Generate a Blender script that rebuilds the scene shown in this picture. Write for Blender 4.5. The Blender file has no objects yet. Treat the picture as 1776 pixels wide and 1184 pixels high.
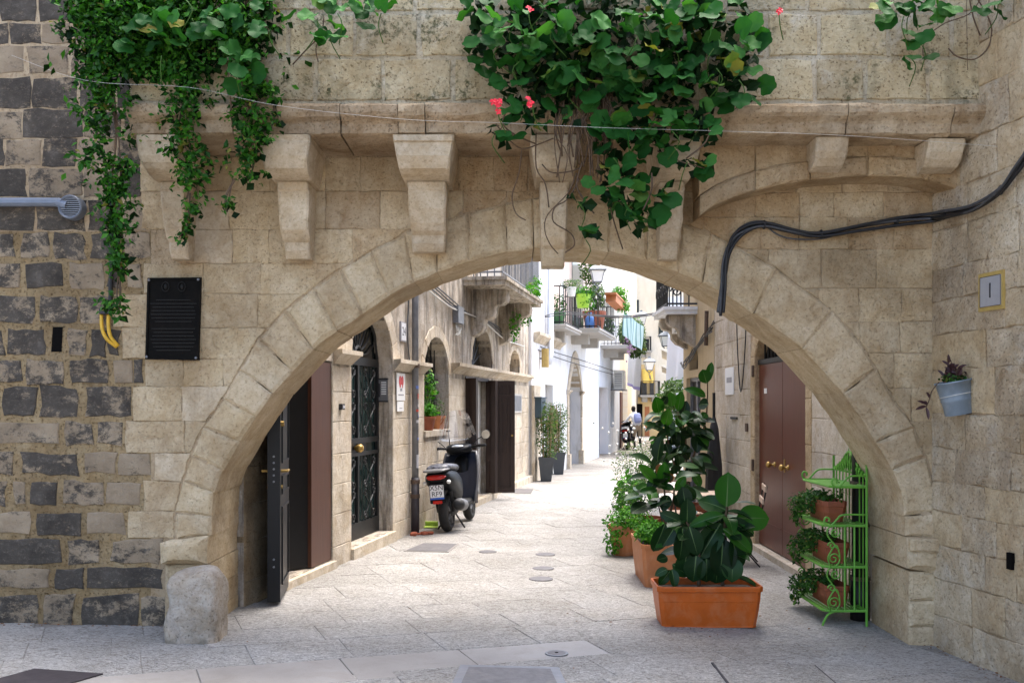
import bpy, bmesh, math, random
from mathutils import Vector, Matrix, noise
random.seed(7)
R = math.radians
scene = bpy.context.scene
col = scene.collection

# ------------------------------------------------------------------ camera, sky, sun, exposure
F, CX, HY, CAMZ = 1700.0, 888.0, 700.0, 1.6          # focal length in photo pixels, principal column, eye level row, eye height
cam = bpy.data.cameras.new('camera')
cam.sensor_width = 36.0
cam.lens = 36.0 * F / 1776.0
cam.shift_y = (HY - 592.0) / 1776.0
cam.clip_start, cam.clip_end = 0.05, 2000.0
camo = bpy.data.objects.new('camera', cam)
camo.location = (0, 0, CAMZ)
camo.rotation_euler = (R(90), 0, 0)
col.objects.link(camo)
scene.camera = camo

SUN_EL, SUN_AZ = 71.0, 42.0                            # azimuth measured from +Y towards +X
world = bpy.data.worlds.new('World')
scene.world = world
world.use_nodes = True
wn = world.node_tree
wn.nodes.clear()
sky = wn.nodes.new('ShaderNodeTexSky')
sky.sky_type = 'NISHITA'
sky.sun_disc = False
sky.sun_elevation = R(SUN_EL)
sky.sun_rotation = R(SUN_AZ)
sky.air_density, sky.dust_density, sky.ozone_density = 0.95, 4.5, 1.0
bg = wn.nodes.new('ShaderNodeBackground')
bg.inputs['Strength'].default_value = 0.15
wo = wn.nodes.new('ShaderNodeOutputWorld')
wn.links.new(sky.outputs[0], bg.inputs[0])
wn.links.new(bg.outputs[0], wo.inputs[0])

sl = bpy.data.lights.new('sun', 'SUN')
sl.energy = 1.4
sl.angle = R(42)
sl.color = (1.0, 0.985, 0.965)
so = bpy.data.objects.new('sun', sl)
sd = Vector((math.sin(R(SUN_AZ)) * math.cos(R(SUN_EL)), math.cos(R(SUN_AZ)) * math.cos(R(SUN_EL)), math.sin(R(SUN_EL))))
so.rotation_euler = sd.to_track_quat('Z', 'Y').to_euler()
so.location = (0, 20, 30)
col.objects.link(so)

vs = scene.view_settings
vs.view_transform = 'Standard'
vs.look = 'None'
vs.gamma = 1.0
vs.use_curve_mapping = False
vs.exposure = 2.12

# ------------------------------------------------------------------ helpers
def at(px, py, Y):
    """photo pixel + distance from the lens plane -> point in the place"""
    return Vector(((px - CX) * Y / F, Y, CAMZ + (HY - py) * Y / F))

def gz(x):
    """the street falls gently to the right"""
    return -0.06 - 0.0245 * max(-3.5, min(3.5, x))

def rnd(a, b): return random.uniform(a, b)

ROOTM = {}
def tag(o, label=None, cat=None, group=None, kind=None):
    if label: o['label'] = label
    if cat: o['category'] = cat
    if group: o['group'] = group
    if kind: o['kind'] = kind
    return o

def empty(name, loc, label=None, cat=None, group=None, rz=0.0, kind=None, rot=None):
    o = bpy.data.objects.new(name, None)
    o.empty_display_size = 0.1
    o.location = loc
    o.rotation_euler = rot if rot else (0, 0, rz)
    col.objects.link(o)
    o['rootm'] = 1
    ROOTM[o] = Matrix.Translation(Vector(loc)) @ o.rotation_euler.to_matrix().to_4x4()
    del o['rootm']
    tag(o, label, cat, group, kind)
    return o

def root_of(o):
    while o.parent is not None: o = o.parent
    return o

class MB:
    """collects vertices and faces, links them as ONE mesh object"""
    def __init__(s): s.v, s.f, s.m, s.cur = [], [], [], 0
    def add(s, vs, fs):
        b = len(s.v)
        s.v.extend(Vector(p) for p in vs)
        for f in fs:
            s.f.append([b + i for i in f]); s.m.append(s.cur)
        return s
    def mat(s, i): s.cur = i; return s
    def box(s, p0, p1, M=None):
        x0, y0, z0 = p0; x1, y1, z1 = p1
        vs = [(x0,y0,z0),(x1,y0,z0),(x1,y1,z0),(x0,y1,z0),(x0,y0,z1),(x1,y0,z1),(x1,y1,z1),(x0,y1,z1)]
        if M: vs = [M @ Vector(p) for p in vs]
        return s.add(vs, [(0,3,2,1),(4,5,6,7),(0,1,5,4),(1,2,6,5),(2,3,7,6),(3,0,4,7)])
    def cbox(s, p0, p1, b=0.01, M=None):
        """box with chamfered edges"""
        lo = [min(p0[i], p1[i]) for i in range(3)]; hi = [max(p0[i], p1[i]) for i in range(3)]
        b = min(b, *[(hi[i]-lo[i])*0.45 for i in range(3)])
        vs, idx = [], {}
        for cx in (0,1):
            for cy in (0,1):
                for cz in (0,1):
                    c = (cx,cy,cz)
                    for ax in range(3):
                        p = [0,0,0]
                        for k in range(3):
                            e = hi[k] if c[k] else lo[k]
                            p[k] = e if k == ax else (e - b if c[k] else e + b)
                        idx[(c,ax)] = len(vs); vs.append(Vector(p))
        fs = []
        for ax in range(3):
            o1, o2 = (ax+1)%3, (ax+2)%3
            for side in (0,1):
                q = []
                for a,bb in ((0,0),(1,0),(1,1),(0,1)):
                    c=[0,0,0]; c[ax]=side; c[o1]=a; c[o2]=bb
                    q.append(idx[(tuple(c),ax)])
                fs.append(q if side else q[::-1])
        for ax in range(3):
            o1, o2 = (ax+1)%3, (ax+2)%3
            for a in (0,1):
                for bb in (0,1):
                    c0=[0,0,0]; c0[o1]=a; c0[o2]=bb; c1=c0[:]; c1[ax]=1
                    c0,c1=tuple(c0),tuple(c1)
                    q=[idx[(c0,o1)],idx[(c1,o1)],idx[(c1,o2)],idx[(c0,o2)]]
                    fs.append(q[::-1] if (a==bb) else q)
        for cx in (0,1):
            for cy in (0,1):
                for cz in (0,1):
                    c=(cx,cy,cz); q=[idx[(c,0)],idx[(c,1)],idx[(c,2)]]
                    fs.append(q if (cx+cy+cz)%2 else q[::-1])
        if M: vs = [M @ p for p in vs]
        return s.add(vs, fs)
    def tube(s, pts, r, n=8, cap=True):
        pts = [Vector(p) for p in pts]
        rs = r if isinstance(r, (list, tuple)) else [r]*len(pts)
        vs, fs = [], []
        prev = None
        for i, p in enumerate(pts):
            t = (pts[min(i+1,len(pts)-1)] - pts[max(i-1,0)])
            t = t.normalized() if t.length > 1e-9 else Vector((0,0,1))
            if prev is None:
                a = Vector((0,0,1)) if abs(t.z) < .9 else Vector((1,0,0))
                u = t.cross(a).normalized()
            else:
                u = (prev - t*prev.dot(t))
                u = u.normalized() if u.length > 1e-6 else t.orthogonal().normalized()
            prev = u
            w = t.cross(u)
            for k in range(n):
                a = 2*math.pi*k/n
                vs.append(p + (u*math.cos(a) + w*math.sin(a))*rs[i])
        for i in range(len(pts)-1):
            for k in range(n):
                k2=(k+1)%n
                fs.append((i*n+k, i*n+k2, (i+1)*n+k2, (i+1)*n+k))
        if cap:
            fs.append(tuple(range(n))[::-1]); fs.append(tuple((len(pts)-1)*n+k for k in range(n)))
        return s.add(vs, fs)
    def lathe(s, prof, n=20, M=None, close=False):
        """prof: (radius, z) from bottom to top, about local z"""
        vs, fs = [], []
        for (r,z) in prof:
            for k in range(n):
                a=2*math.pi*k/n; vs.append(Vector((r*math.cos(a), r*math.sin(a), z)))
        m=len(prof)
        for i in range(m-1):
            for k in range(n):
                k2=(k+1)%n; fs.append((i*n+k,i*n+k2,(i+1)*n+k2,(i+1)*n+k))
        if close:
            for k in range(n): 
                k2=(k+1)%n; fs.append(((m-1)*n+k,(m-1)*n+k2,k2,k))
        else:
            fs.append(tuple(range(n))[::-1]); fs.append(tuple((m-1)*n+k for k in range(n)))
        if M: vs=[M@p for p in vs]
        return s.add(vs, fs)
    def prism(s, poly, d0, d1, frame):
        """polygon (u,v) in a frame, from normal offset d0 (back) to d1 (front)"""
        O,U,V,N = frame
        a=sum(poly[i][0]*poly[(i+1)%len(poly)][1]-poly[(i+1)%len(poly)][0]*poly[i][1] for i in range(len(poly)))
        if a<0: poly=poly[::-1]
        n=len(poly)
        vs=[O+U*u+V*v+N*d0 for u,v in poly]+[O+U*u+V*v+N*d1 for u,v in poly]
        fs=[tuple(range(n))[::-1], tuple(range(n,2*n))]
        for i in range(n):
            j=(i+1)%n; fs.append((i,j,n+j,n+i))
        return s.add(vs,fs)
    def sphere(s, c, r, n=10, m=7, sc=(1,1,1), M=None):
        vs=[]; fs=[]; c=Vector(c)
        for i in range(m+1):
            th=math.pi*i/m
            for k in range(n):
                a=2*math.pi*k/n
                p=Vector((r*sc[0]*math.sin(th)*math.cos(a), r*sc[1]*math.sin(th)*math.sin(a), -r*sc[2]*math.cos(th)))
                vs.append((M@p if M else p)+c)
        for i in range(m):
            for k in range(n):
                k2=(k+1)%n; fs.append((i*n+k,i*n+k2,(i+1)*n+k2,(i+1)*n+k))
        return s.add(vs,fs)
    def quad(s,a,b,c,d): return s.add([a,b,c,d],[(0,1,2,3)])
    def grid(s, fn, nu, nv):
        vs=[fn(i/nu,j/nv) for j in range(nv+1) for i in range(nu+1)]
        fs=[(j*(nu+1)+i,j*(nu+1)+i+1,(j+1)*(nu+1)+i+1,(j+1)*(nu+1)+i) for j in range(nv) for i in range(nu)]
        return s.add(vs,fs)
    def build(s, name, mats, parent=None, smooth=False, local=False, kind=None, recalc=False):
        me = bpy.data.meshes.new(name)
        vs = s.v
        if parent is not None and not local:
            inv = ROOTM[root_of(parent)].inverted()
            vs = [inv @ p for p in vs]
        me.from_pydata([tuple(p) for p in vs], [], s.f)
        if not isinstance(mats,(list,tuple)): mats=[mats]
        for m in mats: me.materials.append(M_[m] if isinstance(m,str) else m)
        if len(mats)>1:
            me.polygons.foreach_set('material_index', s.m)
        if recalc:
            bm=bmesh.new(); bm.from_mesh(me); bmesh.ops.recalc_face_normals(bm, faces=bm.faces); bm.to_mesh(me); bm.free()
        if smooth: me.polygons.foreach_set('use_smooth',[True]*len(me.polygons))
        me.update()
        o = bpy.data.objects.new(name, me)
        col.objects.link(o)
        if parent is not None: o.parent = parent
        if kind: o['kind']=kind
        return o

def smooth_path(pts, k=4):
    """Catmull-Rom through the points"""
    P=[Vector(p) for p in pts]; out=[]
    for i in range(len(P)-1):
        p0=P[max(i-1,0)];p1=P[i];p2=P[i+1];p3=P[min(i+2,len(P)-1)]
        for j in range(k):
            t=j/k
            out.append(0.5*((2*p1)+(-p0+p2)*t+(2*p0-5*p1+4*p2-p3)*t*t+(-p0+3*p1-3*p2+p3)*t**3))
    out.append(P[-1]); return out

def text_mesh(body, size, M, name, mat, parent, depth=0.002):
    cu=bpy.data.curves.new(name,'FONT'); cu.body=body; cu.size=size; cu.align_x='CENTER'; cu.align_y='CENTER'; cu.extrude=depth
    o=bpy.data.objects.new(name,cu); col.objects.link(o)
    dg=bpy.context.evaluated_depsgraph_get(); dg.update()
    me=bpy.data.meshes.new_from_object(o.evaluated_get(dg))
    bpy.data.objects.remove(o); bpy.data.curves.remove(cu)
    inv=ROOTM[root_of(parent)].inverted()
    me.transform(inv@M)
    me.materials.clear(); me.materials.append(M_[mat])
    ob=bpy.data.objects.new(name,me); col.objects.link(ob); ob.parent=parent
    return ob

# ------------------------------------------------------------------ materials
M_ = {}
class NT:
    def __init__(s, name):
        s.mat=bpy.data.materials.new(name); s.mat.use_nodes=True
        s.t=s.mat.node_tree; s.t.nodes.clear()
        s.out=s.t.nodes.new('ShaderNodeOutputMaterial')
        s.b=s.t.nodes.new('ShaderNodeBsdfPrincipled')
        s.t.links.new(s.b.outputs[0], s.out.inputs[0])
        s._pos=None
        M_[name]=s.mat
    def n(s,t): return s.t.nodes.new(t)
    def l(s,a,b):
        if hasattr(a,'links'): s.t.links.new(a,b)
        elif isinstance(a,(tuple,list)) and len(a)==3 and b.type=='RGBA': b.default_value=(*a,1)
        else: b.default_value=a
    def pos(s, scale=(1,1,1), obj=False):
        m=s.n('ShaderNodeMapping'); m.inputs['Scale'].default_value=scale
        if obj: src=s.n('ShaderNodeTexCoord').outputs['Object']
        else: src=s.n('ShaderNodeNewGeometry').outputs['Position']
        s.l(src,m.inputs[0]); return m.outputs[0]
    def noise(s,scale,detail=4,rough=.55,vec=None,dist=0.0):
        n=s.n('ShaderNodeTexNoise'); n.inputs['Scale'].default_value=scale; n.inputs['Detail'].default_value=detail
        n.inputs['Roughness'].default_value=rough; n.inputs['Distortion'].default_value=dist
        s.l(vec if vec is not None else s.pos(), n.inputs['Vector']); return n.outputs[0]
    def voro(s,scale,vec=None,feat='F1',out='Distance',rand=1.0):
        n=s.n('ShaderNodeTexVoronoi'); n.feature=feat; n.inputs['Scale'].default_value=scale; n.inputs['Randomness'].default_value=rand
        s.l(vec if vec is not None else s.pos(), n.inputs['Vector']); return n.outputs[out]
    def ramp(s,fac,stops,interp='LINEAR'):
        n=s.n('ShaderNodeValToRGB'); n.color_ramp.interpolation=interp
        e=n.color_ramp.elements
        while len(e)<len(stops): e.new(.5)
        for i,(p,c) in enumerate(stops):
            e[i].position=p; e[i].color=(*c,1) if isinstance(c,(tuple,list)) else (c,c,c,1)
        s.l(fac,n.inputs[0]); return n.outputs[0]
    def mix(s,fac,a,b,blend='MIX'):
        n=s.n('ShaderNodeMix'); n.data_type='RGBA'; n.blend_type=blend
        s.l(fac,n.inputs[0]); s.l(a,n.inputs[6]); s.l(b,n.inputs[7]); return n.outputs[2]
    def math(s,op,a,b=0.0):
        n=s.n('ShaderNodeMath'); n.operation=op; s.l(a,n.inputs[0]); s.l(b,n.inputs[1]); return n.outputs[0]
    def rand(s): return s.n('ShaderNodeObjectInfo').outputs['Random']
    def island(s): return s.n('ShaderNodeNewGeometry').outputs['Random Per Island']
    def bump(s,h,strength=.5,dist=.01,norm=None):
        n=s.n('ShaderNodeBump'); n.inputs['Strength'].default_value=strength; n.inputs['Distance'].default_value=dist
        s.l(h,n.inputs['Height'])
        if norm is not None: s.l(norm,n.inputs['Normal'])
        return n.outputs[0]
    def set(s,color=None,rough=None,metal=None,normal=None,spec=None,**k):
        I=s.b.inputs
        if color is not None: s.l(color,I['Base Color'])
        if rough is not None: s.l(rough,I['Roughness'])
        if metal is not None: s.l(metal,I['Metallic'])
        if normal is not None: s.l(normal,I['Normal'])
        if spec is not None: s.l(spec,I['Specular IOR Level'])
        for kk,v in k.items(): s.l(v,I[kk.replace('_',' ')])
        return s.mat

def stone_mat(name, c1, c2, c3, pit=.5, stain=(.16,.11,.06), stain_amt=.5, var=.25, tooth=1.0, moss=0.0, white=0.0, streak=0.0, yel=True):
    def ds(c):
        L=.3*c[0]+.59*c[1]+.11*c[2]; return (c[0]*1.05,c[1]*1.03,c[2]*(.97 if yel else 1.0))
    c1,c2,c3=ds(c1),ds(c2),ds(c3)
    m=NT(name)
    big=m.noise(1.1,6,.6)
    mid=m.noise(5.5,6,.62,dist=.4)
    fine=m.noise(38,5,.7)
    c=m.ramp(big,[(.33,tuple(x*.86 for x in c1)),(.5,c2),(.68,c3)])
    c=m.mix(m.ramp(mid,[(.36,0.0),(.64,.75)]),c,m.mix(1.0,c,(.77,.69,.57),'MULTIPLY'))
    # each block a little lighter, darker, warmer
    r=m.rand()
    lo=1-var; hi=1+var*.55
    c=m.mix(1.0,c,m.ramp(r,[(0,(lo,lo*.985,lo*.96)),(.35,(1,.98,.95)),(.7,(hi*.97,hi*.95,hi*.9)),(1,(hi,hi,hi*.985))]),'MULTIPLY')
    st=m.noise(2.3,7,.65,vec=m.pos((1.3,1.3,.55)),dist=.8)
    c=m.mix(m.ramp(st,[(.49,0.0),(.68,min(1,stain_amt*1.25))]),c,m.mix(.65,c,stain))
    gp=m.noise(1.7,6,.68,vec=m.pos((1.2,1.2,.8)),dist=.5)
    c=m.mix(m.ramp(gp,[(.54,0.0),(.70,.6)]),c,m.mix(1.0,c,(.66,.64,.62),'MULTIPLY'))
    if white: 
        w=m.noise(2.9,6,.7,dist=.5)
        c=m.mix(m.ramp(w,[(.55,0.0),(.68,white)]),c,(.62,.58,.50))
    if streak:
        sk=m.noise(2.0,7,.7,vec=m.pos((5.5,2.2,.42)),dist=.5)
        c=m.mix(m.ramp(sk,[(.47,0.0),(.62,streak)]),c,(.115,.098,.082))
    if moss:
        ms=m.math('MULTIPLY',m.ramp(m.noise(3.0,5,.7),[(.54,0.0),(.64,1.0)]),m.ramp(m.noise(24,4,.7),[(.45,0.0),(.6,moss)]))
        c=m.mix(ms,c,(.055,.06,.022))
    # small dark pits of weathered limestone
    pv=m.noise(62,3,.6,dist=.3)
    pm=m.ramp(pv,[(.30,pit*1.3),(.43,0.0)])
    c=m.mix(pm,c,m.mix(1.0,c,(.30,.25,.19),'MULTIPLY'))
    c=m.mix(m.ramp(fine,[(.34,.4),(.58,0.0)]),c,m.mix(1.0,c,(.66,.61,.53),'MULTIPLY'))
    gr=m.noise(15,6,.72,dist=.9)
    c=m.mix(m.ramp(gr,[(.50,0.0),(.70,.45)]),c,m.mix(1.0,c,(.68,.59,.46),'MULTIPLY'))
    ch=m.ramp(m.noise(8.5,4,.55,dist=.8),[(.29,1.0),(.37,0.0)])
    c=m.mix(m.math('MULTIPLY',ch,.55*pit+.15),c,m.mix(1.0,c,(.55,.45,.34),'MULTIPLY'))
    h1=m.bump(m.math('SUBTRACT',mid,m.math('MULTIPLY',ch,.5)),.45*tooth,.03)
    h2=m.bump(gr,.75*tooth,.022,h1)
    h3=m.bump(m.ramp(pv,[(.28,0.0),(.45,1.0)]),.5*tooth,.010,h2)
    return m.set(c,.9,normal=h3,spec=.25)

stone_mat('ashlar',(.46,.365,.245),(.56,.465,.335),(.63,.54,.41),pit=.4,stain=(.30,.20,.11),stain_amt=.5,var=.13)
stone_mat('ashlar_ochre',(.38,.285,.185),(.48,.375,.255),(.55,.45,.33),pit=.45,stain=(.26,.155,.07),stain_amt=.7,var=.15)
stone_mat('voussoir',(.50,.405,.285),(.585,.49,.36),(.645,.555,.425),pit=.35,stain=(.34,.24,.14),stain_amt=.45,var=.08,tooth=.9)
stone_mat('corbel_stone',(.50,.425,.335),(.59,.51,.41),(.65,.575,.475),pit=.3,stain=(.30,.215,.13),stain_amt=.5,var=.1,tooth=.65)
stone_mat('ledge_stone',(.40,.31,.22),(.50,.405,.30),(.57,.485,.375),pit=.5,stain=(.20,.12,.055),stain_amt=.8,var=.14,tooth=1.1)
stone_mat('parapet_stone',(.42,.36,.25),(.53,.465,.335),(.61,.545,.41),pit=.7,stain=(.17,.15,.085),stain_amt=.65,var=.14,moss=.85,white=.55)
stone_mat('grey_ashlar',(.47,.39,.295),(.56,.48,.375),(.63,.555,.45),pit=.5,stain=(.24,.17,.11),stain_amt=.45,var=.13,tooth=1.25,white=.35)
stone_mat('alley_stone',(.54,.495,.43),(.62,.58,.52),(.68,.65,.595),pit=.3,stain=(.38,.33,.27),stain_amt=.4,var=.1,tooth=.8,yel=False)
stone_mat('facade_weathered',(.44,.41,.37),(.58,.55,.51),(.68,.655,.615),pit=.3,stain=(.15,.115,.08),stain_amt=.7,var=.05,white=.85,streak=.8,yel=False)
stone_mat('dark_shaded_jamb',(.20,.155,.105),(.27,.215,.15),(.33,.27,.195),pit=.6,stain=(.10,.075,.05),stain_amt=.8,var=.12)  # dark brown stone, its colour lowered further for the shadow behind the arch
stone_mat('mortar_beige',(.40,.315,.225),(.48,.39,.285),(.54,.45,.345),pit=.5,stain=(.22,.14,.07),stain_amt=.5,var=0)
stone_mat('mortar_ochre',(.30,.225,.135),(.37,.285,.175),(.43,.34,.22),pit=.7,stain=(.20,.14,.08),stain_amt=.45,var=0,tooth=1.3)
stone_mat('mortar_plaster',(.47,.425,.34),(.55,.505,.415),(.60,.56,.475),pit=.6,stain=(.22,.19,.12),stain_amt=.6,var=0,moss=.5)
stone_mat('bollard_stone',(.29,.26,.225),(.41,.375,.335),(.53,.505,.47),pit=.5,stain=(.12,.10,.085),stain_amt=.8,var=.1,yel=False)

def dark_stone():
    m=NT('dark_stone')
    r=m.rand()
    base=m.ramp(m.noise(3.5,6,.65),[(.3,(.19,.14,.09)),(.5,(.285,.215,.14)),(.7,(.37,.29,.195))])
    dark=m.ramp(m.noise(7,5,.6),[(.3,(.026,.022,.0185)),(.6,(.058,.050,.042)),(.8,(.11,.098,.085))])
    patch=m.noise(6.0,10,.84,vec=m.pos((1,1,1.35)),dist=.25)
    thr=m.math('ADD',patch,m.math('MULTIPLY',m.math('SUBTRACT',r,.45),.24))
    f=m.ramp(thr,[(.455,0.0),(.53,.93)])
    c=m.mix(f,base,dark)
    sp=m.noise(30,7,.85,vec=m.pos((1,1,1.3)),dist=.2)
    c=m.mix(m.ramp(sp,[(.53,0.0),(.68,.5)]),c,(.28,.235,.185))
    c=m.mix(m.ramp(sp,[(.3,.6),(.42,0.0)]),c,(.05,.042,.036))
    n1=m.bump(m.noise(8,7,.7),.6,.035); n2=m.bump(m.noise(34,6,.75),.6,.014,n1)
    m.set(c,.85,normal=n2,spec=.3)
dark_stone()

def paving(name, c1,c2,c3, pit, rough=.55, flat=False):
    m=NT(name)
    c=m.ramp(m.noise(1.4,5,.6),[(.3,c1),(.5,c2),(.7,c3)])
    r=m.rand()
    c=m.mix(1.0,c,m.ramp(r,[(0,(.88,.865,.84)),(.5,(.96,.95,.935)),(1,(1.05,1.035,1.01))]),'MULTIPLY')
    st=m.ramp(m.noise(3.4,7,.7,dist=.7),[(.5,0.0),(.72,.5)])
    c=m.mix(st,c,m.mix(1.0,c,(.66,.60,.52),'MULTIPLY'))
    if not flat:
        v=m.noise(25,6,.70,vec=m.pos((1.0,1.9,1)),dist=1.8)
        c=m.mix(m.ramp(v,[(.40,.95*pit),(.53,0.0)]),c,m.mix(1.0,c,(.44,.42,.40),'MULTIPLY'))
        h=m.bump(m.ramp(v,[(.32,0.0),(.60,1.0)]),.85,.016)
        h=m.bump(m.noise(7,5,.65),.35,.012,h)
        rg=m.ramp(v,[(.36,.85),(.56,rough)])
    else:
        v=m.noise(120,3,.6)
        c=m.mix(m.ramp(v,[(.3,.3),(.5,0.0)]),c,m.mix(1.0,c,(.6,.58,.56),'MULTIPLY'))
        h=m.bump(v,.25,.003); rg=rough
    m.set(c,rg,normal=h,spec=.45)
paving('paving_pitted',(.44,.42,.39),(.53,.515,.49),(.60,.59,.57),1.0,.42)
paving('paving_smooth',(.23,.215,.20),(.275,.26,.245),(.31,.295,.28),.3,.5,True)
paving('paving_joint',(.34,.32,.29),(.42,.40,.37),(.49,.47,.44),.8,.8)

def plaster(name, c1,c2,dirt=(.35,.31,.26),amt=.5,bump=.3):
    m=NT(name)
    c=m.mix(m.ramp(m.noise(1.5,5,.6),[(.35,0.0),(.7,1.0)]),c1,c2)
    s=m.noise(2.2,7,.7,vec=m.pos((2.2,2.2,.5)),dist=.6)
    c=m.mix(m.ramp(s,[(.5,0.0),(.75,amt)]),c,dirt)
    h=m.bump(m.noise(14,6,.65),bump,.012)
    m.set(c,.85,normal=h,spec=.25)
plaster('plaster_white',(.72,.73,.75),(.80,.80,.80),(.40,.375,.34),.7)
plaster('plaster_cream',(.74,.66,.52),(.80,.74,.62),(.5,.42,.3),.35)
plaster('plaster_yellow',(.66,.47,.22),(.72,.55,.30),(.45,.32,.16),.4)
plaster('plaster_pink',(.72,.56,.50),(.76,.64,.58),(.5,.4,.35),.3)
plaster('plaster_peach',(.76,.52,.33),(.78,.57,.38),(.55,.38,.24),.2)
plaster('plaster_bluewhite',(.66,.70,.77),(.76,.78,.82),(.42,.42,.42),.6)
plaster('plaster_grey',(.40,.385,.36),(.47,.45,.42),(.28,.25,.22),.5)
plaster('plaster_ochre',(.42,.32,.19),(.50,.40,.26),(.28,.2,.11),.5)

def simple(name,color,rough=.5,metal=0.0,var=0.0,scale=20,bump=0.0,spec=.5,dirt=None,amt=.4,bscale=None,**k):
    m=NT(name); c=color
    if var:
        n=m.noise(scale,5,.6,vec=m.pos(obj=True))
        c=m.mix(m.ramp(n,[(.3,0.0),(.7,1.0)]),tuple(x*(1-var) for x in color),tuple(min(1,x*(1+var)) for x in color))
    if dirt:
        n=m.noise(6,7,.7,vec=m.pos(obj=True),dist=.5)
        c=m.mix(m.ramp(n,[(.5,0.0),(.68,amt)]),c,dirt)
    nn=None
    if bump: nn=m.bump(m.noise(bscale or scale*2,5,.65,vec=m.pos(obj=True)),bump,.006)
    m.set(c,rough,metal,nn,spec,**k)
simple('black_iron',(.008,.0085,.009),.5,.1,.3,30,.2)
simple('black_paint',(.005,.005,.006),.38,0,.2,15,spec=.3)
simple('void_dark',(.004,.0035,.003),.95,spec=.1)  # near-black: the unlit depth of rooms, doorways and holes put into colour
simple('bronze_plaque',(.004,.0033,.0026),.6,.0,.5,9,.25,spec=.08,dirt=(.012,.008,.006))
simple('bronze_worn',(.009,.0075,.006),.45,.0,.4,14,spec=.2)
simple('cast_iron',(.12,.115,.118),.55,.35,.25,18,.35,dirt=(.22,.2,.18))
simple('cast_iron_dark',(.03,.025,.03),.6,.1,.3,14,.35,dirt=(.06,.052,.05))
simple('steel_frame',(.19,.195,.21),.5,.5,.15,14,.2,dirt=(.3,.28,.25))
simple('zinc_paint',(.16,.185,.23),.42,.1,.15,12,.1,dirt=(.22,.22,.22))
simple('downpipe_grey',(.16,.165,.175),.5,.1,.25,10,.15,dirt=(.28,.25,.22))
simple('downpipe_dark',(.013,.012,.0115),.5,.1,.25,10,.15)
simple('rust_iron',(.10,.065,.045),.75,.2,.4,16,.3)
simple('cable_black',(.010,.010,.0115),.5,0,.3,30,.1)
simple('cable_grey',(.055,.056,.06),.55,0,.3,30)
simple('cable_white',(.55,.54,.5),.5)
simple('yellow_pvc',(.62,.36,.02),.4,0,.15,20)
simple('brass',(.42,.27,.08),.4,.7,.15,20)
simple('white_paint',(.74,.74,.71),.5,0,.06,8,.08,dirt=(.55,.52,.46),amt=.3)
simple('paper_white',(.78,.78,.77),.55)
simple('logo_red',(.55,.03,.03),.5)
simple('ink_black',(.02,.02,.025),.6)
simple('ink_grey',(.28,.28,.3),.6)
simple('tile_white',(.62,.62,.64),.35,0,.05,10)
simple('tile_stone',(.34,.33,.33),.4,0,.08,10,dirt=(.26,.24,.22))
simple('tile_yellow',(.42,.29,.085),.4,0,.12,18)
simple('terracotta_bright',(.47,.095,.010),.42,0,.10,9,.08,spec=.3,dirt=(.50,.21,.10),amt=.4)
simple('terracotta_peach',(.46,.165,.055),.6,0,.12,9,.1,dirt=(.5,.28,.17),amt=.45)
simple('terracotta_dark',(.25,.065,.025),.6,0,.15,12,.1)
simple('soil',(.028,.019,.013),.95,0,.5,40,.8)
simple('bucket_zinc',(.19,.235,.275),.45,.25,.15,10,.12,dirt=(.4,.44,.46),amt=.4)
simple('shelf_green',(.115,.33,.035),.45,.0,.12,14,.06)
simple('wood_pale',(.50,.38,.28),.6,0,.2,14,.15)
simple('glass_dark',(.012,.016,.016),.08,0,0,5,spec=.6)
simple('glass_teal',(.014,.036,.034),.15,0,.3,6,spec=.6)
simple('curtain_white',(.72,.70,.63),.8,0,.05,12)
simple('pot_anthracite',(.042,.05,.06),.5,0,.1,12,.05)
simple('letterbox_blue',(.03,.06,.085),.4)
simple('pot_green',(.35,.62,.05),.4)
simple('pot_dark_green',(.05,.16,.05),.5)
simple('bag_blue',(.05,.15,.42),.45)
simple('sticker_red',(.42,.05,.03),.5)
simple('sticker_white',(.42,.42,.44),.5)
simple('sticker_blue',(.12,.2,.5),.5)
simple('scooter_black',(.006,.007,.009),.4,0,.15,8,spec=.16)
simple('scooter_trim',(.009,.009,.010),.65,0,.2,14)
simple('scooter_navy',(.016,.022,.042),.4,0,.1,10)
simple('scooter_silver',(.13,.13,.135),.45,.2,.1,10)
simple('seat_cover',(.085,.09,.11),.4,0,.95,18,.3,spec=.3)
simple('rubber',(.011,.0105,.0105),.8,0,.25,20,.3)
simple('chrome',(.6,.6,.62),.15,1.0)
simple('tail_red',(.45,.015,.01),.2,0,0,5)
simple('lens_clear',(.62,.62,.6),.15,0,0,5)
simple('plate_white',(.72,.73,.74),.4)
simple('plate_blue',(.04,.12,.5),.4)
simple('mirror_glass',(.75,.78,.78),.05,1.0)
simple('dial_glass',(.55,.6,.66),.08,.2,.3,25)
simple('lamp_glass',(.80,.80,.78),.25,0,.03,5,spec=.5)
simple('lamp_metal',(.10,.12,.145),.45,.2)
simple('linen_white',(.80,.80,.82),.9,0,.03,4)
simple('linen_lilac',(.44,.40,.72),.9,0,.05,6)
simple('awning_mint',(.56,.72,.69),.8,0,.05,6)
simple('awning_stripe',(.16,.33,.32),.8)
simple('awning_yellow',(.72,.50,.10),.8,0,.1,6)
simple('skin',(.42,.25,.17),.55)
simple('hair_dark',(.006,.005,.0045),.6)
simple('shirt_white',(.74,.75,.78),.85,0,.03,10)
simple('shorts_beige',(.36,.29,.21),.85,0,.08,10)
simple('trouser_dark',(.035,.033,.035),.8)
simple('bag_periwinkle',(.33,.39,.72),.7,0,.1,10)
simple('red_petal',(.82,.02,.045),.5,0,.15,30)
simple('stem_brown',(.10,.06,.032),.75,0,.35,30,.3)
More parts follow.
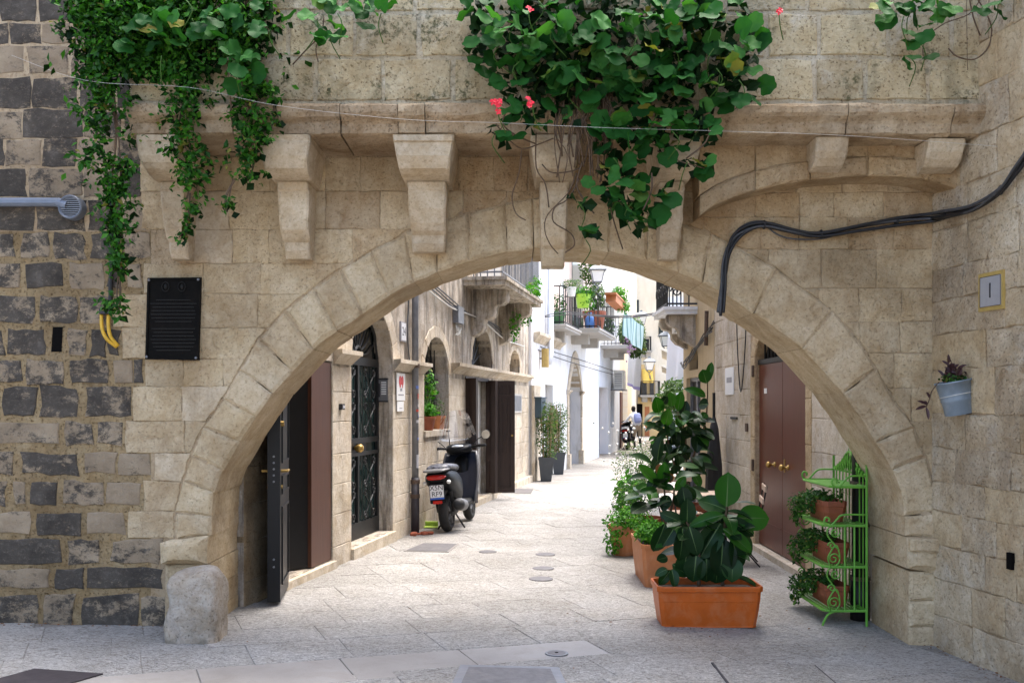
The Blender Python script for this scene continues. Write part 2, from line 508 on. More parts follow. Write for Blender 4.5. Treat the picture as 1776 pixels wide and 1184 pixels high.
simple('stem_dry',(.30,.21,.12),.8,0,.3,30)
simple('stem_green',(.12,.19,.045),.6,0,.2,20)
simple('flower_white',(.78,.78,.74),.6)
simple('flower_lilac',(.40,.24,.38),.6,0,.2,20)
simple('brick_red',(.36,.10,.05),.8,0,.2,20,.3)
simple('plastic_lime',(.38,.52,.06),.45)
simple('canvas_teal',(.03,.16,.17),.7)

def wood(name,c1,c2,rough=.35,scale=(30,30,1.2),spec=.5,bump=.15):
    m=NT(name)
    g=m.noise(2.2,6,.6,vec=m.pos(scale),dist=1.2)
    c=m.ramp(g,[(.3,c1),(.7,c2)])
    m.set(c,rough,normal=m.bump(g,bump,.004),spec=spec)
wood('wood_red',(.042,.014,.007),(.095,.034,.018),.4,spec=.35)
wood('door_oxblood',(.085,.021,.011),(.135,.036,.019),.36,spec=.35)
wood('wood_shutter',(.022,.012,.0085),(.04,.022,.016),.5,spec=.35)
wood('wood_orange',(.36,.11,.03),(.45,.16,.05),.5)
wood('wood_maroon',(.09,.03,.03),(.14,.05,.045),.5)

def leaf_mat(name,c1,c2,c3,rough=.4,trans=.25,by='island',vein=False,spec=.5):
    m=NT(name)
    f=m.island() if by=='island' else m.rand()
    c=m.ramp(f,[(0,c1),(.55,c2),(.955,c3),(.985,(.17,.16,.03)) ] if not name.startswith('leaf_rubber') else [(0,c1),(.55,c2),(1,c3)])
    n=m.noise(14,4,.6)
    c=m.mix(m.ramp(n,[(.35,0.0),(.7,.35)]),c,m.mix(1.0,c,(1.35,1.25,.9),'MULTIPLY'))
    m.set(c,rough,spec=spec)
    tr=m.n('ShaderNodeBsdfTranslucent'); m.l(m.mix(1.0,c,(1.3,1.6,.5),'MULTIPLY'),tr.inputs[0])
    ms=m.n('ShaderNodeMixShader'); ms.inputs[0].default_value=trans
    m.l(m.b.outputs[0],ms.inputs[1]); m.l(tr.outputs[0],ms.inputs[2]); m.l(ms.outputs[0],m.out.inputs[0])
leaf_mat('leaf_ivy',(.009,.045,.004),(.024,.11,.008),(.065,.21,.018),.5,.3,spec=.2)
leaf_mat('leaf_ivy_shaded',(.003,.013,.002),(.006,.026,.003),(.012,.045,.005),.6,.15,spec=.12)  # ivy green darkened to paint the shade inside the mass
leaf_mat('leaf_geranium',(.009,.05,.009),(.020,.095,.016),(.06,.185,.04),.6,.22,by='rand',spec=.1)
leaf_mat('leaf_geranium_shaded',(.003,.015,.003),(.006,.026,.005),(.012,.042,.008),.6,.15,spec=.15)  # geranium green with the shade of the understory put into the colour
leaf_mat('leaf_rubber',(.005,.018,.006),(.009,.032,.009),(.017,.055,.012),.38,.08,by='rand',spec=.2)
leaf_mat('leaf_rubber_young',(.012,.060,.007),(.020,.088,.010),(.034,.12,.013),.38,.22,by='rand',spec=.2)
leaf_mat('leaf_herb',(.022,.105,.007),(.05,.19,.014),(.11,.30,.028),.55,.3,spec=.2)
leaf_mat('leaf_bamboo',(.025,.062,.012),(.06,.115,.03),(.14,.20,.075),.55,.3,spec=.2)
leaf_mat('leaf_olive',(.03,.065,.025),(.075,.125,.055),(.17,.23,.12),.6,.25,spec=.2)
leaf_mat('leaf_trail',(.010,.042,.006),(.022,.08,.010),(.055,.145,.02),.55,.25,spec=.2)
leaf_mat('leaf_purple',(.035,.012,.022),(.06,.02,.03),(.05,.06,.03),.45,.2)
leaf_mat('leaf_rust',(.13,.045,.012),(.19,.07,.018),(.24,.11,.03),.4,.3,by='rand')
simple('midrib',(.07,.13,.03),.5)
simple('petiole',(.05,.11,.018),.6,spec=.2)

def glass_clear():
    m=NT('windscreen_glass')
    g=m.n('ShaderNodeBsdfGlossy'); g.inputs['Roughness'].default_value=.05; g.inputs[0].default_value=(.9,.93,1,1)
    t=m.n('ShaderNodeBsdfTransparent'); t.inputs[0].default_value=(.86,.89,.94,1)
    ms=m.n('ShaderNodeMixShader'); ms.inputs[0].default_value=.34
    m.l(t.outputs[0],ms.inputs[1]); m.l(g.outputs[0],ms.inputs[2]); m.l(ms.outputs[0],m.out.inputs[0])
glass_clear()

# ------------------------------------------------------------------ stone pieces and walls
X,Y_,Z = Vector((1,0,0)),Vector((0,1,0)),Vector((0,0,1))

def stone(name, poly, frame, parent, mat, proud=.012, thick=.10, bev=.012, jit=.004, seg=.2, gap=.004, bulge=.003, smooth=False):
    """one dressed block: polygon (u,v) on a wall frame, worn edges, slightly pillowed face"""
    bulge*=.5
    if abs(proud)<.03: proud=.009+(proud-.012)*.4
    if bev<.016: bev=min(bev,.006)
    O,U,V,N = frame
    a=sum(poly[i][0]*poly[(i+1)%len(poly)][1]-poly[(i+1)%len(poly)][0]*poly[i][1] for i in range(len(poly)))
    if a<0: poly=poly[::-1]
    cu=sum(p[0] for p in poly)/len(poly); cv=sum(p[1] for p in poly)/len(poly)
    pts=[]
    for i in range(len(poly)):
        p,q=poly[i],poly[(i+1)%len(poly)]
        L=math.hypot(q[0]-p[0],q[1]-p[1]); k=max(1,min(4,round(L/seg)))
        for j in range(k):
            t=j/k; u=p[0]+(q[0]-p[0])*t; v=p[1]+(q[1]-p[1])*t
            du,dv=u-cu,v-cv
            u-=math.copysign(min(gap,abs(du)*.4),du) if abs(du)>.01 else 0
            v-=math.copysign(min(gap,abs(dv)*.4),dv) if abs(dv)>.01 else 0
            pts.append((u+rnd(-jit,jit),v+rnd(-jit,jit)))
    n=len(pts); vs=[]; 
    t1,t2=rnd(-1,1)*jit*1.2,rnd(-1,1)*jit*1.2
    for (u,v) in pts: vs.append(O+U*u+V*v-N*thick)
    for (u,v) in pts: vs.append(O+U*u+V*v+N*(proud-bev*.75))
    for (u,v) in pts:
        du,dv=cu-u,cv-v; L=math.hypot(du,dv) or 1; k=min(bev*1.3,L*.4)/L
        vs.append(O+U*(u+du*k)+V*(v+dv*k)+N*(proud+rnd(-.3,.3)*bulge+t1*(u-cu)+t2*(v-cv)))
    vs.append(O+U*cu+V*cv+N*(proud+bulge*rnd(.2,1.3)))
    fs=[]
    for i in range(n):
        j=(i+1)%n
        fs.append((i,j,n+j,n+i)); fs.append((n+i,n+j,2*n+j,2*n+i)); fs.append((2*n+i,2*n+j,3*n))
    return MB().add(vs,fs).build(name,mat,parent,smooth=smooth)

def rectp(a,b,c,d): return [(a,c),(b,c),(b,d),(a,d)]

def op_top(o,s):
    t=max(-1,min(1,(s-(o['s0']+o['s1'])/2)/((o['s1']-o['s0'])/2)))
    k=o.get('kind','rect')
    if k=='round': return o['z1']+o['rise']*math.sqrt(max(0,1-t*t))
    if k=='point': return o['z1']+o['rise']*(1-abs(t)**1.8)
    return o['z1']

def wall(frame, s0, s1, z0, z1, ops, depth=.25, mb=None, ends=True):
    """wall face with openings and their reveals; depth = reveal depth"""
    O,U,V,N=frame; mb=mb or MB()
    P=lambda s,z,d=0.0: O+U*s+V*z+N*d
    xs={s0,s1}
    for o in ops:
        xs|={o['s0'],o['s1']}
        if o.get('kind','rect')!='rect':
            for i in range(1,12): xs.add(o['s0']+(o['s1']-o['s0'])*i/12)
    xs=sorted(x for x in xs if s0<=x<=s1)
    for a,b in zip(xs,xs[1:]):
        if b-a<1e-6: continue
        mid=(a+b)/2
        here=sorted([o for o in ops if o['s0']<mid<o['s1']],key=lambda o:o['z0'])
        za,zb=z0,z0
        for o in here:
            if o['z0']>max(za,zb)+1e-6: mb.quad(P(a,za),P(b,zb),P(b,o['z0']),P(a,o['z0']))
            ta,tb=op_top(o,a),op_top(o,b)
            mb.quad(P(a,ta),P(a,ta,-depth),P(b,tb,-depth),P(b,tb))
            if o['z0']>z0+1e-6: mb.quad(P(a,o['z0']),P(b,o['z0']),P(b,o['z0'],-depth),P(a,o['z0'],-depth))
            za,zb=ta,tb
        mb.quad(P(a,za),P(b,zb),P(b,z1),P(a,z1))
    for o in ops:
        ta,tb=op_top(o,o['s0']),op_top(o,o['s1'])
        mb.quad(P(o['s0'],o['z0']),P(o['s0'],o['z0'],-depth),P(o['s0'],ta,-depth),P(o['s0'],ta))
        mb.quad(P(o['s1'],o['z0'],-depth),P(o['s1'],o['z0']),P(o['s1'],tb),P(o['s1'],tb,-depth))
    if ends:
        D=ends if isinstance(ends,float) else 3.0
        mb.quad(P(s0,z0,-D),P(s0,z0),P(s0,z1),P(s0,z1,-D))
        mb.quad(P(s1,z0),P(s1,z0,-D),P(s1,z1,-D),P(s1,z1))
        mb.quad(P(s0,z1),P(s1,z1),P(s1,z1,-D),P(s0,z1,-D))
        mb.quad(P(s1,z0,-D),P(s0,z0,-D),P(s0,z1,-D),P(s1,z1,-D))
    return mb

def ashlar(frame, s0, s1, courses, lmin, lmax, ops, parent, mat, name='stone_block', **kw):
    for za,zb in zip(courses,courses[1:]):
        segs=[(s0,s1)]
        for o in ops:
            top=o['z1']+(o.get('rise',0) if o.get('kind','rect')!='rect' else 0)
            if o['z0']-.02<zb and top+.0>za:
                pad=o.get('pad',.0)
                a,b=o['s0']-pad,o['s1']+pad
                new=[]
                for (p,q) in segs:
                    if b<=p or a>=q: new.append((p,q)); continue
                    if a>p: new.append((p,a))
                    if b<q: new.append((b,q))
                segs=new
        for (p,q) in segs:
            if q-p<.05: continue
            x=p
            while x<q-1e-4:
                L=rnd(lmin,lmax)
                if q-(x+L)<lmin*.6: L=q-x
                e=min(q,x+L)
                stone(name,rectp(x,e,za,zb),frame,parent,mat,**kw)
                x=e

def arch_ring(frame,o,wid,n,parent,mat,name='voussoir',thick=.2,proud=.02):
    """ring of wedge stones round an arched opening"""
    mid=(o['s0']+o['s1'])/2; half=(o['s1']-o['s0'])/2
    pi,po=[],[]
    for i in range(n+1):
        if o['kind']=='round':
            a=math.pi*i/n; c,sn=math.cos(a),math.sin(a)
            pi.append((mid-half*c,o['z1']+o['rise']*sn)); po.append((mid-(half+wid)*c,o['z1']+(o['rise']+wid)*sn))
        else:
            t=-1+2*i/n; s=mid+half*t
            pi.append((s,op_top(o,s))); 
            so=mid+(half+wid)*t; po.append((so,o['z1']+(o['rise']+wid*1.5)*(1-abs(t)**1.8)))
    for i in range(n):
        stone(name,[pi[i],pi[i+1],po[i+1],po[i]],frame,parent,mat,thick=thick,proud=proud,bev=.008,jit=.002,seg=.4)

for nm,bias in (('dark_stone_heavy',.035),('dark_stone_worn',-.09)):
    m=M_['dark_stone'].copy(); m.name=nm; M_[nm]=m
    for nd in m.node_tree.nodes:
        if nd.type=='MATH' and nd.operation=='SUBTRACT': nd.inputs[1].default_value=.45-bias/.38

# ------------------------------------------------------------------ street
ground=MB()
xs=[-400,-3.5,3.5,400]; ys=[-400,400]
for a,b in zip(xs,xs[1:]):
    ground.quad((a,-400,gz(a)-.007),(b,-400,gz(b)-.007),(b,400,gz(b)-.007),(a,400,gz(a)-.007))
ground=ground.build('street','paving_joint'); tag(ground,kind='structure')
TH=R(22); ux,uy=math.cos(TH),math.sin(TH)
def uvw(u,v): return (u*ux-v*uy, u*uy+v*ux)
def XLl(Y): return -1.98+.185*(Y-8.55)
NSLAB=0
def slab(poly, mat, h=0.0):
    global NSLAB
    NSLAB+=1
    cx=sum(p[0] for p in poly)/len(poly); cy=sum(p[1] for p in poly)/len(poly)
    pts=[]
    for i in range(len(poly)):
        p,q=poly[i],poly[(i+1)%len(poly)]
        for t in (0,.5):
            x=p[0]+(q[0]-p[0])*t; y=p[1]+(q[1]-p[1])*t
            d=math.hypot(cx-x,cy-y); k=.0022/d
            pts.append((x+(cx-x)*k+rnd(-.003,.003),y+(cy-y)*k+rnd(-.003,.003)))
    n=len(pts); vs=[]
    tx,ty=rnd(-.004,.004),rnd(-.004,.004)
    for x,y in pts: vs.append((x,y,gz(x)-.03))
    for x,y in pts: vs.append((x,y,gz(x)-.003+h))
    for x,y in pts:
        d=math.hypot(cx-x,cy-y); k=.004/d
        vs.append((x+(cx-x)*k,y+(cy-y)*k,gz(x)+h+tx*(x-cx)+ty*(y-cy)))
    vs.append((cx,cy,gz(cx)+h+rnd(-.002,.002)))
    fs=[]
    for i in range(n):
        j=(i+1)%n; fs+=[(i,j,n+j,n+i),(n+i,n+j,2*n+j,2*n+i),(2*n+i,2*n+j,3*n)]
    MB().add(vs,fs).build('paving_slab',mat,ground_root)
ROOTM[ground]=Matrix.Identity(4); ground_root=ground
rs=random.Random(3)
v=3.78
while v<20.5:
    dv=.52 if abs(v-5.82)<.3 or v<6.6 else rs.uniform(.40,.55)
    band=abs(v+dv/2-5.99)<.2
    if band: v,dv=5.73,.52
    u=-5.0+rs.uniform(0,.5)
    while u<14:
        du=rs.uniform(.8,1.0) if band else rs.uniform(.5,.95)
        c=uvw(u+du/2,v+dv/2)
        xl=-4.6 if c[1]<7.2 else XLl(c[1])-.35
        xr=3.4
        if xl<c[0]<xr and 5.0<c[1]<20.5:
            smooth=band and c[0]<.25
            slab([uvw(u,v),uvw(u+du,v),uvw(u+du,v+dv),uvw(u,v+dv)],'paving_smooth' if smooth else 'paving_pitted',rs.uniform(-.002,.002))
        u+=du
    v+=dv

# ------------------------------------------------------------------ front plane frame
YW=7.06; K=F/YW
FW=(Vector((0,YW,0)),X,Z,-Y_)
def fw(px,py): return ((px-CX)/K, CAMZ+(HY-py)/K)
def fpoly(pts): return [fw(*p) for p in pts]
XM=968.0
INT=[(602,930),(601,895),(597,854),(580,815),(551,766),(525,723),(495,682),(460,644),(425,605),(383,573),(339,543),(292,512),(250,489),(209,472),(153,452),(88,436),(42,430)]
EXT=[(664,934),(664,888),(652,834),(637,790),(616,740),(581,690),(552,640),(520,588),(475,538),(425,500),(378,466),(325,435),(266,405),(212,387),(158,368),(92,352),(44,344)]
def ext_dx(y):
    if y<340: return -1
    pts=sorted([(b,a) for a,b in EXT]+[(340,0)])
    for (y0,d0),(y1,d1) in zip(pts,pts[1:]):
        if y0<=y<=y1: return d0+(d1-d0)*(y-y0)/max(1e-6,y1-y0)
    return 664

# ------------------------------------------------------------------ dark stone house (left)
dark=empty('dark_stone_house',(-3.6,YW,0),'house wall of dark patchy stone blocks with wide ochre mortar joints beside the archway','house')
u0,_=fw(262,0)
mb=MB().box((-9,YW,-.3),(u0,YW+1.5,5.4))
mb.build('mortar_wall','mortar_ochre',dark)
MB().box((-9,YW-.003,fw(0,402)[1]),(u0-.002,YW+.02,5.39)).build('upper_mortar','mortar_beige',dark)
D_,L_,N_='dark_stone_heavy','dark_stone_worn','dark_stone'
rows=[((-95,-8),[(-60,20,D_),(26,100,N_),(106,180,D_),(186,255,N_)]),
((-3,36),[(-60,-4,D_),(0,62,D_),(68,130,N_),(136,200,D_),(205,258,N_)]),
((42,77),[(-60,14,N_),(20,68,N_),(73,122,L_),(128,190,N_),(195,258,D_)]),
((82,127),[(-60,44,N_),(49,121,D_),(126,180,L_),(186,256,N_)]),
((134,187),[(-60,53,D_),(58,135,N_),(140,200,D_),(205,258,N_)]),
((192,239),[(-60,39,D_),(43,142,N_),(147,210,N_),(214,256,D_)]),
((244,288),[(-60,6,L_),(10,70,N_),(74,132,D_),(137,200,L_),(204,250,N_)]),
((293,342),[(-60,47,D_),(50,143,L_),(147,205,L_),(209,248,N_)]),
((346,399),[(-60,60,L_),(63,150,L_),(153,212,N_),(216,255,D_)]),
((403,448),[(-60,25,D_),(36,88,D_),(93,148,D_),(159,206,D_),(214,262,D_)]),
((457,501),[(-60,35,D_),(46,110,N_),(120,180,L_),(188,214,D_),(221,248,N_)]),
((512,561),[(-60,60,N_),(68,133,L_),(141,190,D_),]),
((571,617),[(-60,7,L_),(13,80,N_),(117,150,L_),(158,185,D_),(189,208,L_)]),
((624,665),[(-60,37,N_),(45,113,L_),(121,187,D_),(197,231,L_),(235,250,D_)]),
((670,722),[(-60,-2,D_),(4,64,D_),(71,137,N_),(151,228,L_)]),
((731,772),[(-60,103,D_),(112,161,D_),(169,214,L_)]),
((784,823),[(-60,22,N_),(35,137,D_),(149,202,L_),(206,263,L_)]),
((834,876),[(-60,11,D_),(23,45,N_),(51,102,D_),(111,180,N_),(184,246,L_)]),
((886,927),[(-60,54,N_),(65,141,N_),(148,216,L_)]),
((935,976),[(-60,107,N_),(118,172,D_),(193,281,L_)]),
((985,1020),[(-60,85,D_),(96,147,D_),(151,281,N_)]),
((1031,1090),[(-60,66,D_),(77,130,N_),(142,240,D_),(243,290,L_)])]
for (y0,y1),bl in rows:
    for a,b,mt in bl:
        if y0<345: a,b,y0_,y1_=a-1.6,b+1.6,y0-1.6,y1+1.6
        else: y0_,y1_=y0,y1
        j=lambda:rnd(-2.5,2.5)
        stone('stone_block',fpoly([(a+j(),y1_+j()),(b+j(),y1_+j()),(b+j(),y0_+j()),(a+j(),y0_+j())]),FW,dark,mt,proud=rnd(.004,.012),bev=.014,jit=.011,seg=.075,bulge=.008,thick=.05)
# putlog hole, its inner shade drawn as a flat near-black plate
p=fpoly([(89,610),(107,610),(109,567),(92,567)])
MB().prism(p,.001,.0035,FW).build('putlog_dark_plate','void_dark',dark)

# ------------------------------------------------------------------ archway house
arch=empty('stone_archway',(0.3,YW,0),'pale limestone archway spanning the alley with corbels and parapet above','archway')
TA=.70
# core of the wall behind the blocks, cut out for the arch
core=MB()
def cut_z(u):
    d=abs((u*K+CX)-XM)
    if d>=630: return -0.3
    pts=sorted([((INT[i][0]+EXT[i][0])/2,(INT[i][1]+EXT[i][1])/2) for i in range(len(INT))]+[(0,385)])
    for (d0,y0),(d1,y1) in zip(pts,pts[1:]):
        if d0<=d<=d1: return fw(0,y0+(y1-y0)*(d-d0)/max(1e-6,d1-d0))[1]
    return fw(0,930)[1]
us=sorted(set([u0,3.2]+[fw(XM+s*d,0)[0] for s in (-1,1) for d in (630.5,629.5,*[(a[0]+b[0])/2 for a,b in zip(INT,EXT)],0)]))
us=[u for u in us if u0<=u<=3.2]
Y0c,Y1c=YW-.0015,YW+TA+.02
for a,b in zip(us,us[1:]):
    za,zb=cut_z(a),cut_z(b)
    for (y,fl) in ((Y0c,0),(Y1c,1)):
        q=[(a,y,za),(b,y,zb),(b,y,3.40),(a,y,3.40)]
        core.quad(*(q[::-1] if fl else q))
    core.quad((a,Y0c,za),(a,Y1c,za),(b,Y1c,zb),(b,Y0c,zb))
core.build('wall_core','mortar_beige',arch)
# voussoirs
def vous(side,idx,mat='voussoir'):
    for i0,i1 in zip(idx,idx[1:]):
        r=range(i0,i1+1)
        pl=[(XM+side*INT[i][0],INT[i][1]) for i in r]+[(XM+side*EXT[i][0],EXT[i][1]) for i in reversed(r)]
        stone('voussoir',fpoly(pl),FW,arch,mat,proud=.021+rnd(-.003,.006),bev=.016+rnd(0,.010),jit=.006,thick=TA,gap=.0006,bulge=.012,seg=.10)
vous(-1,list(range(17)))
vous(1,[0,1,3,4,6,8,10,12,13,14,15,16])
stone('keystone',fpoly([(XM-42,430),(XM+42,430),(XM+44,344),(XM,340),(XM-44,344)]),FW,arch,'voussoir',proud=.021,bev=.018,thick=TA,gap=.0006)
# coursed blocks outside the ring
def clipblk(d0,d1,y0,y1,side):
    ys=[y0+(y1-y0)*i/6 for i in range(7)]
    inner=[]
    for y in ys:
        e=ext_dx(y)+1.5
        if e>=d1: 
            break
        inner.append((max(d0,e),y))
    if len(inner)<2: return None
    yb=inner[-1][1]
    pl=[(d1,inner[0][1]),(d1,yb)]+inner[::-1]
    if len(inner)<7:
        # the ring crosses the outer edge
        lo,hi=yb,min(y1,yb+(y1-y0)/6)
        for _ in range(12):
            m_=(lo+hi)/2
            if ext_dx(m_)+1.5<d1: lo=m_
            else: hi=m_
        pl=[(d1,inner[0][1]),(d1,lo)]+inner[::-1]
    out=[]
    for p in pl:
        if not out or math.hypot(p[0]-out[-1][0],p[1]-out[-1][1])>3: out.append(p)
    if len(out)<3: return None
    ar=abs(sum(out[i][0]*out[(i+1)%len(out)][1]-out[(i+1)%len(out)][0]*out[i][1] for i in range(len(out))))/2
    if ar<120: return None
    return [(XM+side*d,y) for d,y in out]
rl=[(272,332,243),(332,398,246),(398,457,330),(457,510,250),(510,568,196),(568,622,212),(622,670,253),(670,730,231),(730,785,218),(785,834,268),(834,886,250),(886,932,222)]
ra=random.Random(11)
for y0,y1,xl in rl:
    x=xl
    while x<966:
        L=ra.uniform(58,105); e=min(968,x+L)
        if 968-e<30: e=968
        pl=clipblk(XM-e,XM-x,y0,y1,-1)
        if pl:
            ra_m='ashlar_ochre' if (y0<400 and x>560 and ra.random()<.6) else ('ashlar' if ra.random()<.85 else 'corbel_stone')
            stone('stone_block',fpoly(pl),FW,arch,ra_m,proud=.012+ra.uniform(-.004,.008),bev=.005,jit=.006,gap=.001,bulge=.006,seg=.09,thick=.06)
        x=e
rr=[(272,334,[968,1050,1140,1215,1300,1380,1460,1540,1632]),(334,377,[968,1040,1120,1210,1310,1386,1446,1532,1632]),(377,433,[1130,1220,1320,1386,1470,1550,1632]),
(433,500,[1220,1333,1424,1520,1632]),(500,558,[1340,1420,1490,1563,1632]),(558,612,[1420,1490,1560,1632]),(612,672,[1480,1550,1632]),(672,730,[1530,1580,1632]),(730,785,[1570,1632]),(785,840,[1590,1632])]
for y0,y1,js in rr:
    for a,b in zip(js,js[1:]):
        pl=clipblk(a-XM,b-XM,y0,y1,1)
        if pl:
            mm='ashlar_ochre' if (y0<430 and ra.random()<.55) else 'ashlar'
            stone('stone_block',fpoly(pl),FW,arch,mm,proud=.012+ra.uniform(-.004,.008),bev=.005,jit=.006,gap=.001,bulge=.007,seg=.09,thick=.06)
# small rounded patch stone
stone('patch_stone',fpoly([(1572,550),(1598,550),(1600,520),(1594,508),(1580,506),(1571,516)]),FW,arch,'ashlar',proud=.026,bev=.01,thick=.03,jit=.002)
# imposts and jambs
stone('impost',fpoly([(284,975),(352,977),(366,975),(366,926),(300,934),(282,940)]),FW,arch,'voussoir',proud=.10,bev=.05,thick=TA,jit=.006,bulge=.02,seg=.1)
for y0,y1 in ((977,1022),(1022,1062),(1062,1100)):
    stone('jamb_stone',fpoly([(288,y1),(366,y1),(366,y0),(288,y0)]),FW,arch,'ashlar',proud=.031,bev=.02,thick=TA,jit=.003,gap=.0005)
stone('impost',fpoly([(1570,985),(1650,1000),(1650,930),(1570,930)]),FW,arch,'voussoir',proud=.07,bev=.045,thick=TA,jit=.004,bulge=.015,seg=.1)
stone('impost_band',fpoly([(1570,952),(1650,960),(1650,930),(1570,930)]),FW,arch,'voussoir',proud=.10,bev=.02,thick=TA-.02,jit=.003)
for y0,y1 in ((990,1040),(1040,1085),(1085,1135)):
    stone('jamb_stone',fpoly([(1574,y1),(1650,y1),(1650,y0),(1574,y0)]),FW,arch,'ashlar',proud=.031+rnd(0,.008),bev=.02,thick=TA,jit=.003,gap=.0005)

# corbels: two stacked blocks with a curved nose
def noseblock(name,x0,x1,prof,taper,mat,parent,n=2):
    """prof: (protrusion,z) from top to bottom; taper: half-width change at the bottom"""
    xm=(x0+x1)/2; hw=(x1-x0)/2
    vs=[];fs=[];m_=len(prof)
    zt,zb=prof[0][1],prof[-1][1]
    def ring(p,z,b):
        w=hw-taper*((zt-z)/(zt-zb))**1.5-b
        return w
    for (p,z) in prof:
        w=ring(p,z,0); j=lambda:rnd(-.004,.004)
        vs+=[(xm-w+j(),YW+.06,z),(xm-w+j(),YW-p+.014,z+j()),(xm-w+.014+j(),YW-p+j(),z),(xm+w-.014+j(),YW-p+j(),z),(xm+w+j(),YW-p+.014,z+j()),(xm+w+j(),YW+.06,z)]
    for i in range(m_-1):
        for k in range(5):
            a=i*6+k; fs.append((a,a+6,a+7,a+1))
    fs.append((0,1,2,3,4,5)); b=(m_-1)*6; fs.append((b+5,b+4,b+3,b+2,b+1,b))
    return MB().add(vs,fs).build(name,mat,parent)
up=[(.565,3.385),(.562,3.345),(.555,3.338),(.553,3.25),(.535,3.21),(.50,3.175),(.44,3.15),(.35,3.135)]
lo=[(.30,3.130),(.298,3.08),(.285,3.07),(.28,2.95),(.265,2.88),(.24,2.81),(.20,2.76),(.16,2.735),(.155,2.68),(.12,2.625)]
for k,(a,b) in enumerate(((-2.50,-2.20),(-1.69,-1.34),(-.79,-.385),(.125,.46),(.955,1.26))):
    c=(a+b)/2
    noseblock('corbel_upper',a,b,[(p*rnd(.97,1.0),z) for p,z in up],.045,'corbel_stone',arch)
    dz=0.05 if k==2 else 0
    w=(b-a)/2-.068
    noseblock('corbel_lower',c-w,c+w,[(p,z if i<4 else z+(dz if k!=3 else -.05)) for i,(p,z) in enumerate(lo)],.02,'corbel_stone',arch)
# ledge
lp=[(0,3.385),(.52,3.388),(.548,3.40),(.552,3.46),(.565,3.475),(.60,3.50),(.612,3.52),(.612,3.562),(.595,3.582),(0,3.59)]
lx=[(px-CX)*6.48/F for px in (222,402,590,690,737,950,1195,1470,1652,1790)]
for i,(a,b) in enumerate(zip(lx,lx[1:])):
    if i==len(lx)-2: b=3.35
    vs=[];nseg=max(2,int((b-a)/.12)); dy=rnd(-.008,.012); dzz=rnd(-.005,.005)
    for s in range(nseg+1):
        x=a+.003+(b-a-.006)*s/nseg
        for q,(p,z) in enumerate(lp):
            j=.006 if 0<q<9 else 0
            vs.append((x+(rnd(-.003,.003)),YW-p+dy+rnd(-j,j),z+dzz+rnd(-j,j)))
    n=len(lp);fs=[]
    for s in range(nseg):
        for q in range(n):
            q2=(q+1)%n; fs.append((s*n+q,s*n+q2,(s+1)*n+q2,(s+1)*n+q))
    fs.append(tuple(range(n))[::-1]);fs.append(tuple(nseg*n+q for q in range(n)))
    MB().add(vs,fs).build('ledge_stone','ledge_stone',arch,recalc=True)
# parapet
YP=6.53; KP=F/YP
PF=(Vector((0,YP,0)),X,Z,-Y_)
def pp(px,py): return ((px-CX)/KP, CAMZ+(HY-py)/KP)
MB().box((pp(224,0)[0],YP+.004,3.588),(3.23,YW+TA,4.66)).build('parapet_core','mortar_plaster',arch)
for (y0,y1,js) in ((-96,22,[224,350,470,590,720,860,990,1120,1260,1400,1520,1640,1752]),(22,100,[224,300,400,500,615,728,850,960,1090,1210,1330,1420,1540,1650,1752]),(100,177,[224,340,440,548,664,786,900,1010,1130,1250,1412,1500,1610,1752])):
    for a,b in zip(js,js[1:]):
        stone('parapet_block',[pp(a,y1),pp(b,y1),pp(b,y0),pp(a,y0)],PF,arch,'parapet_stone',proud=.002+rnd(0,.007),bev=.012,gap=.015,jit=.008,bulge=.005,thick=.03,seg=.12)
# shallow relieving arch under the right half of the ledge
SQ=(Vector((0,6.80,0)),X,Z,-Y_); KS=F/6.80
def sp(px,py): return ((px-CX)/KS, CAMZ+(HY-py)/KS)
bot=[(1213,374),(1240,356),(1270,343),(1310,331),(1355,321),(1405,313),(1455,308),(1505,306),(1555,307),(1600,312),(1640,322),(1680,338),(1720,356)]
for i0,i1 in ((0,3),(3,5),(5,7),(7,9),(9,12)):
    lowp=bot[i0:i1+1]; tp=[(x,y-34) for x,y in lowp][::-1]
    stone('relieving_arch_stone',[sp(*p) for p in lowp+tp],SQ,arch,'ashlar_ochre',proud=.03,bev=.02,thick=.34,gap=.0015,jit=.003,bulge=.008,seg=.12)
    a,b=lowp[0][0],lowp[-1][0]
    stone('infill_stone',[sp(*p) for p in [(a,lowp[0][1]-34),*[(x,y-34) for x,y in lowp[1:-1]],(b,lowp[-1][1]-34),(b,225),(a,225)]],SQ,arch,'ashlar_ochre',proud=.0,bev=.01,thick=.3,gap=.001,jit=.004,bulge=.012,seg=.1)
sc_=[(.50,3.385),(.495,3.345),(.48,3.30),(.45,3.255),(.40,3.215),(.30,3.195)]
noseblock('small_corbel',sp(1422,0)[0]*.955,sp(1480,0)[0]*.955,sc_,.01,'corbel_stone',arch)
noseblock('small_corbel',sp(1618,0)[0]*.955,sp(1684,0)[0]*.955,[(p,z-.01) for p,z in sc_],.01,'corbel_stone',arch)

MB().box((-2.6,YW+TA+.025,3.36),(3.4,8.3,3.58)).build('added_shade_slab','mortar_plaster',arch)  # unseen slab added to deepen the shade under the arch
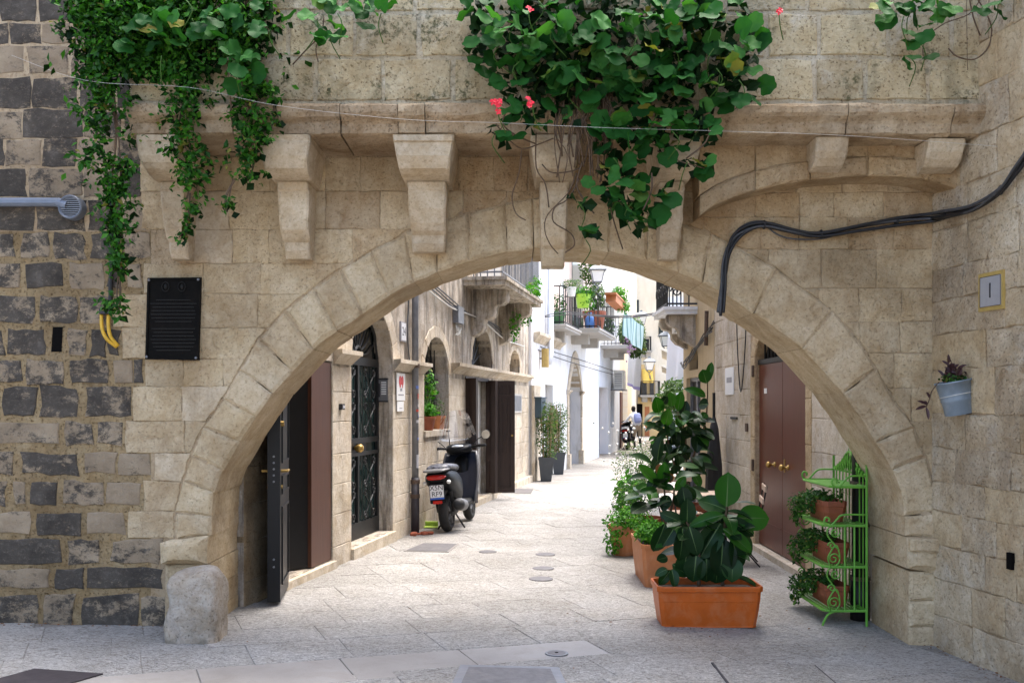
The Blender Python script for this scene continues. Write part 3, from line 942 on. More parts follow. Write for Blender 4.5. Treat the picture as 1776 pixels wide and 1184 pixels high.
# ------------------------------------------------------------------ right house wall (towards the camera)
rgt=empty('ashlar_house',(3.4,6.3,gz(3.4)),'grey-beige ashlar house wall with rough blocks carrying the house number tile','house')
UR=Vector((.158,-.9874,0)).normalized(); NR=UR.cross(Z)
FR=(Vector((3.03,YW,0)),UR,Z,NR)
w=wall(FR,-.02,9.0,-.4,5.2,[],ends=2.5)
w.build('mortar_wall','mortar_beige',rgt)
zc=[-.16,.10,.36,.60,.84,1.05,1.29,1.53,1.84,2.09,2.33,2.55,2.83,3.10,3.38,3.70,4.0,4.3,4.62]
rr2=random.Random(5)
for za,zb in zip(zc,zc[1:]):
    s=0.0
    while s<2.2:
        L=rr2.uniform(.24,.62); e=s+L
        hole=(za<1.0 and zb>.84 and s<.88<e)
        stone('stone_block',rectp(s,e,za,zb),FR,rgt,'grey_ashlar' if rr2.random()<.8 else 'ashlar',proud=.012+rr2.uniform(-.004,.012),bev=.012,jit=.010,gap=.002,bulge=.012,seg=.08,thick=.05)
        s=e
MB().prism(rectp(.85,.90,.555,.66),.0,.031,FR).build('putlog_dark_plate','void_dark',rgt)  # flat near-black plate painted as the shaded inside of a hole
def rw(px,py,d=0.0):
    """pixel -> point on the right wall"""
    k=(px-CX)/F
    s=(k*YW-3.03)/(.158/.9874+k)          # distance along Y
    Yv=YW-s
    p=at(px,py,Yv); return p+NR*d
def rws(px):
    k=(px-CX)/F
    return (k*YW-3.03)/(.158/.9874+k)/.9874

# ------------------------------------------------------------------ left alley facade
def YL(px): return 3.562/(.185-(px-CX)/F)
OL=Vector((XLl(7.76),7.76,0)); UL=Vector((.185,1,0)).normalized(); NL=UL.cross(Z)
FL=(OL,UL,Z,NL)
def sL(Y): return (Y-7.76)/UL.y
fac=empty('weathered_house',(XLl(12)-1.5,12,0),'weathered stone house on the shaded side of the alley with carved balcony brackets','house')
o_dark=dict(s0=sL(8.50),s1=sL(9.66),z0=.06,z1=2.02,kind='rect')
o_green=dict(s0=sL(10.19),s1=sL(11.60),z0=.10,z1=2.06,rise=.62,kind='round')
o_win=dict(s0=sL(12.95),s1=sL(14.25),z0=1.24,z1=2.02,rise=.50,kind='round')
o_shut=dict(s0=sL(15.3),s1=sL(17.05),z0=.05,z1=2.03,kind='rect')
o_fan=dict(s0=sL(15.75),s1=sL(17.35),z0=2.22,z1=2.30,rise=.58,kind='round')
o_nich=dict(s0=sL(19.0),s1=sL(20.1),z0=2.22,z1=2.36,rise=.30,kind='round')
ops=[o_dark,o_green,o_win,o_shut,o_fan,o_nich]
wall(FL,0,sL(21.2),-.4,6.6,ops,depth=.26,ends=5.0).build('wall','facade_weathered',fac)
# near-black linings stand in for the unlit rooms behind the openings
for o,dd in ((o_dark,1.2),(o_green,.5),(o_win,.5),(o_shut,.5),(o_fan,.4),(o_nich,.2)):
    top=o['z1']+o.get('rise',0)
    q=MB()
    q.prism(rectp(o['s0']-.2,o['s1']+.2,o['z0']-.15,top+.1),-.30-dd,-.31-dd+.02,FL)
    for a in (o['s0']-.02,o['s1']+.0): q.prism(rectp(a,a+.02,o['z0']-.15,top+.1),-.30-dd,-.262,FL)
    q.prism(rectp(o['s0'],o['s1'],top,top+.02),-.30-dd,-.262,FL)
    q.prism(rectp(o['s0'],o['s1'],o['z0']-.02,o['z0']-.004),-.30-dd,-.262,FL)
    q.build('room_lining','void_dark',fac)
cs=[-.12,.18,.50,.80,1.10,1.42,1.72,1.98]
ashlar(FL,.0,o_dark['s0'],cs+[2.3,2.6],.4,.8,[],fac,'dark_shaded_jamb',proud=.012,bev=.006,jit=.004,gap=.0018,bulge=.006,seg=.2,thick=.08)
ashlar(FL,o_dark['s1'],sL(14.3),cs,.45,.85,[dict(o,pad=.0) for o in ops],fac,'alley_stone',proud=.012,bev=.006,jit=.002,gap=.0018,bulge=.003,seg=.3,thick=.08)
ashlar(FL,sL(14.3),sL(21.15),cs,.6,1.0,ops,fac,'alley_stone',proud=.012,bev=.006,jit=.002,gap=.0018,bulge=.003,seg=.3,thick=.08)
ashlar(FL,sL(7.8),sL(10.1),[2.14,2.45,2.75,3.05],.5,.8,[],fac,'alley_stone',proud=.012,bev=.006,jit=.002,gap=.0018,seg=.3,thick=.08)
arch_ring(FL,o_green,.22,9,fac,'alley_stone',thick=.262)
arch_ring(FL,o_win,.16,9,fac,'alley_stone',thick=.262)
arch_ring(FL,o_fan,.16,9,fac,'alley_stone',thick=.262)
arch_ring(FL,o_nich,.12,7,fac,'alley_stone',thick=.262)
def cornice(sa,sb,zb,h=.14,pr=.12,name='cornice',mat='alley_stone',frame=FL,parent=fac):
    O,U,V,N=frame
    prof=[(-.02,zb),(.02,zb),(.05,zb+h*.25),(pr*.8,zb+h*.6),(pr,zb+h*.68),(pr,zb+h),(-.02,zb+h)]
    vs=[];n=len(prof)
    for s in (sa,sb):
        for i,(p,z) in enumerate(prof): vs.append(O+U*(s+(p*.6 if s==sb else -p*.6))+V*z+N*p)
    fs=[(i,(i+1)%n,n+(i+1)%n,n+i) for i in range(n)]+[tuple(range(n))[::-1],tuple(range(n,2*n))]
    return MB().add(vs,fs).build(name,mat,parent,recalc=True)
cornice(sL(9.70),sL(10.16),2.0); cornice(sL(11.62),sL(12.9),1.99); cornice(sL(14.4),sL(20.95),2.05,.15,.16)
# sills and steps
MB().prism(rectp(o_win['s0']-.04,o_win['s1']+.04,1.16,1.238),-.25,.04,FL).build('window_sill','alley_stone',fac)
MB().prism(rectp(o_green['s0']-.02,o_green['s1']+.04,-.2,.095),-.25,.045,FL).build('door_step','alley_stone',fac)
MB().prism(rectp(o_dark['s0']-.02,o_dark['s1']+.02,-.2,.055),-.25,.05,FL).build('door_step','alley_stone',fac)
MB().prism(rectp(o_shut['s0']-.1,sL(17.3),-.2,.045),-.25,.10,FL).build('door_step','alley_stone',fac)
MB().prism(rectp(sL(18.7),sL(21.2),-.2,.06),-.05,.10,FL).build('door_step','alley_stone',fac)
# base blocks of the piers
def Pf(frame,s,z,d=0.0): return frame[0]+frame[1]*s+frame[2]*z+frame[3]*d

# open black security door and reddish wood leaf
def leafdoor(frame,hs,hd,ang,width,z0,z1,th,mats,name,parent,panels=True):
    """door leaf hinged at (hs,hd) on the frame, turned ang degrees from the wall plane towards the street"""
    O,U,V,N=frame
    H=Pf(frame,hs,0,hd); a=R(ang)
    d=U*math.cos(a)+N*math.sin(a); n=d.cross(V)
    fr=(H,d,V,n)
    mb=MB().prism(rectp(0,width,z0,z1),-th/2,th/2,fr)
    o=mb.build(name,mats[0],parent)
    if panels:
        for zz0,zz1 in ((z0+.12,z0+.75),(z0+.85,z0+1.0),(z0+1.1,z1-.14)):
            for sgn in (1,-1):
                pm=MB()
                bx=[(.10,width-.10,zz0,zz0+.02),(.10,width-.10,zz1-.02,zz1),(.10,.12,zz0+.02,zz1-.02),(width-.12,width-.10,zz0+.02,zz1-.02)]
                for q in bx: pm.prism(rectp(*q),sgn*th/2-.001,sgn*(th/2+.012),fr)
                pm.build('panel_moulding',mats[0],o)
    return o,fr
bd,bfr=leafdoor(FL,o_dark['s0']+.03,-.01,162,.72,.02,1.98,.10,['black_paint'],'door_leaf',fac)
tag(bd,'black panelled security door leaf standing open')
# edge bolts, lock, handle
mb=MB()
for z in (.98,1.03,1.08,1.13,1.18,.30,.36): mb.tube([bfr[0]+bfr[1]*.715+Z*z+bfr[3]*0,bfr[0]+bfr[1]*.728+Z*z],.009,8)
mb.build('lock_bolt','steel_frame',bd)
hb=bfr[0]+bfr[1]*.64+Z*1.06
mb=MB()
for sg in (1,-1):
    n=bfr[3]*sg
    mb.tube([hb+n*.05,hb+n*.095],.011,8); mb.tube(smooth_path([hb+n*.095,hb+n*.10-bfr[1]*.03,hb+n*.098-bfr[1]*.12]),.010,8)
    mb.tube([hb+n*.05+Z*.38,hb+n*.072+Z*.38],.022,10); mb.tube([hb+n*.05-Z*.13,hb+n*.06-Z*.13],.014,8)
mb.build('handle','brass',bd)
rd,rfr=leafdoor(FL,o_dark['s1']-.015,-.03,180,.50,.07,2.0,.05,['wood_red'],'inner_panel',fac,False)
rd2,rfr2=leafdoor(FL,o_dark['s1']-.50,-.055,212,.34,.07,2.0,.04,['black_paint'],'inner_leaf',fac,False)
# green iron gate door with scrolls
gd=empty
GF=(Pf(FL,0,0,-.20),UL,Z,NL)
g0,g1=o_green['s0']+.01,o_green['s1']-.01; gm=(g0+g1)/2
door=MB().prism(rectp(g0,g1,.10,2.08),-.02,.0,GF).build('gate_glass','glass_teal',fac)
fan=[]
for i in range(13):
    a=math.pi*i/12; fan.append((gm-(g1-g0)/2*math.cos(a),2.08+.60*math.sin(a)))
MB().prism(fan,-.02,.0,GF).build('fanlight_glass','glass_dark',fac)
mb=MB()
def bar(mb,a,b,r=.008,n=6,fr=GF,d=.03): mb.tube([Pf(fr,a[0],a[1],d),Pf(fr,b[0],b[1],d)],r,n)
for (a,b,z0,z1) in ((g0,g0+.05,.1,2.08),(g1-.05,g1,.1,2.08),(gm-.025,gm+.025,.1,2.08),(g0,g1,.1,.28),(g0,g1,1.16,1.22),(g0,g1,1.02,1.06),(g0,g1,2.03,2.12)):
    mb.prism(rectp(a,b,z0,z1),.005,.035+rnd(0,.006),GF)
mb.prism(rectp(gm-.3,gm+.3,1.06,1.16),.005,.02,GF)
mb.build('gate_frame','black_iron',fac)
mb=MB()
for k in range(1,6):
    for a,b in ((g0+.05,gm-.025),(gm+.025,g1-.05)):
        s=a+(b-a)*k/6; bar(mb,(s,.28),(s,1.02),.006); bar(mb,(s,1.22),(s,2.03),.006)
mb.build('gate_bars','black_iron',fac)
def scroll(c,r,turns,fr,d,flip=1,n=22,up=1):
    pts=[]
    for i in range(n+1):
        t=i/n; a=t*turns*2*math.pi; rr_=r*(1-.82*t)
        pts.append(Pf(fr,c[0]+flip*rr_*math.cos(a),c[1]+up*rr_*math.sin(a),d))
    return pts
mb=MB()
for a,b in ((g0+.05,gm-.025),(gm+.025,g1-.05)):
    m_=(a+b)/2; hw=(b-a)/2
    for (z0,z1) in ((.30,.65),(.65,1.0),(1.26,1.62),(1.66,2.0)):
        zm=(z0+z1)/2
        for f in (1,-1):
            mb.tube(smooth_path([Pf(GF,m_+f*hw*.55,z0+.03,.045),Pf(GF,m_+f*hw*.2,zm-.06,.045),Pf(GF,m_+f*hw*.1,zm,.045),Pf(GF,m_+f*hw*.35,zm+.07,.045),Pf(GF,m_+f*hw*.6,z1-.03,.045)]),.009,5)
            mb.tube(scroll((m_+f*hw*.45,z0+.04),.055,1.3,GF,.045,f),.008,5)
            mb.tube(scroll((m_+f*hw*.45,z1-.04),.055,1.3,GF,.045,f,up=-1),.008,5)
mb.build('gate_scrolls','black_iron',fac)
mb=MB()
for k in range(1,9):
    a=math.pi*k/9
    mb.tube(smooth_path([Pf(GF,gm-.10*math.cos(a),2.12+.10*math.sin(a),.02),Pf(GF,gm-.33*math.cos(a+.12),2.1+.33*math.sin(a+.12),.02),Pf(GF,gm-.6*math.cos(a),2.1+.55*math.sin(a),.02)]),.010,5)
mb.tube([Pf(GF,gm-.12*math.cos(math.pi*i/8),2.12+.12*math.sin(math.pi*i/8),.025) for i in range(9)],.02,6)
mb.tube([Pf(GF,gm-(g1-g0-.04)/2*math.cos(math.pi*i/16),2.10+.59*math.sin(math.pi*i/16),.02) for i in range(17)],.02,6)
mb.build('fanlight_grille','black_iron',fac)
MB().lathe([(.02,0),(.03,.02),(.045,.05),(.048,.075),(.03,.10),(.0,.105)],14,Matrix.Translation(Pf(GF,gm-.10,1.11,.02))@NL.to_track_quat('Z','Y').to_matrix().to_4x4()).build('door_knob','brass',fac,smooth=True)
# window glass + bars
WFm=(Pf(FL,0,0,-.22),UL,Z,NL)
w0,w1=o_win['s0'],o_win['s1']; wm=(w0+w1)/2
pl=[(w0,1.24),(w1,1.24)]+[(wm+(w1-w0)/2*math.cos(math.pi*i/12),2.02+.5*math.sin(math.pi*i/12)) for i in range(13)]
MB().prism(pl,-.02,0,WFm).build('window_glass','glass_dark',fac)
mb=MB()
for k in range(1,7):
    s=w0+(w1-w0)*k/7; t=(s-wm)/((w1-w0)/2)
    bar(mb,(s,1.24),(s,2.02+.5*math.sqrt(1-t*t)),.009,6,WFm,.06)
for z in (1.5,1.95): bar(mb,(w0,z),(w1,z),.010,6,WFm,.06)
mb.build('window_bars','black_iron',fac)
fm=[(o_fan['s0'],2.22),(o_fan['s1'],2.22)]+[((o_fan['s0']+o_fan['s1'])/2+(o_fan['s1']-o_fan['s0'])/2*math.cos(math.pi*i/12),2.30+.58*math.sin(math.pi*i/12)) for i in range(13)]
MB().prism(fm,-.02,0,WFm).build('fanlight_glass','glass_dark',fac)
mb=MB()
fc=(o_fan['s0']+o_fan['s1'])/2
for k in range(1,8):
    a=math.pi*k/8; mb.tube([Pf(WFm,fc,2.25,.04),Pf(WFm,fc+.75*math.cos(a),2.27+.56*math.sin(a),.04)],.009,5)
mb.build('fanlight_grille','black_iron',fac)
# shuttered doorway
s0,s1=o_shut['s0'],o_shut['s1']
wd=MB().prism(rectp(s0+.05,s1-.05,.05,2.0),-.16,-.13,FL)
for k in range(9):
    s=s0+.12+k*.17; wd.prism(rectp(s,s+.10,.10,1.96),-.13,-.118,FL)
wd.build('white_door','white_paint',fac)
MB().prism(rectp(s0,s1,1.98,2.03),-.2,.01,FL).build('door_head','wood_shutter',fac)
def shutter(hs,hd,ang,wd_,name='shutter'):
    o,fr=leafdoor(FL,hs,hd,ang,wd_,.06,2.0,.045,['wood_shutter'],name,fac,False)
    # raised stiles, rails, slats above, solid panel below
    for sg in (1,-1):
        mb=MB()
        for q in ((0,.07,.06,2.0),(wd_-.07,wd_,.06,2.0)): mb.prism(rectp(*q),sg*.0225,sg*.036,fr)
        for q in ((.07,wd_-.07,.06,.16),(.07,wd_-.07,.62,.74),(.07,wd_-.07,1.72,1.76),(.07,wd_-.07,1.92,2.0)): mb.prism(rectp(*q),sg*.0225,sg*.036,fr)
        mb.build('shutter_frame','wood_shutter',o)
        n=4
        for k in range(n):
            a=.07+(wd_-.14)*(k+.5)/n
            MB().prism(rectp(a-.018,a+.018,.74,1.92),sg*.0225,sg*.034,fr).build('slat','wood_shutter',o)
    return o,fr
shutter(s0+.02,.0,102,.20)
sh,shf=shutter(s1-.02,.03,74,.43)
sh2,_=shutter(s1-.04,-.02,112,.20)
MB().tube([shf[0]+shf[1]*.38+Z*1.05+shf[3]*.03,shf[0]+shf[1]*.38+Z*1.05+shf[3]*.075],.018,8).build('handle','brass',sh)

# carved balcony on the weathered house
BZ=3.43; b0,b1=sL(15.15),sL(18.75); BW=.66
mb=MB().prism(rectp(b0,b1,BZ,BZ+.13),-.02,BW,FL); mb.prism(rectp(b0-.03,b1+.03,BZ+.075,BZ+.125),-.02,BW+.035,FL)
mb.build('balcony_slab','facade_weathered',fac)
def bracket(s,w=.26):
    # S-scroll side profile (distance from wall, z)
    pr=[(-.01,BZ-.002),(.56,BZ-.002),(.58,BZ-.10),(.56,BZ-.19),(.50,BZ-.24),(.42,BZ-.25),(.38,BZ-.29),(.385,BZ-.36),(.35,BZ-.44),(.28,BZ-.47),(.22,BZ-.48),(.20,BZ-.53),(.20,BZ-.60),(.15,BZ-.68),(.08,BZ-.72),(-.01,BZ-.76)]
    O,U,V,N=FL; vs=[];n=len(pr)
    for a in (s-w/2,s-w/2+.015,s+w/2-.015,s+w/2):
        ins=.0 if abs(a-s)<w/2-.01 else .015
        for (p,z) in pr: vs.append(O+U*a+V*z+N*(p-ins*(p>.05)))
    fs=[]
    for k in range(3):
        for i in range(n): fs.append((k*n+i,k*n+(i+1)%n,(k+1)*n+(i+1)%n,(k+1)*n+i))
    fs+=[tuple(range(n))[::-1],tuple(range(3*n,4*n))]
    MB().add(vs,fs).build('bracket','facade_weathered',fac,recalc=True)
for s in (b0+.75,b1-.62): bracket(s)
mb=MB()
for k in range(28):
    s=b0+.04+(b1-b0-.08)*k/27; mb.tube([Pf(FL,s,BZ+.13,BW-.05),Pf(FL,s,BZ+1.12,BW-.05)],.010,5)
for k in range(5):
    d=.05+k*.11; mb.tube([Pf(FL,b0+.04,BZ+.13,d),Pf(FL,b0+.04,BZ+1.12,d)],.010,5); mb.tube([Pf(FL,b1-.04,BZ+.13,d),Pf(FL,b1-.04,BZ+1.12,d)],.010,5)
for z in (BZ+.20,BZ+1.12):
    mb.tube([Pf(FL,b0+.04,z,.0),Pf(FL,b0+.04,z,BW-.05),Pf(FL,b1-.04,z,BW-.05),Pf(FL,b1-.04,z,0)],.016,6)
mb.build('balcony_railing','steel_frame',fac)
# balcony door with pale shutters above
MB().prism(rectp(b0+.9,b1-.9,BZ+.13,BZ+2.3),0.002,.04,FL).build('balcony_door','plaster_grey',fac)

# ------------------------------------------------------------------ white house further on
def XW(Y): return .45+.225*(Y-21.3)
def YWh(px): return 4.34/(.225-(px-CX)/F)
UW=Vector((.225,1,0)).normalized(); NW=UW.cross(Z)
FWH=(Vector((XW(21.2),21.2,0)),UW,Z,NW)
def sW(Y): return (Y-21.2)/UW.y
whi=empty('white_house',(XW(26)-1.5,26,gz(2)),'whitewashed house with pointed stone doorway and planted balconies','house')
q_n=dict(s0=sW(22.7),s1=sW(23.7),z0=.0,z1=2.05,kind='rect')
q_a=dict(s0=sW(25.9),s1=sW(28.0),z0=-.2,z1=1.95,rise=.75,kind='point')
q_p=dict(s0=sW(31.9),s1=sW(34.2),z0=-.2,z1=2.15,kind='rect')
q_w=dict(s0=sW(34.9),s1=sW(35.9),z0=.75,z1=2.0,rise=.35,kind='round')
wall(FWH,0,sW(30.9),-.5,6.2,[q_n,q_a],depth=.3,ends=4.0).build('wall','plaster_white',whi)
wall((FWH[0]+NW*.0,UW,Z,NW),sW(30.9)+.01,sW(37.7),-.5,4.6,[q_p,q_w],depth=.3,ends=4.0).build('wall','plaster_bluewhite',whi)
for o,mt,dd in ((q_n,'plaster_grey',-.05),(q_a,'wood_shutter',-.2),(q_p,'plaster_peach',-.22),(q_w,'glass_dark',-.2)):
    pl=[(o['s0']-.05,o['z0']-.05),(o['s1']+.05,o['z0']-.05),(o['s1']+.05,o['z1']+o.get('rise',0)+.05),(o['s0']-.05,o['z1']+o.get('rise',0)+.05)]
    MB().prism(pl,-.34,dd-.1+.0,FWH).build({'plaster_grey':'blind_panel','wood_shutter':'door','plaster_peach':'peach_doorway','glass_dark':'window'}[mt],mt,whi)
arch_ring(FWH,q_a,.24,10,whi,'alley_stone',thick=.3,proud=.04)
for sa,sb in ((q_a['s0']-.24,q_a['s0']),(q_a['s1'],q_a['s1']+.24)):
    for za,zb in zip([-.2,.15,.5,.85,1.2,1.55,1.9],[.15,.5,.85,1.2,1.55,1.9,1.96]):
        stone('jamb_stone',rectp(sa,sb,za,zb),FWH,whi,'alley_stone',proud=.04,thick=.3,bev=.01,jit=.003)
    cornice(sa-.04,sb+.04,1.84,.12,.10,'impost',parent=whi,frame=FWH)
    MB().prism(rectp(sa-.02,sb+.02,-.2,.28),-.05,.09,FWH).build('plinth_stone','alley_stone',whi)
MB().prism(rectp(.0,.75,-.3,.0+2.0),-.05,.06,FWH).build('corner_pilaster','alley_stone',whi)
# string course + eaves
cornice(sW(21.4),sW(24.6),2.95,.22,.16,'cornice',parent=whi,frame=FWH,mat='alley_stone')

def balcony(house,frame,a,b,wd_,z,name='balcony',mat='plaster_grey',rail='black_iron',h=1.0,nb=12,brk=2):
    sl_=MB().prism(rectp(a,b,z,z+.10),-.02,wd_,frame); sl_.prism(rectp(a-.03,b+.03,z+.06,z+.11),-.02,wd_+.03,frame)
    sl_=sl_.build('balcony_slab',mat,house)
    mb=MB()
    for k in range(nb+1):
        s=a+.04+(b-a-.08)*k/nb; mb.tube([Pf(frame,s,z+.10,wd_-.04),Pf(frame,s,z+h,wd_-.04)],.012,5)
    m=max(2,int(wd_/.12))
    for k in range(1,m):
        d=wd_*k/m
        for s in (a+.04,b-.04): mb.tube([Pf(frame,s,z+.10,d),Pf(frame,s,z+h,d)],.012,5)
    for zz in (z+.16,z+h): mb.tube([Pf(frame,a+.04,zz,0),Pf(frame,a+.04,zz,wd_-.04),Pf(frame,b-.04,zz,wd_-.04),Pf(frame,b-.04,zz,0)],.017,6)
    mb.build('balcony_railing',rail,house)
    for k in range(brk):
        s=a+(b-a)*(k+.5)/brk
        MB().prism(rectp(s-.14,s+.14,z-.26,z),-.02,wd_*.55,frame).build('bracket',mat,house)
balcony(whi,FWH,sW(23.0),sW(25.3),.42,3.36,nb=9,brk=1)
balcony(whi,FWH,sW(25.6),sW(29.2),.85,3.46,nb=12,brk=2)
balcony(whi,FWH,sW(32.2),sW(35.8),.85,3.42,nb=12,brk=2)
for a,b,mt in ((23.6,24.6,'plaster_pink'),(26.4,28.4,'glass_dark')):
    MB().prism(rectp(sW(a),sW(b),3.48,5.5),.003,.03,FWH).build('balcony_door',mt,whi)
MB().prism(rectp(sW(25.2),sW(30.2),3.6,6.19),.002,.014,FWH).build('pink_render','plaster_pink',whi)

# ------------------------------------------------------------------ buildings closing the alley
far1=empty('pale_house',(6.5,45,gz(3.5)),'tall pale house with tiled wall panel beyond the parked motorcycle','house')
A=Vector((4.15,38.0,0)); B=Vector((6.75,53,0)); U3=(B-A).normalized(); N3=U3.cross(Z); F3=(A,U3,Z,N3)
L3=(B-A).length
wall(F3,0,L3,-.5,8.5,[],ends=4.0).build('wall','plaster_cream',far1)
MB().prism(rectp(.3,1.6,-.3,2.05),.003,.05,F3).build('door','wood_maroon',far1)
for j in range(7):
    for i in range(4):
        MB().prism(rectp(2.2+i*.9,3.08+i*.9,.35+j*.28,.61+j*.28),.0,.02,F3).build('wall_tile','tile_white',far1)
far2=empty('yellow_house',(9.2,54.5,gz(3.5)),'ochre yellow house with iron balcony closing the end of the alley','house')
F4=(Vector((5.6,53,0)),X,Z,-Y_)
def f4(px): return (px-CX)*53/F-5.6
def z4(py): return CAMZ+(HY-py)*53/F
wall(F4,0,7.5,-.5,9.4,[],ends=4.0).build('wall','plaster_cream',far2)
MB().prism(rectp(f4(1106),f4(1196),-.4,z4(688)),.003,.06,F4).build('ground_floor_render','plaster_yellow',far2)
MB().prism(rectp(f4(1118),f4(1126),-.2,z4(705)),.06,.09,F4).build('door','wood_orange',far2)
MB().prism(rectp(f4(1104),f4(1114),-.2,z4(700)),.06,.085,F4).build('doorway','void_dark',far2)
MB().prism(rectp(f4(1112),f4(1136),z4(688),z4(632)),.0,.03,F4).build('ochre_render','plaster_yellow',far2)
MB().prism(rectp(f4(1113),f4(1121),z4(686),z4(662)),.032,.05,F4).build('window','glass_dark',far2)
MB().prism(rectp(f4(1127),f4(1134),z4(686),z4(662)),.032,.05,F4).build('window','glass_dark',far2)
aw=MB().grid(lambda u,v:Pf(F4,f4(1113)+(f4(1131)-f4(1113))*u,z4(664)+(z4(640)-z4(664))*v,.06+.5*(1-v)+.04*math.sin(u*9)),10,4)
aw.build('awning','awning_yellow',far2)
balcony(far2,F4,f4(1108),f4(1142),.8,z4(688)-.02,nb=14,h=.85)
balcony(far2,F4,f4(1108),f4(1128),.6,z4(612),nb=10,h=.85)
MB().prism(rectp(f4(1109),f4(1125),z4(612),z4(588)),.003,.04,F4).build('window','glass_dark',far2)
for px,py in ((1142,560),(1090,500),(1100,520)):
    MB().prism(rectp(f4(px),f4(px+8),z4(py+22),z4(py)),.003,.04,F4).build('window','glass_dark',far2)
far3=empty('cream_house',(6.6,32,gz(3.5)),'cream house with stepped cornices behind the hanging white sheet','house')
A=Vector((5.25,33,0)); B=Vector((7.6,48,0)); U5=(A-B).normalized(); N5=U5.cross(Z); F5=(B,U5,Z,N5); L5=(B-A).length
wall(F5,0,L5,-.5,5.2,[],ends=False).build('wall','plaster_cream',far3)
F6=(A,X,Z,-Y_)
wall(F6,0,6,-.5,5.2,[],ends=False).build('wall','plaster_white',far3)
for k,z in enumerate((2.2,2.75,3.3)):
    cornice(L5-6,L5-.02,z,.16,.22,'cornice',mat='plaster_cream',frame=F5,parent=far3)

# ------------------------------------------------------------------ right side of the alley
rh=empty('doorway_house',(3.4,11,gz(3.4)),'stone house with oxblood double door beside the potted plants','house')
FRA=(Vector((2.9,14.0,0)),-Y_,Z,-X)
def sR(Y): return 14.0-Y
d_o=dict(s0=sR(11.68),s1=sR(9.66),z0=-.07,z1=2.16,rise=.32,kind='round')
wall(FRA,0,sR(7.70),-.5,6.8,[d_o],depth=.12,ends=4.0).build('wall','mortar_beige',rh)
zc2=[-.16,.18,.50,.82,1.14,1.46,1.78,2.10,2.42,2.75,3.08,3.4]
ashlar(FRA,.0,sR(7.72),zc2,.35,.75,[dict(d_o,pad=.20)],rh,'alley_stone',proud=.012,bev=.008,jit=.004,gap=.002,bulge=.006,seg=.2,thick=.06)
arch_ring(FRA,d_o,.20,9,rh,'ashlar',thick=.12,proud=.016)
for sa,sb in ((d_o['s0']-.20,d_o['s0']),(d_o['s1'],d_o['s1']+.2)):
    for za,zb in zip([-.16,.3,.75,1.2,1.65],[.3,.75,1.2,1.65,2.16]):
        stone('jamb_stone',rectp(sa,sb,za,zb),FRA,rh,'ashlar',proud=.018,thick=.12,bev=.008,jit=.003)
mid=(d_o['s0']+d_o['s1'])/2
for k,(a,b) in enumerate(((d_o['s0']+.01,mid-.006),(mid+.006,d_o['s1']-.03))):
    dl=MB().prism(rectp(a,b,-.05,2.06),-.10,-.045,FRA).build('door_leaf','door_oxblood',rh)
    mb=MB()
    for q in ((a+.05,b-.05,.22,.235),): mb.prism(rectp(*q),-.046,-.040,FRA)
    mb.build('moulding','door_oxblood',dl)
    c=b-.30 if k==0 else a+.22
    mb=MB().lathe([(.03,0),(.03,.01),(.014,.016),(.014,.05),(.034,.06),(.036,.085),(.02,.10),(0,.102)],12,Matrix.Translation(Pf(FRA,c,.92,-.045))@(-X).to_track_quat('Z','Y').to_matrix().to_4x4())
    mb.build('door_knob','brass',dl,smooth=True)
    if k==1: MB().prism(rectp(a+.06,a+.10,.86,1.0),-.046,-.038,FRA).build('key_plate','brass',dl)
MB().prism(rectp(d_o['s0']+.25,d_o['s0']+.36,1.72,1.78),-.046,-.04,FRA).build('name_plate','paper_white',rh)
MB().prism(rectp(d_o['s0'],d_o['s1'],2.065,2.12),-.11,-.03,FRA).build('transom','black_iron',rh)
MB().prism(rectp(d_o['s0'],d_o['s1'],2.12,2.50),-.13,-.122,FRA).build('fanlight_glass','void_dark',rh)
mb=MB()
for k in range(1,14):
    s=d_o['s0']+(d_o['s1']-d_o['s0'])*k/14; mb.tube([Pf(FRA,s,2.10,-.08),Pf(FRA,s,op_top(d_o,s),-.08)],.012,5)
mb.build('fanlight_bars','black_iron',rh)
MB().prism(rectp(d_o['s1']-.03,d_o['s1'],-.07,2.2),-.11,-.02,FRA).build('door_post','black_iron',rh)
MB().prism(rectp(d_o['s0']-.05,d_o['s1']+.05,-.3,-.065),-.12,.05,FRA).build('door_step','alley_stone',rh)
for z in (1.92,.80): MB().cbox((2.865,11.69,z),(2.90,11.74,z+.14),.006).build('hinge','rust_iron',rh)

rh2=empty('ochre_house',(3.4,15.2,gz(3.4)),'narrow ochre rendered house with glazed black door behind the rubber tree','house')
FRB=(Vector((2.885,16.5,0)),-Y_,Z,-X)
def sB(Y): return 16.5-Y
e_d=dict(s0=sB(16.2),s1=sB(15.0),z0=-.1,z1=2.02,kind='rect')
e_w=dict(s0=sB(15.95),s1=sB(15.2),z0=2.14,z1=2.30,rise=.22,kind='round')
wall(FRB,0,2.49,-.5,6.4,[e_d,e_w],depth=.15,ends=4.0).build('wall','plaster_ochre',rh2)
MB().prism(rectp(e_d['s0'],e_d['s1'],-.1,2.6),-.20,-.151,FRB).build('room_lining','void_dark',rh2)
mb=MB()
for s in (e_d['s0'],(e_d['s0']+e_d['s1'])/2-.03,e_d['s1']-.06): mb.prism(rectp(s,s+.06,-.1,2.02),-.14,-.06,FRB)
mb.prism(rectp(e_d['s0']+.06,e_d['s1']-.06,1.96,2.02),-.14,-.065,FRB)
mb.build('door_frame','steel_frame',rh2)
for s in (e_d['s0']+.06,(e_d['s0']+e_d['s1'])/2+.03): MB().prism(rectp(s,s+.48,-.1,1.96),-.13,-.10,FRB).build('door_leaf','black_paint',rh2)
MB().prism(rectp(e_w['s0'],e_w['s1'],2.13,2.55),-.151,-.12,FRB).build('window','glass_dark',rh2)
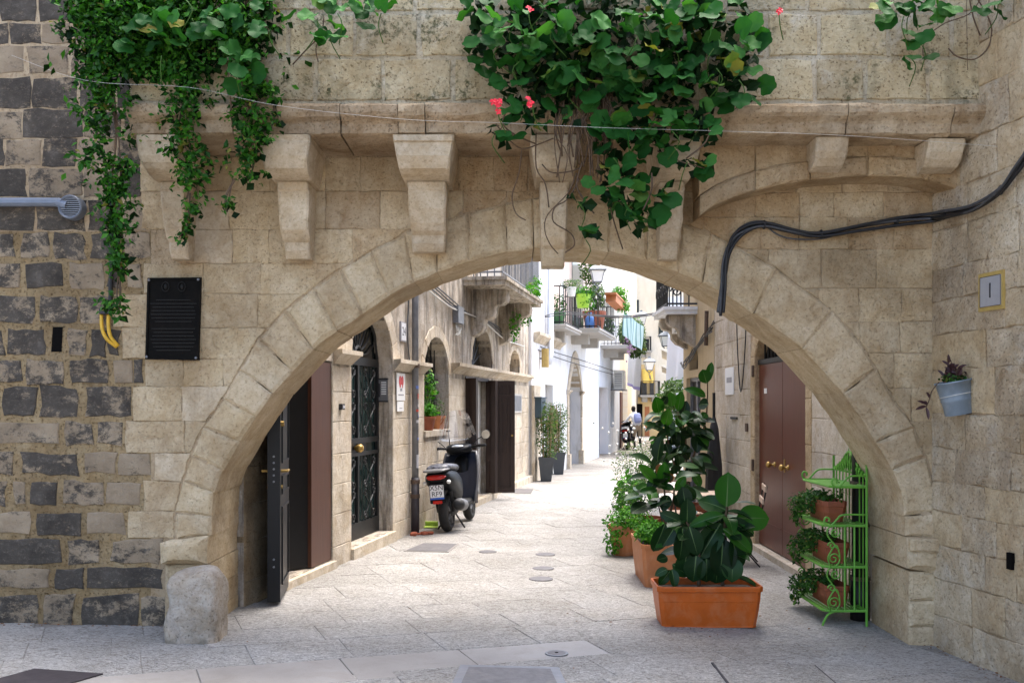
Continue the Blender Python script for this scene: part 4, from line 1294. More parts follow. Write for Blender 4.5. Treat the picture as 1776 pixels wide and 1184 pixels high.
balcony(rh2,FRB,sB(16.45),sB(15.25),.50,3.0,nb=8,h=.95,brk=1,mat='plaster_white')
for sc in (sB(16.2),sB(15.5)):
    Fc=(Pf(FRB,sc,0,0),-X,Z,Y_)
    MB().prism([(-.02,2.995),(.44,2.995),(.45,2.90),(.40,2.82),(.30,2.80),(.26,2.74),(.25,2.66),(.18,2.58),(.10,2.55),(-.02,2.48)],-.10,.10,Fc).build('balcony_console','facade_weathered',rh2)
mb=MB()
for k in range(6):
    s=sB(16.4)+k*.22
    mb.tube(scroll((s,3.4),.10,1.6,FRB,.46),.012,5); mb.tube(scroll((s,3.7),.09,1.6,FRB,.46,-1),.012,5)
mb.build('front_ironwork','black_iron',rh2,kind='stuff')
mb=MB()
for d in (.12,.32):
    for z,f in ((3.35,1),(3.65,-1)): mb.tube(scroll((d,z),.09,1.6,(Pf(FRB,sB(15.29),0,0),-X,Z,Y_),0.0,f),.012,5)
mb.build('side_ironwork','black_iron',rh2,kind='stuff')

# ================================================================== street furniture, plants, small things
def frame_dn(d,n):
    """matrix with local y along d and local z near n"""
    y=d.normalized(); x=y.cross(n)
    if x.length<1e-5: x=y.orthogonal()
    x.normalize(); z=x.cross(y)
    return Matrix((x,y,z)).transposed()

def leaf_mesh(name,mats,kind,droop=.2,fold=.12,wid=.5):
    vs=[];fs=[];mi=[]
    if kind=='round':                      # scalloped pelargonium leaf, unit diameter, stalk at the origin
        n=24; vs.append((0,.42,-.05))
        for ring,(r,dz) in enumerate(((.26,.0),(.5,.03))):
            for k in range(n):
                a=2*math.pi*k/n-math.pi/2
                rr_=r*(1+(.07*math.cos(a*7) if ring else 0))
                notch=1-.45*max(0,math.cos(a+math.pi/2))**14
                vs.append((rr_*notch*math.cos(a),.42+rr_*notch*math.sin(a),dz+fold*.35*math.cos(4*a)*(ring)-droop*.25*(rr_*math.sin(a)+.0)**2*2))
        for k in range(n):
            k2=(k+1)%n; fs.append((0,1+k,1+k2)); fs.append((1+k,1+n+k,1+n+k2,1+k2)); mi+=[0,0]
    else:                                  # long oval leaf with raised midrib, unit length
        m=9; prof=[.10,.56,.82,.95,1.0,.99,.93,.78,.50,.0]
        for i in range(m+1):
            t=i/m; w=wid/2*prof[i]; y=t*(1-.12*droop*t); z=-droop*t*t*.55
            rib=.016*(1-t)
            for x,dz in ((-w,fold*w*2),(-w*.55,fold*w*.9),(-rib,0),(rib,0),(w*.55,fold*w*.9),(w,fold*w*2)):
                vs.append((x,y,z+dz))
        for i in range(m):
            for k in range(5):
                a=i*6+k; fs.append((a,a+1,a+7,a+6)); mi.append(1 if k==2 else 0)
    me=bpy.data.meshes.new(name); me.from_pydata(vs,[],fs)
    for mt in mats: me.materials.append(M_[mt])
    me.polygons.foreach_set('material_index',mi); me.polygons.foreach_set('use_smooth',[True]*len(fs)); me.update()
    return me
GER=[leaf_mesh('geranium_leaf',['leaf_geranium'],'round',d,f) for d,f in ((.2,.12),(.6,.2),(.0,.25))]
RUB={k:[leaf_mesh('rubber_leaf',[mt,'midrib'],'oval',d,f,.5) for d,f in ((.15,.18),(.5,.22),(.9,.15),(.3,.05))] for k,mt in (('d','leaf_rubber'),('y','leaf_rubber_young'),('r','leaf_rust'))}

def put_leaf(me,base,d,n,sx,sy,parent,name='leaf'):
    o=bpy.data.objects.new(name,me); col.objects.link(o); o.parent=parent
    M=Matrix.Translation(base)@frame_dn(d,n).to_4x4()@Matrix.Diagonal((sx,sy,sy,1))
    o.matrix_local=ROOTM[root_of(parent)].inverted()@M
    return o

def leaves(mb,c,rad,n,size,up=.4,shape=.55,rng=random,droop=0.0,out=.6,shell=.35):
    """scatter n small folded leaves through an ellipsoid"""
    c=Vector(c)
    for _ in range(n):
        while True:
            p=Vector((rng.uniform(-1,1),rng.uniform(-1,1),rng.uniform(-1,1)))
            if shell<p.length<1 or (p.length<=shell and rng.random()<.3): break
        q=c+Vector((p.x*rad[0],p.y*rad[1],p.z*rad[2]))
        nn=(p*out+Vector((rng.uniform(-1,1),rng.uniform(-1,1)-.35,rng.uniform(-.6,1)+up))*.7)
        nn=nn.normalized() if nn.length>1e-3 else Vector((0,-1,0))
        d=nn.cross(Vector((rng.uniform(-1,1),rng.uniform(-1,1),rng.uniform(-1,1))))
        d=d.normalized() if d.length>1e-3 else nn.orthogonal().normalized()
        d=(d-Vector((0,0,droop))).normalized()
        w=d.cross(nn).normalized(); s=size*rng.uniform(.6,1.3); h=s*shape*.5
        up_=w.cross(d)
        mb.add([q,q+d*s*.45+w*h+up_*h*.35,q+d*s,q+d*s*.45-w*h+up_*h*.35],[(0,1,2),(0,2,3)])

# ------------------------------------------------------------------ kerb stone bollard
bo=empty('stone_bollard',(-2.16,6.74,gz(-2.16)))
vs=[];fs=[];n=72;lv=[(0,1.0),(.03,1.01),(.06,1.02),(.09,1.01),(.12,1.0),(.16,1.0),(.20,.99),(.24,.985),(.28,.98),(.32,.97),(.36,.96),(.39,.94),(.415,.90),(.437,.84),(.455,.74),(.468,.6),(.475,.42),(.478,.22)]
for z,s in lv:
    for k in range(n):
        a=2*math.pi*k/n; c,si=math.cos(a),math.sin(a)
        x=.178*math.copysign(abs(c)**.34,c)*s; y=.17*math.copysign(abs(si)**.4,si)*s
        p=Vector((x,y,z)); q=noise.noise(p*6)*.036+noise.noise(p*15)*.022+noise.noise(p*38)*.010-(.035*math.exp(-((x+.05-.06*z)/.018)**2) if y<0 and z<.34 else 0)
        zz=z+(noise.noise(Vector((x*5,y*5,3)))*.03 if z>.4 else 0)
        if z<.05: zz=-.05
        vs.append(Vector((x*(1+q*3),y*(1+q*3),zz))+Vector((-2.16,6.74,gz(-2.16))))
for i in range(len(lv)-1):
    for k in range(n): fs.append((i*n+k,i*n+(k+1)%n,(i+1)*n+(k+1)%n,(i+1)*n+k))
fs.append(tuple((len(lv)-1)*n+k for k in range(n)))
MB().add(vs,fs).build('worn_block','bollard_stone',bo,smooth=True)
tag(bo,'worn pale stone bollard with a dark crack at the foot of the arch','bollard')

# ------------------------------------------------------------------ plaque, pipe, cables on the front
pq=empty('memorial_plaque',Vector((*fw(303,624),0)).xzy if False else Vector((fw(303,0)[0],YW-.02,fw(0,624)[1])),'large dark bronze memorial plaque screwed to the limestone left of the arch','plaque')
pl=fpoly([(255,623),(347,625),(351,482),(259,483)])
MB().prism(pl,-.01,.030,FW).build('plate','bronze_plaque',pq)
rim=MB()
ins=[(258.5,619),(343.5,621),(347,486),(262.5,487)]; outp=[(255,623),(347,625),(351,482),(259,483)]
for i in range(4):
    j=(i+1)%4
    rim.prism(fpoly([outp[i],outp[j],ins[j],ins[i]]),.030,.038,FW)
rim.build('rim','bronze_plaque',pq)
for (x,y) in ((262,487),(347,486),(258,619),(343,621)):
    c=fw(x,y); MB().sphere((c[0],YW-.042,c[1]),.010,8,5).build('screw','steel_frame',pq)
mb=MB()
for (cx_,cy_) in ((290,498),(318,498)):
    c=fw(cx_,cy_); mb.tube([Vector((c[0]+.026*math.cos(a*.3927),YW-.033,c[1]+.034*math.sin(a*.3927))) for a in range(17)],.004,5)
    mb.sphere((c[0],YW-.031,c[1]),.013,8,5,(1,.4,1.5))
mb.build('emblem','bronze_worn',pq)
for k in range(15):
    y=520+k*6.2; w_=(30 if k in (0,6,14) else 38)+rnd(-4,2)
    if k==7: continue
    MB().prism(fpoly([(303-w_,y+1.6),(303+w_,y+1.6),(303+w_,y),(303-w_,y)]),.030,.0325,FW).build('inscription_line','bronze_worn',pq)

vt=empty('vent_duct',(-3.3,YW-.05,2.99),'blue-grey metal duct ending in a round slatted vent on the dark wall','duct')
a_,b_=fw(-120,347),fw(112,361)
MB().cbox((a_[0],YW-.10,b_[1]),(b_[0],YW-.03,a_[1]),.018).build('duct','zinc_paint',vt)
c=fw(131,363); cz=Vector((c[0],YW-.06,c[1]))
MB().tube([Vector((b_[0]-.02,YW-.065,(a_[1]+b_[1])/2)),Vector((c[0]-.03,YW-.065,c[1]+.015))],.035,10).build('elbow','zinc_paint',vt)
Mv=Matrix.Translation(cz)@Vector((0,-1,0)).to_track_quat('Z','Y').to_matrix().to_4x4()
MB().lathe([(.086,-.05),(.086,.03),(.079,.038),(.070,.03),(.070,-.04)],28,Mv,close=True).build('vent_ring','zinc_paint',vt,smooth=False)
MB().lathe([(.070,-.03),(.070,-.025)],20,Mv).build('vent_back','void_dark',vt)
for k in range(9):
    z=-.06+k*.015; h=math.sqrt(.07**2-z*z)
    MB().box((c[0]-h,YW-.088,c[1]+z-.0035),(c[0]+h,YW-.075,c[1]+z+.0035)).build('slat','steel_frame',vt)

yc=empty('conduit',(fw(195,0)[0],YW-.03,fw(0,600)[1]),'black cable conduit ending in two yellow corrugated sleeves below the ivy','conduit')
p=lambda px,py,d=.03: Vector((fw(px,py)[0],YW-d,fw(px,py)[1]))
MB().tube([p(198,330),p(196,440),p(194,535)],.016,8).build('pipe','downpipe_dark',yc)
MB().cbox(p(177,546,.06),p(196,536,.012),.006).build('clamp','cast_iron_dark',yc)
MB().tube(smooth_path([p(179,546),p(181,570,.04),p(190,588,.05),p(205,602,.02)]),.013,8).build('yellow_sleeve','yellow_pvc',yc,smooth=True)
MB().tube(smooth_path([p(191,546),p(192,566,.04),p(197,585,.05),p(207,600,.02)]),.013,8).build('yellow_sleeve','yellow_pvc',yc,smooth=True)

# black cable bundle on the right
cb=empty('cable_bundle',(fw(1300,0)[0],YW-.04,fw(0,400)[1]),'thick sagging bundle of black cables clipped across the right wall','cable')
path=[rw(1800,262,.07),rw(1776,296,.06),rw(1748,330,.05),rw(1700,362,.05),rw(1650,374,.06)]+[p(1605,381,.07),p(1550,386,.05),p(1490,396,.05),p(1420,408,.05),p(1375,404,.05),p(1322,392,.05),p(1288,400,.05),p(1267,420,.05),p(1256,455,.05),p(1251,505,.05),p(1246,545,.06)]
for k,(dx,dz,r_,mt) in enumerate(((0,0,.014,'cable_black'),(-.012,.018,.011,'cable_grey'),(.008,-.02,.012,'cable_black'),(-.02,-.004,.009,'cable_grey'),(.012,.012,.010,'cable_black'))):
    pts=[q+Vector((math.sin(i*1.1+k)*.012+dx*.5,-.006*k,dz+math.cos(i*.9+k*2)*.010)) for i,q in enumerate(path)]
    MB().tube(smooth_path(pts,5),r_,7).build('cable',mt,cb,smooth=True)
loose=[p(1322,388,.03),p(1345,408,.04),p(1375,416,.04),p(1420,416,.04),p(1450,408,.04)]
MB().tube(smooth_path(loose,5),.006,6).build('loose_cable','cable_grey',cb,smooth=True)
for q in (path[2],path[4],path[6],path[8],path[10],path[13]):
    MB().sphere(q,.034,10,6,(.45,1,1)).build('clip','cable_black',cb)
wi=empty('washing_wire',(0,6.25,3.5),'thin pale wire strung across the front of the archway','wire')
wp=[at(20,96,6.9),at(150,140,6.35),at(330,152,6.3),at(480,183,6.25),at(700,207,6.2),at(860,213,6.15),at(1060,222,6.15),at(1270,228,6.2),at(1480,236,6.25),at(1757,256,6.35)]
MB().tube(smooth_path(wp,5),.0009,5).build('wire','cable_white',wi)
MB().tube([at(1755,256,6.35),at(1790,250,6.4)],.012,8).build('insulator','cable_black',wi)

# house number tile and bucket on the right wall
tl=empty('house_number',rw(1724,506),'white house number tile with yellow border reading 1','sign')
s_=rws(1724); zt=CAMZ+(HY-505)*(YW-s_*.9874)/F
fr=(FR[0],FR[1],FR[2],FR[3])
MB().prism(rectp(s_-.128,s_+.128,zt-.125,zt+.125),.0,.024,fr).build('border','tile_yellow',tl)
MB().prism(rectp(s_-.104,s_+.104,zt-.098,zt+.098),.024,.029,fr).build('tile','tile_stone',tl)
for q in ((s_-.104,s_+.104,zt+.096,zt+.099),(s_-.104,s_+.104,zt-.099,zt-.096),(s_-.105,s_-.102,zt-.096,zt+.096),(s_+.102,s_+.105,zt-.096,zt+.096)):
    MB().prism(rectp(*q),.029,.0305,fr).build('border_line','ink_black',tl)
Mt=Matrix.Translation(Pf(fr,s_,zt,.0295))@Matrix((UR,Z,NR)).transposed().to_4x4()
text_mesh('1',.14,Mt,'numeral','ink_black',tl,.001)

bk=empty('hanging_bucket',rw(1655,720),'grey zinc bucket planter hung on the right wall','bucket')
Yb=YW-rws(1656)*.9874-.13
c0,c1=at(1664,718,Yb),at(1653,660,Yb)
ax=(c1-c0); L=ax.length
Mb=Matrix.Translation(c0)@ax.normalized().to_track_quat('Z','Y').to_matrix().to_4x4()
MB().lathe([(.090,0),(.093,.01),(.098,.09),(.104,.10),(.101,.11),(.116,L-.015),(.124,L-.01),(.124,L),(.114,L),(.104,L-.02),(.086,.02)],28,Mb,close=True).build('pail','bucket_zinc',bk,smooth=True)
MB().lathe([(.0,.0),(.092,.001),(.092,.006)],20,Mb).build('base','bucket_zinc',bk)
MB().lathe([(.105,L-.035),(.02,L-.02)],16,Mb).build('soil','soil',bk)
MB().tube([Mb@Vector((.108*math.cos(a*math.pi/10),.108*math.sin(a*math.pi/10),.13+.012*math.cos(a*math.pi/10))) for a in range(21)],.003,5).build('string','cable_white',bk)
bp=empty('bucket_plant',c1-Z*.03,'dark purple trailing plant growing out of the grey bucket','plant')
mb=MB(); st=MB()
for k in range(9):
    a=rnd(0,6.28); b0_=c1+Vector((math.cos(a)*.06,math.sin(a)*.06,-.02)); tp=b0_+Vector((rnd(-.06,.06),rnd(-.05,.03),rnd(.06,.15)))
    st.tube([b0_,tp],.004,5)
    for j in range(4):
        q=b0_.lerp(tp,.4+.2*j); d=Vector((rnd(-1,1),rnd(-1,.4),rnd(.2,1))).normalized()
        put_leaf(PURP if 'PURP' in globals() else globals().setdefault('PURP',leaf_mesh('purple_leaf',['leaf_purple','leaf_purple'],'oval',.3,.3,.32)),q,d,Vector((0,-1,.6)),.07,.07,bp)
leaves(mb,c1+Vector((0,-.02,.01)),(.10,.08,.035),160,.03)
mb.build('foliage','leaf_trail',bp,kind='stuff')
tr=[c1+Vector((-.11,-.03,-.01)),at(1616,678,Yb),at(1612,692,Yb),at(1606,706,Yb)]
st.tube(smooth_path(tr,4),.004,5); st.build('stem','stem_brown',bp)
for bx,tx in (((1606,704),(1585,710)),((1608,702),(1590,692)),((1606,706),(1612,728)),((1612,690),(1607,677)),((1609,700),(1600,694))):
    put_leaf(PURP,at(*bx,Yb),at(*tx,Yb-.03)-at(*bx,Yb),Vector((0,-1,.5)),.07,(at(*tx,Yb)-at(*bx,Yb)).length,bp)

# fat downpipe in the arch corner
dp=empty('iron_downpipe',(2.82,7.88,gz(2.82)),'fat black iron downpipe in the shaded corner behind the shelf','pipe')
MB().tube([(2.79,7.86,gz(2.8)-.02),(2.79,7.86,3.6)],.062,16).build('pipe','downpipe_dark',dp,smooth=True)
MB().tube([(2.79,7.86,gz(2.8)),(2.79,7.86,.20)],.075,16).build('shoe','downpipe_dark',dp,smooth=True)
for z in (.19,.62,.95): MB().tube([(2.79,7.86,z),(2.79,7.86,z+.03)],.080,16).build('collar','rust_iron',dp)

# ------------------------------------------------------------------ covers in the paving
def cover(name,label,pts,mat,frame_mat=None,fw_=.05,cat='manhole cover',lift=.004,tex=None):
    cx_=sum(q[0] for q in pts)/len(pts); cy_=sum(q[1] for q in pts)/len(pts)
    o=empty(name,(cx_,cy_,gz(cx_)),label,cat)
    def poly(sc,h0,h1):
        n=len(pts); P=[]
        for x,y in pts:
            dx,dy=cx_-x,cy_-y; d=math.hypot(dx,dy); k=sc*1.414/d
            P.append((x+dx*k,y+dy*k))
        vs=[(x,y,gz(x)+h0) for x,y in P]+[(x,y,gz(x)+h1) for x,y in P]
        return vs,[tuple(range(n))[::-1],tuple(range(n,2*n))]+[(i,(i+1)%n,n+(i+1)%n,n+i) for i in range(n)]
    if frame_mat:
        MB().add(*poly(0,-.02,lift)).build('frame',frame_mat,o,recalc=True); MB().add(*poly(fw_,lift-.002,lift+.003)).build('plate',mat,o,recalc=True)
    else:
        MB().add(*poly(0,-.02,lift)).build('plate',mat,o,recalc=True)
    return o
cover('manhole_cover','large framed grey steel cover at the bottom centre of the pavement',[(-.37,5.55),(.345,5.55),(.295,6.19),(-.325,6.19)],'cast_iron','steel_frame',.055,lift=.008)
cover('manhole_cover','dark iron plate in the pavement before the dark stone wall',[(-3.05,5.45),(-2.62,5.4),(-2.42,5.80),(-2.86,5.87)],'cast_iron_dark',lift=.008)
cover('manhole_cover','stone-filled cover with thin dark frame beside the orange planter',[(1.30,5.62),(1.98,5.62),(1.98,6.40),(1.30,6.40)],'paving_pitted','cast_iron_dark',.014,lift=.007)
cover('street_grate','worn grey grate in the pavement before the parked scooter',[(-1.2,10.85),(-.70,10.85),(-.62,11.5),(-1.05,11.5)],'cast_iron','paving_smooth',.03,lift=.007)
cover('street_plate','grey plate in the paving below the open brown shutter',[(-.25,18.2),(.35,18.2),(.42,19.2),(-.15,19.2)],'cast_iron',lift=.006)
def disc(x,y,r,label,mat='cast_iron'):
    o=empty('access_cap',(x,y,gz(x)),label,'manhole cover')
    M=Matrix.Translation((x,y,gz(x)))
    MB().lathe([(r,-.02),(r,.007),(r*.9,.008)],24,M).build('cap',mat,o)
    if r<.08:
        MB().lathe([(r*1.25,-.02),(r*1.25,.006),(r*1.05,.0065)],24,M).build('ring','steel_frame',o)
        MB().lathe([(.012,.008),(.012,.0095)],10,M).build('keyhole','void_dark',o)
disc(.37,10.85,.11,'round grey cap in the paving farthest up the alley of three in a row')
disc(.315,9.93,.11,'round grey cap in the paving, the middle of three in a row')
disc(.275,9.33,.115,'round grey cap in the paving nearest the arch of three in a row')
disc(.298,6.55,.062,'small round drain lid beside the large framed cover','cast_iron')
disc(-.27,10.95,.10,'faint round cap in the paving beside the worn grate')

# ------------------------------------------------------------------ planters
def trough(name,loc,L,Wd,H,rz,label,mat,group=None,taper=.82):
    o=empty(name,loc,label,'planter',group,rz)
    M=ROOTM[o]
    def ring(l,w,z,ch=.03): 
        return [Vector(q) for q in ((-l+ch,-w,z),(l-ch,-w,z),(l,-w+ch,z),(l,w-ch,z),(l-ch,w,z),(-l+ch,w,z),(-l,w-ch,z),(-l,-w+ch,z))]
    l,w=L/2,Wd/2
    lv=[(taper,0),(taper*.99+.0,.012),(.90,H*.45),(.925,H*.62),(.935,H*.64),(.95,H-.045),(1.0,H-.04),(1.01,H-.012),(1.0,H),(.945,H),(.93,H-.02),(.88,H*.4)]
    vs=[];fs=[]
    for s,z in lv: vs+=ring(l*(s if s>.9 else (s*.5+.47*s/taper*taper+.03)) if False else l-(1-s)*w*1.1,w*s,z)
    n=8
    for i in range(len(lv)-1):
        for k in range(n): fs.append((i*n+k,i*n+(k+1)%n,(i+1)*n+(k+1)%n,(i+1)*n+k))
    fs.append(tuple(range(n))[::-1]); fs.append(tuple((len(lv)-1)*n+k for k in range(n)))
    MB().add([M@q for q in vs],fs).build('tub',mat,o)
    q=ring(l*.93,w*.90,H-.05)
    vs=[M@Vector((0,0,H-.035))]+[M@x for x in q]
    MB().add(vs,[(0,1+i,1+(i+1)%8) for i in range(8)]).build('soil','soil',o)
    return o
PX,PY=1.50,7.60
trough('planter_trough',(PX,PY,gz(PX)),.80,.40,.315,0,'bright orange plastic trough standing in front under the arch','terracotta_bright')
trough('planter_trough',(1.40,9.42,gz(1.4)),.84,.42,.40,R(90),'peach terracotta trough placed lengthwise behind the bright orange one','terracotta_peach')
def pot(name,loc,r,h,label,mat,group=None,cat='flower pot',n=20):
    o=empty(name,loc,label,cat,group)
    M=ROOTM[o]
    MB().lathe([(r*.70,0),(r*.72,.01),(r*.92,h*.78),(r*.93,h*.8),(r,h*.81),(r,h),(r*.9,h),(r*.82,h*.75)],n,M).build('body',mat,o,smooth=False)
    MB().lathe([(r*.86,h*.84),(r*.1,h*.88)],n,M).build('soil','soil',o)
    return o
pot('terracotta_pot',(1.26,11.0,gz(1.26)),.18,.34,'small terracotta pot with trailing leaves behind the peach trough','terracotta_peach')
pot('terracotta_pot',(1.62,11.6,gz(1.6)),.20,.36,'dark terracotta pot half hidden in the herbs near the table','terracotta_dark')
pot('terracotta_pot',(2.28,12.7,gz(2.2)),.26,.42,'large dark pot of the tall rubber tree by the right wall','terracotta_dark')

def zx(o,s): return lambda x,y:(o[0]+s*x,o[1]+s*y)
def rubber(name,label,conv,specs,Y,loc,stems,fill=None,wmul=1.0,seed=1,ymul=.10):
    rg=random.Random(seed)
    o=empty(name,loc,label,'plant')
    for sp_ in specs:
        b,t,w=sp_[:3]; kind=sp_[3] if len(sp_)>3 else 'd'
        bp_,tp_=conv(*b),conv(*t)
        yb=Y+rg.uniform(-.06,.06)
        B=at(*bp_,yb); T=at(*tp_,yb-rg.uniform(-.3,1)*ymul)
        L=(T-B).length
        wpx=w*abs(conv(1,0)[0]-conv(0,0)[0]); wm=wpx*Y/F*wmul
        d=(T-B)
        n=Vector((rg.uniform(-.25,.25),-1,rg.uniform(.15,.6)))
        thin=wm<.3*L
        wd_=max(wm,.36*L)
        if thin: n=Vector((rg.uniform(-.1,.1),-.22,1))          # seen nearly edge-on
        dn=d.normalized(); dr=1 if dn.z<-.4 else (0 if dn.z>.5 else rg.choice((1,2,3)))
        put_leaf(RUB[kind][dr],B,d,n,wd_*2.0,L,o)
    if fill:
        c,rad,cnt,size=fill
        for _ in range(cnt):
            a=rg.uniform(0,6.28); q=Vector((rg.uniform(-1,1),rg.uniform(-1,1),rg.uniform(-1,1)))
            if q.length>1: q.normalize()
            P=Vector(c)+Vector((q.x*rad[0],q.y*rad[1]+.05,q.z*rad[2]))
            d=Vector((q.x+rg.uniform(-.5,.5),q.y-.2+rg.uniform(-.5,.5),rg.uniform(-.7,.7))); s=size*rg.uniform(.75,1.15)
            put_leaf(RUB['y' if rg.random()<.3 else 'd'][rg.randrange(4)],P,d,Vector((rg.uniform(-.4,.4),-.6,1)),s,s,o)
    for pts in stems:
        MB().tube(smooth_path(pts,4),[.016-.008*i/(4*(len(pts)-1)) for i in range(4*(len(pts)-1)+1)],7).build('stem','stem_brown',o,smooth=True)
    return o
cv=zx((1020,840),.2928)
S1=at(*cv(655,600),7.62); S2=at(*cv(795,600),7.62)
front=[((820,130),(832,-75),130,'y'),((815,150),(655,65),95),((880,198),(1090,192),135,'y'),((822,205),(1003,300),75),((835,260),(1000,415),90),((800,262),(992,400),60,'y'),((800,180),(612,216),62,'y'),
((785,228),(655,440),120),((795,318),(802,555),145),((850,300),(918,545),95),((770,250),(695,555),110),((825,160),(992,176),30),((875,105),(998,95),16),
((585,235),(592,82),85),((575,232),(428,166),66),((455,232),(390,420),85),((560,258),(556,472),95),((600,250),(655,430),95),((505,262),(452,360),75),((620,262),(705,212),56),((492,98),(382,118),18),
((578,135),(560,10),80),((650,330),(640,470),110),((720,330),(735,520),110),((490,505),(415,600),52),((500,470),(606,545),66),((495,500),(525,608),54),((470,500),(402,525),44),((860,548),(1037,588),34),((470,430),(415,440),50),((640,420),(625,585),115),((700,440),(712,590),110),((860,430),(850,580),105),((585,400),(560,560),95),((770,470),(760,600),105)]
rubber('rubber_plant','dark glossy rubber plant growing in the bright orange trough',cv,front,7.60,(PX,PY,gz(PX)+.27),
 [[S1,S1+Vector((.0,0,.2)),at(*cv(650,330),7.62),at(*cv(580,220),7.62)],[S2,at(*cv(800,380),7.62),at(*cv(815,190),7.62),at(*cv(822,130),7.62)],[S1+Vector((-.18,0,0)),at(*cv(500,510),7.6)]],
 ((PX+.02,PY+.06,.58),(.22,.10,.22),22,.24),seed=3,wmul=1.18)
cv2=zx((1020,720),.2162)
second=[((550,548),(408,388),80,'y'),((605,560),(612,375),90,'y'),((665,540),(640,436),55,'r'),((700,605),(785,485),62,'y'),((690,592),(578,545),52,'y'),((555,600),(418,600),50,'y'),((820,690),(800,568),95),((560,470),(575,385),45,'r'),((690,470),(690,400),60),
((640,640),(520,715),30),((640,640),(600,760),80),((700,640),(760,740),80)]
p0=at(*cv2(620,900),9.5)
rubber('rubber_plant','young rubber plant with rust-tinted shoots in the peach trough',cv2,second,9.45,(1.42,9.45,gz(1.4)+.36),[[p0,at(*cv2(620,760),9.5),at(*cv2(610,560),9.5)],[p0,at(*cv2(680,700),9.5),at(*cv2(690,590),9.5)]],((1.50,9.5,.80),(.24,.15,.26),22,.26),seed=5,wmul=1.2)
cv3=zx((1080,620),.1689)
tree=[((372,562),(342,408),110,'y'),((500,505),(494,352),92,'y'),((565,545),(605,342),82,'y'),((440,695),(475,530),105,'y'),((862,262),(822,118),120,'y'),((872,250),(916,38),66,'y'),((850,402),(688,288),78,'y'),((880,480),(770,470),112),((500,828),(512,915),112),((588,888),(712,1048),108),((765,798),(768,945),112),((835,718),(892,892),130),((722,795),(608,768),66),((640,640),(805,705),92),((470,760),(368,792),60),((372,582),(222,552),32),((382,722),(235,700),22),((392,835),(272,798),48,'y'),
((610,560),(700,610),80),((560,700),(640,600),90,'y'),((660,700),(640,860),110),((470,640),(500,790),100),((540,760),(560,870),90),((700,560),(820,552),30),((800,600),(700,590),60),((410,470),(455,400),70),((700,740),(810,740),70),((820,620),(860,560),70,'y'),((450,700),(330,640),70),((440,880),(480,960),80),((380,940),(440,935),60),((640,900),(590,1010),70),((560,960),(440,1060),50)]
tb=Vector((2.28,12.7,gz(2.2)+.36))
rubber('rubber_tree','tall rubber tree with broad glossy leaves against the right wall',cv3,tree,12.6,tb,
 [[tb,tb+Vector((-.02,0,.5)),at(*cv3(640,760),12.65),at(*cv3(560,560),12.65)],[tb,tb+Vector((.05,0,.6)),at(*cv3(840,700),12.65),at(*cv3(868,450),12.65),at(*cv3(870,250),12.65)],[tb,at(*cv3(500,1000),12.6),at(*cv3(440,700),12.6)]],
 ((2.20,12.75,1.05),(.28,.25,.50),60,.28),seed=8,ymul=.25,wmul=1.2)

def bush(name,label,loc,blobs,mat,size,cat='plant',stems=6,shape=.55,stem_mat='stem_green',rng=None,extra=None,droop=0.,group=None):
    rg=rng or random.Random(hash(label)%9999 if False else sum(map(ord,label)))
    o=empty(name,loc,label,cat,group)
    mb=MB()
    for c,r_,n in blobs: leaves(mb,c,r_,n,size,shape=shape,rng=rg,droop=droop)
    mb.build('foliage',mat,o,kind='stuff')
    if stems:
        st=MB()
        for _ in range(stems):
            c,r_,n=rg.choice(blobs); c=Vector(c)
            e=c+Vector((rg.uniform(-1,1)*r_[0]*.6,rg.uniform(-1,1)*r_[1]*.6,rg.uniform(-.3,.7)*r_[2]))
            b=Vector(loc)+Vector((rg.uniform(-.05,.05),rg.uniform(-.05,.05),-.03))
            st.tube(smooth_path([b,b.lerp(e,.5)+Vector((0,0,.03)),e],3),.005,5)
        st.build('stems',stem_mat,o,kind='stuff')
    if extra: extra(o,rg)
    return o
bush('parsley_plant','bright green curly herb filling the near end of the peach trough',(1.33,9.2,gz(1.4)+.36),[((1.31,9.18,.40),(.16,.17,.10),900),((1.30,9.45,.42),(.15,.2,.08),400)],'leaf_herb',.045,cat='herb')
bush('trailing_plant','pale trailing leaves hanging over the small terracotta pot',(1.26,11.0,.26),[((1.22,10.95,.26),(.20,.20,.15),480),((1.12,10.85,.06),(.10,.12,.14),180),((1.34,10.9,.33),(.18,.2,.15),300)],'leaf_herb',.05)
bush('herb_clump','feathery grey-green herbs standing behind the trailing plant',(1.5,11.6,.26),[((1.45,11.5,.48),(.30,.30,.22),1300),((1.32,11.3,.38),(.2,.2,.18),400),((1.60,11.8,.66),(.2,.2,.16),300)],'leaf_trail',.035,cat='herb',shape=.3)
bush('citrus_shrub','small leafy shrub with broad light leaves beside the herbs',(1.45,12.4,gz(1.4)),[((1.48,12.4,.45),(.20,.25,.25),240)],'leaf_herb',.10,cat='shrub')
def wh(o,rg):
    mb=MB()
    for _ in range(70):
        q=Vector((2.08+rg.gauss(0,.24),16.5+rg.gauss(0,.3),.75+rg.gauss(0,.28))); mb.sphere(q,.022,5,3)
    mb.build('blossom','flower_white',o,kind='stuff')
bush('jasmine_shrub','airy pale jasmine shrub with white blossom at the edge of the alley',(2.0,16.5,gz(2)),[((2.10,16.5,.55),(.42,.45,.42),950),((2.3,16.0,.5),(.4,.4,.5),500)],'leaf_olive',.05,cat='shrub',stems=22,shape=.4,extra=wh)
bush('far_shrub','light green shrub rising behind the rubber tree below the white sheet',(4.3,26,gz(3)),[((4.40,26,1.75),(.55,.5,.55),1100),((4.5,26,.9),(.5,.5,.5),500)],'leaf_bamboo',.13,cat='shrub',stems=6)

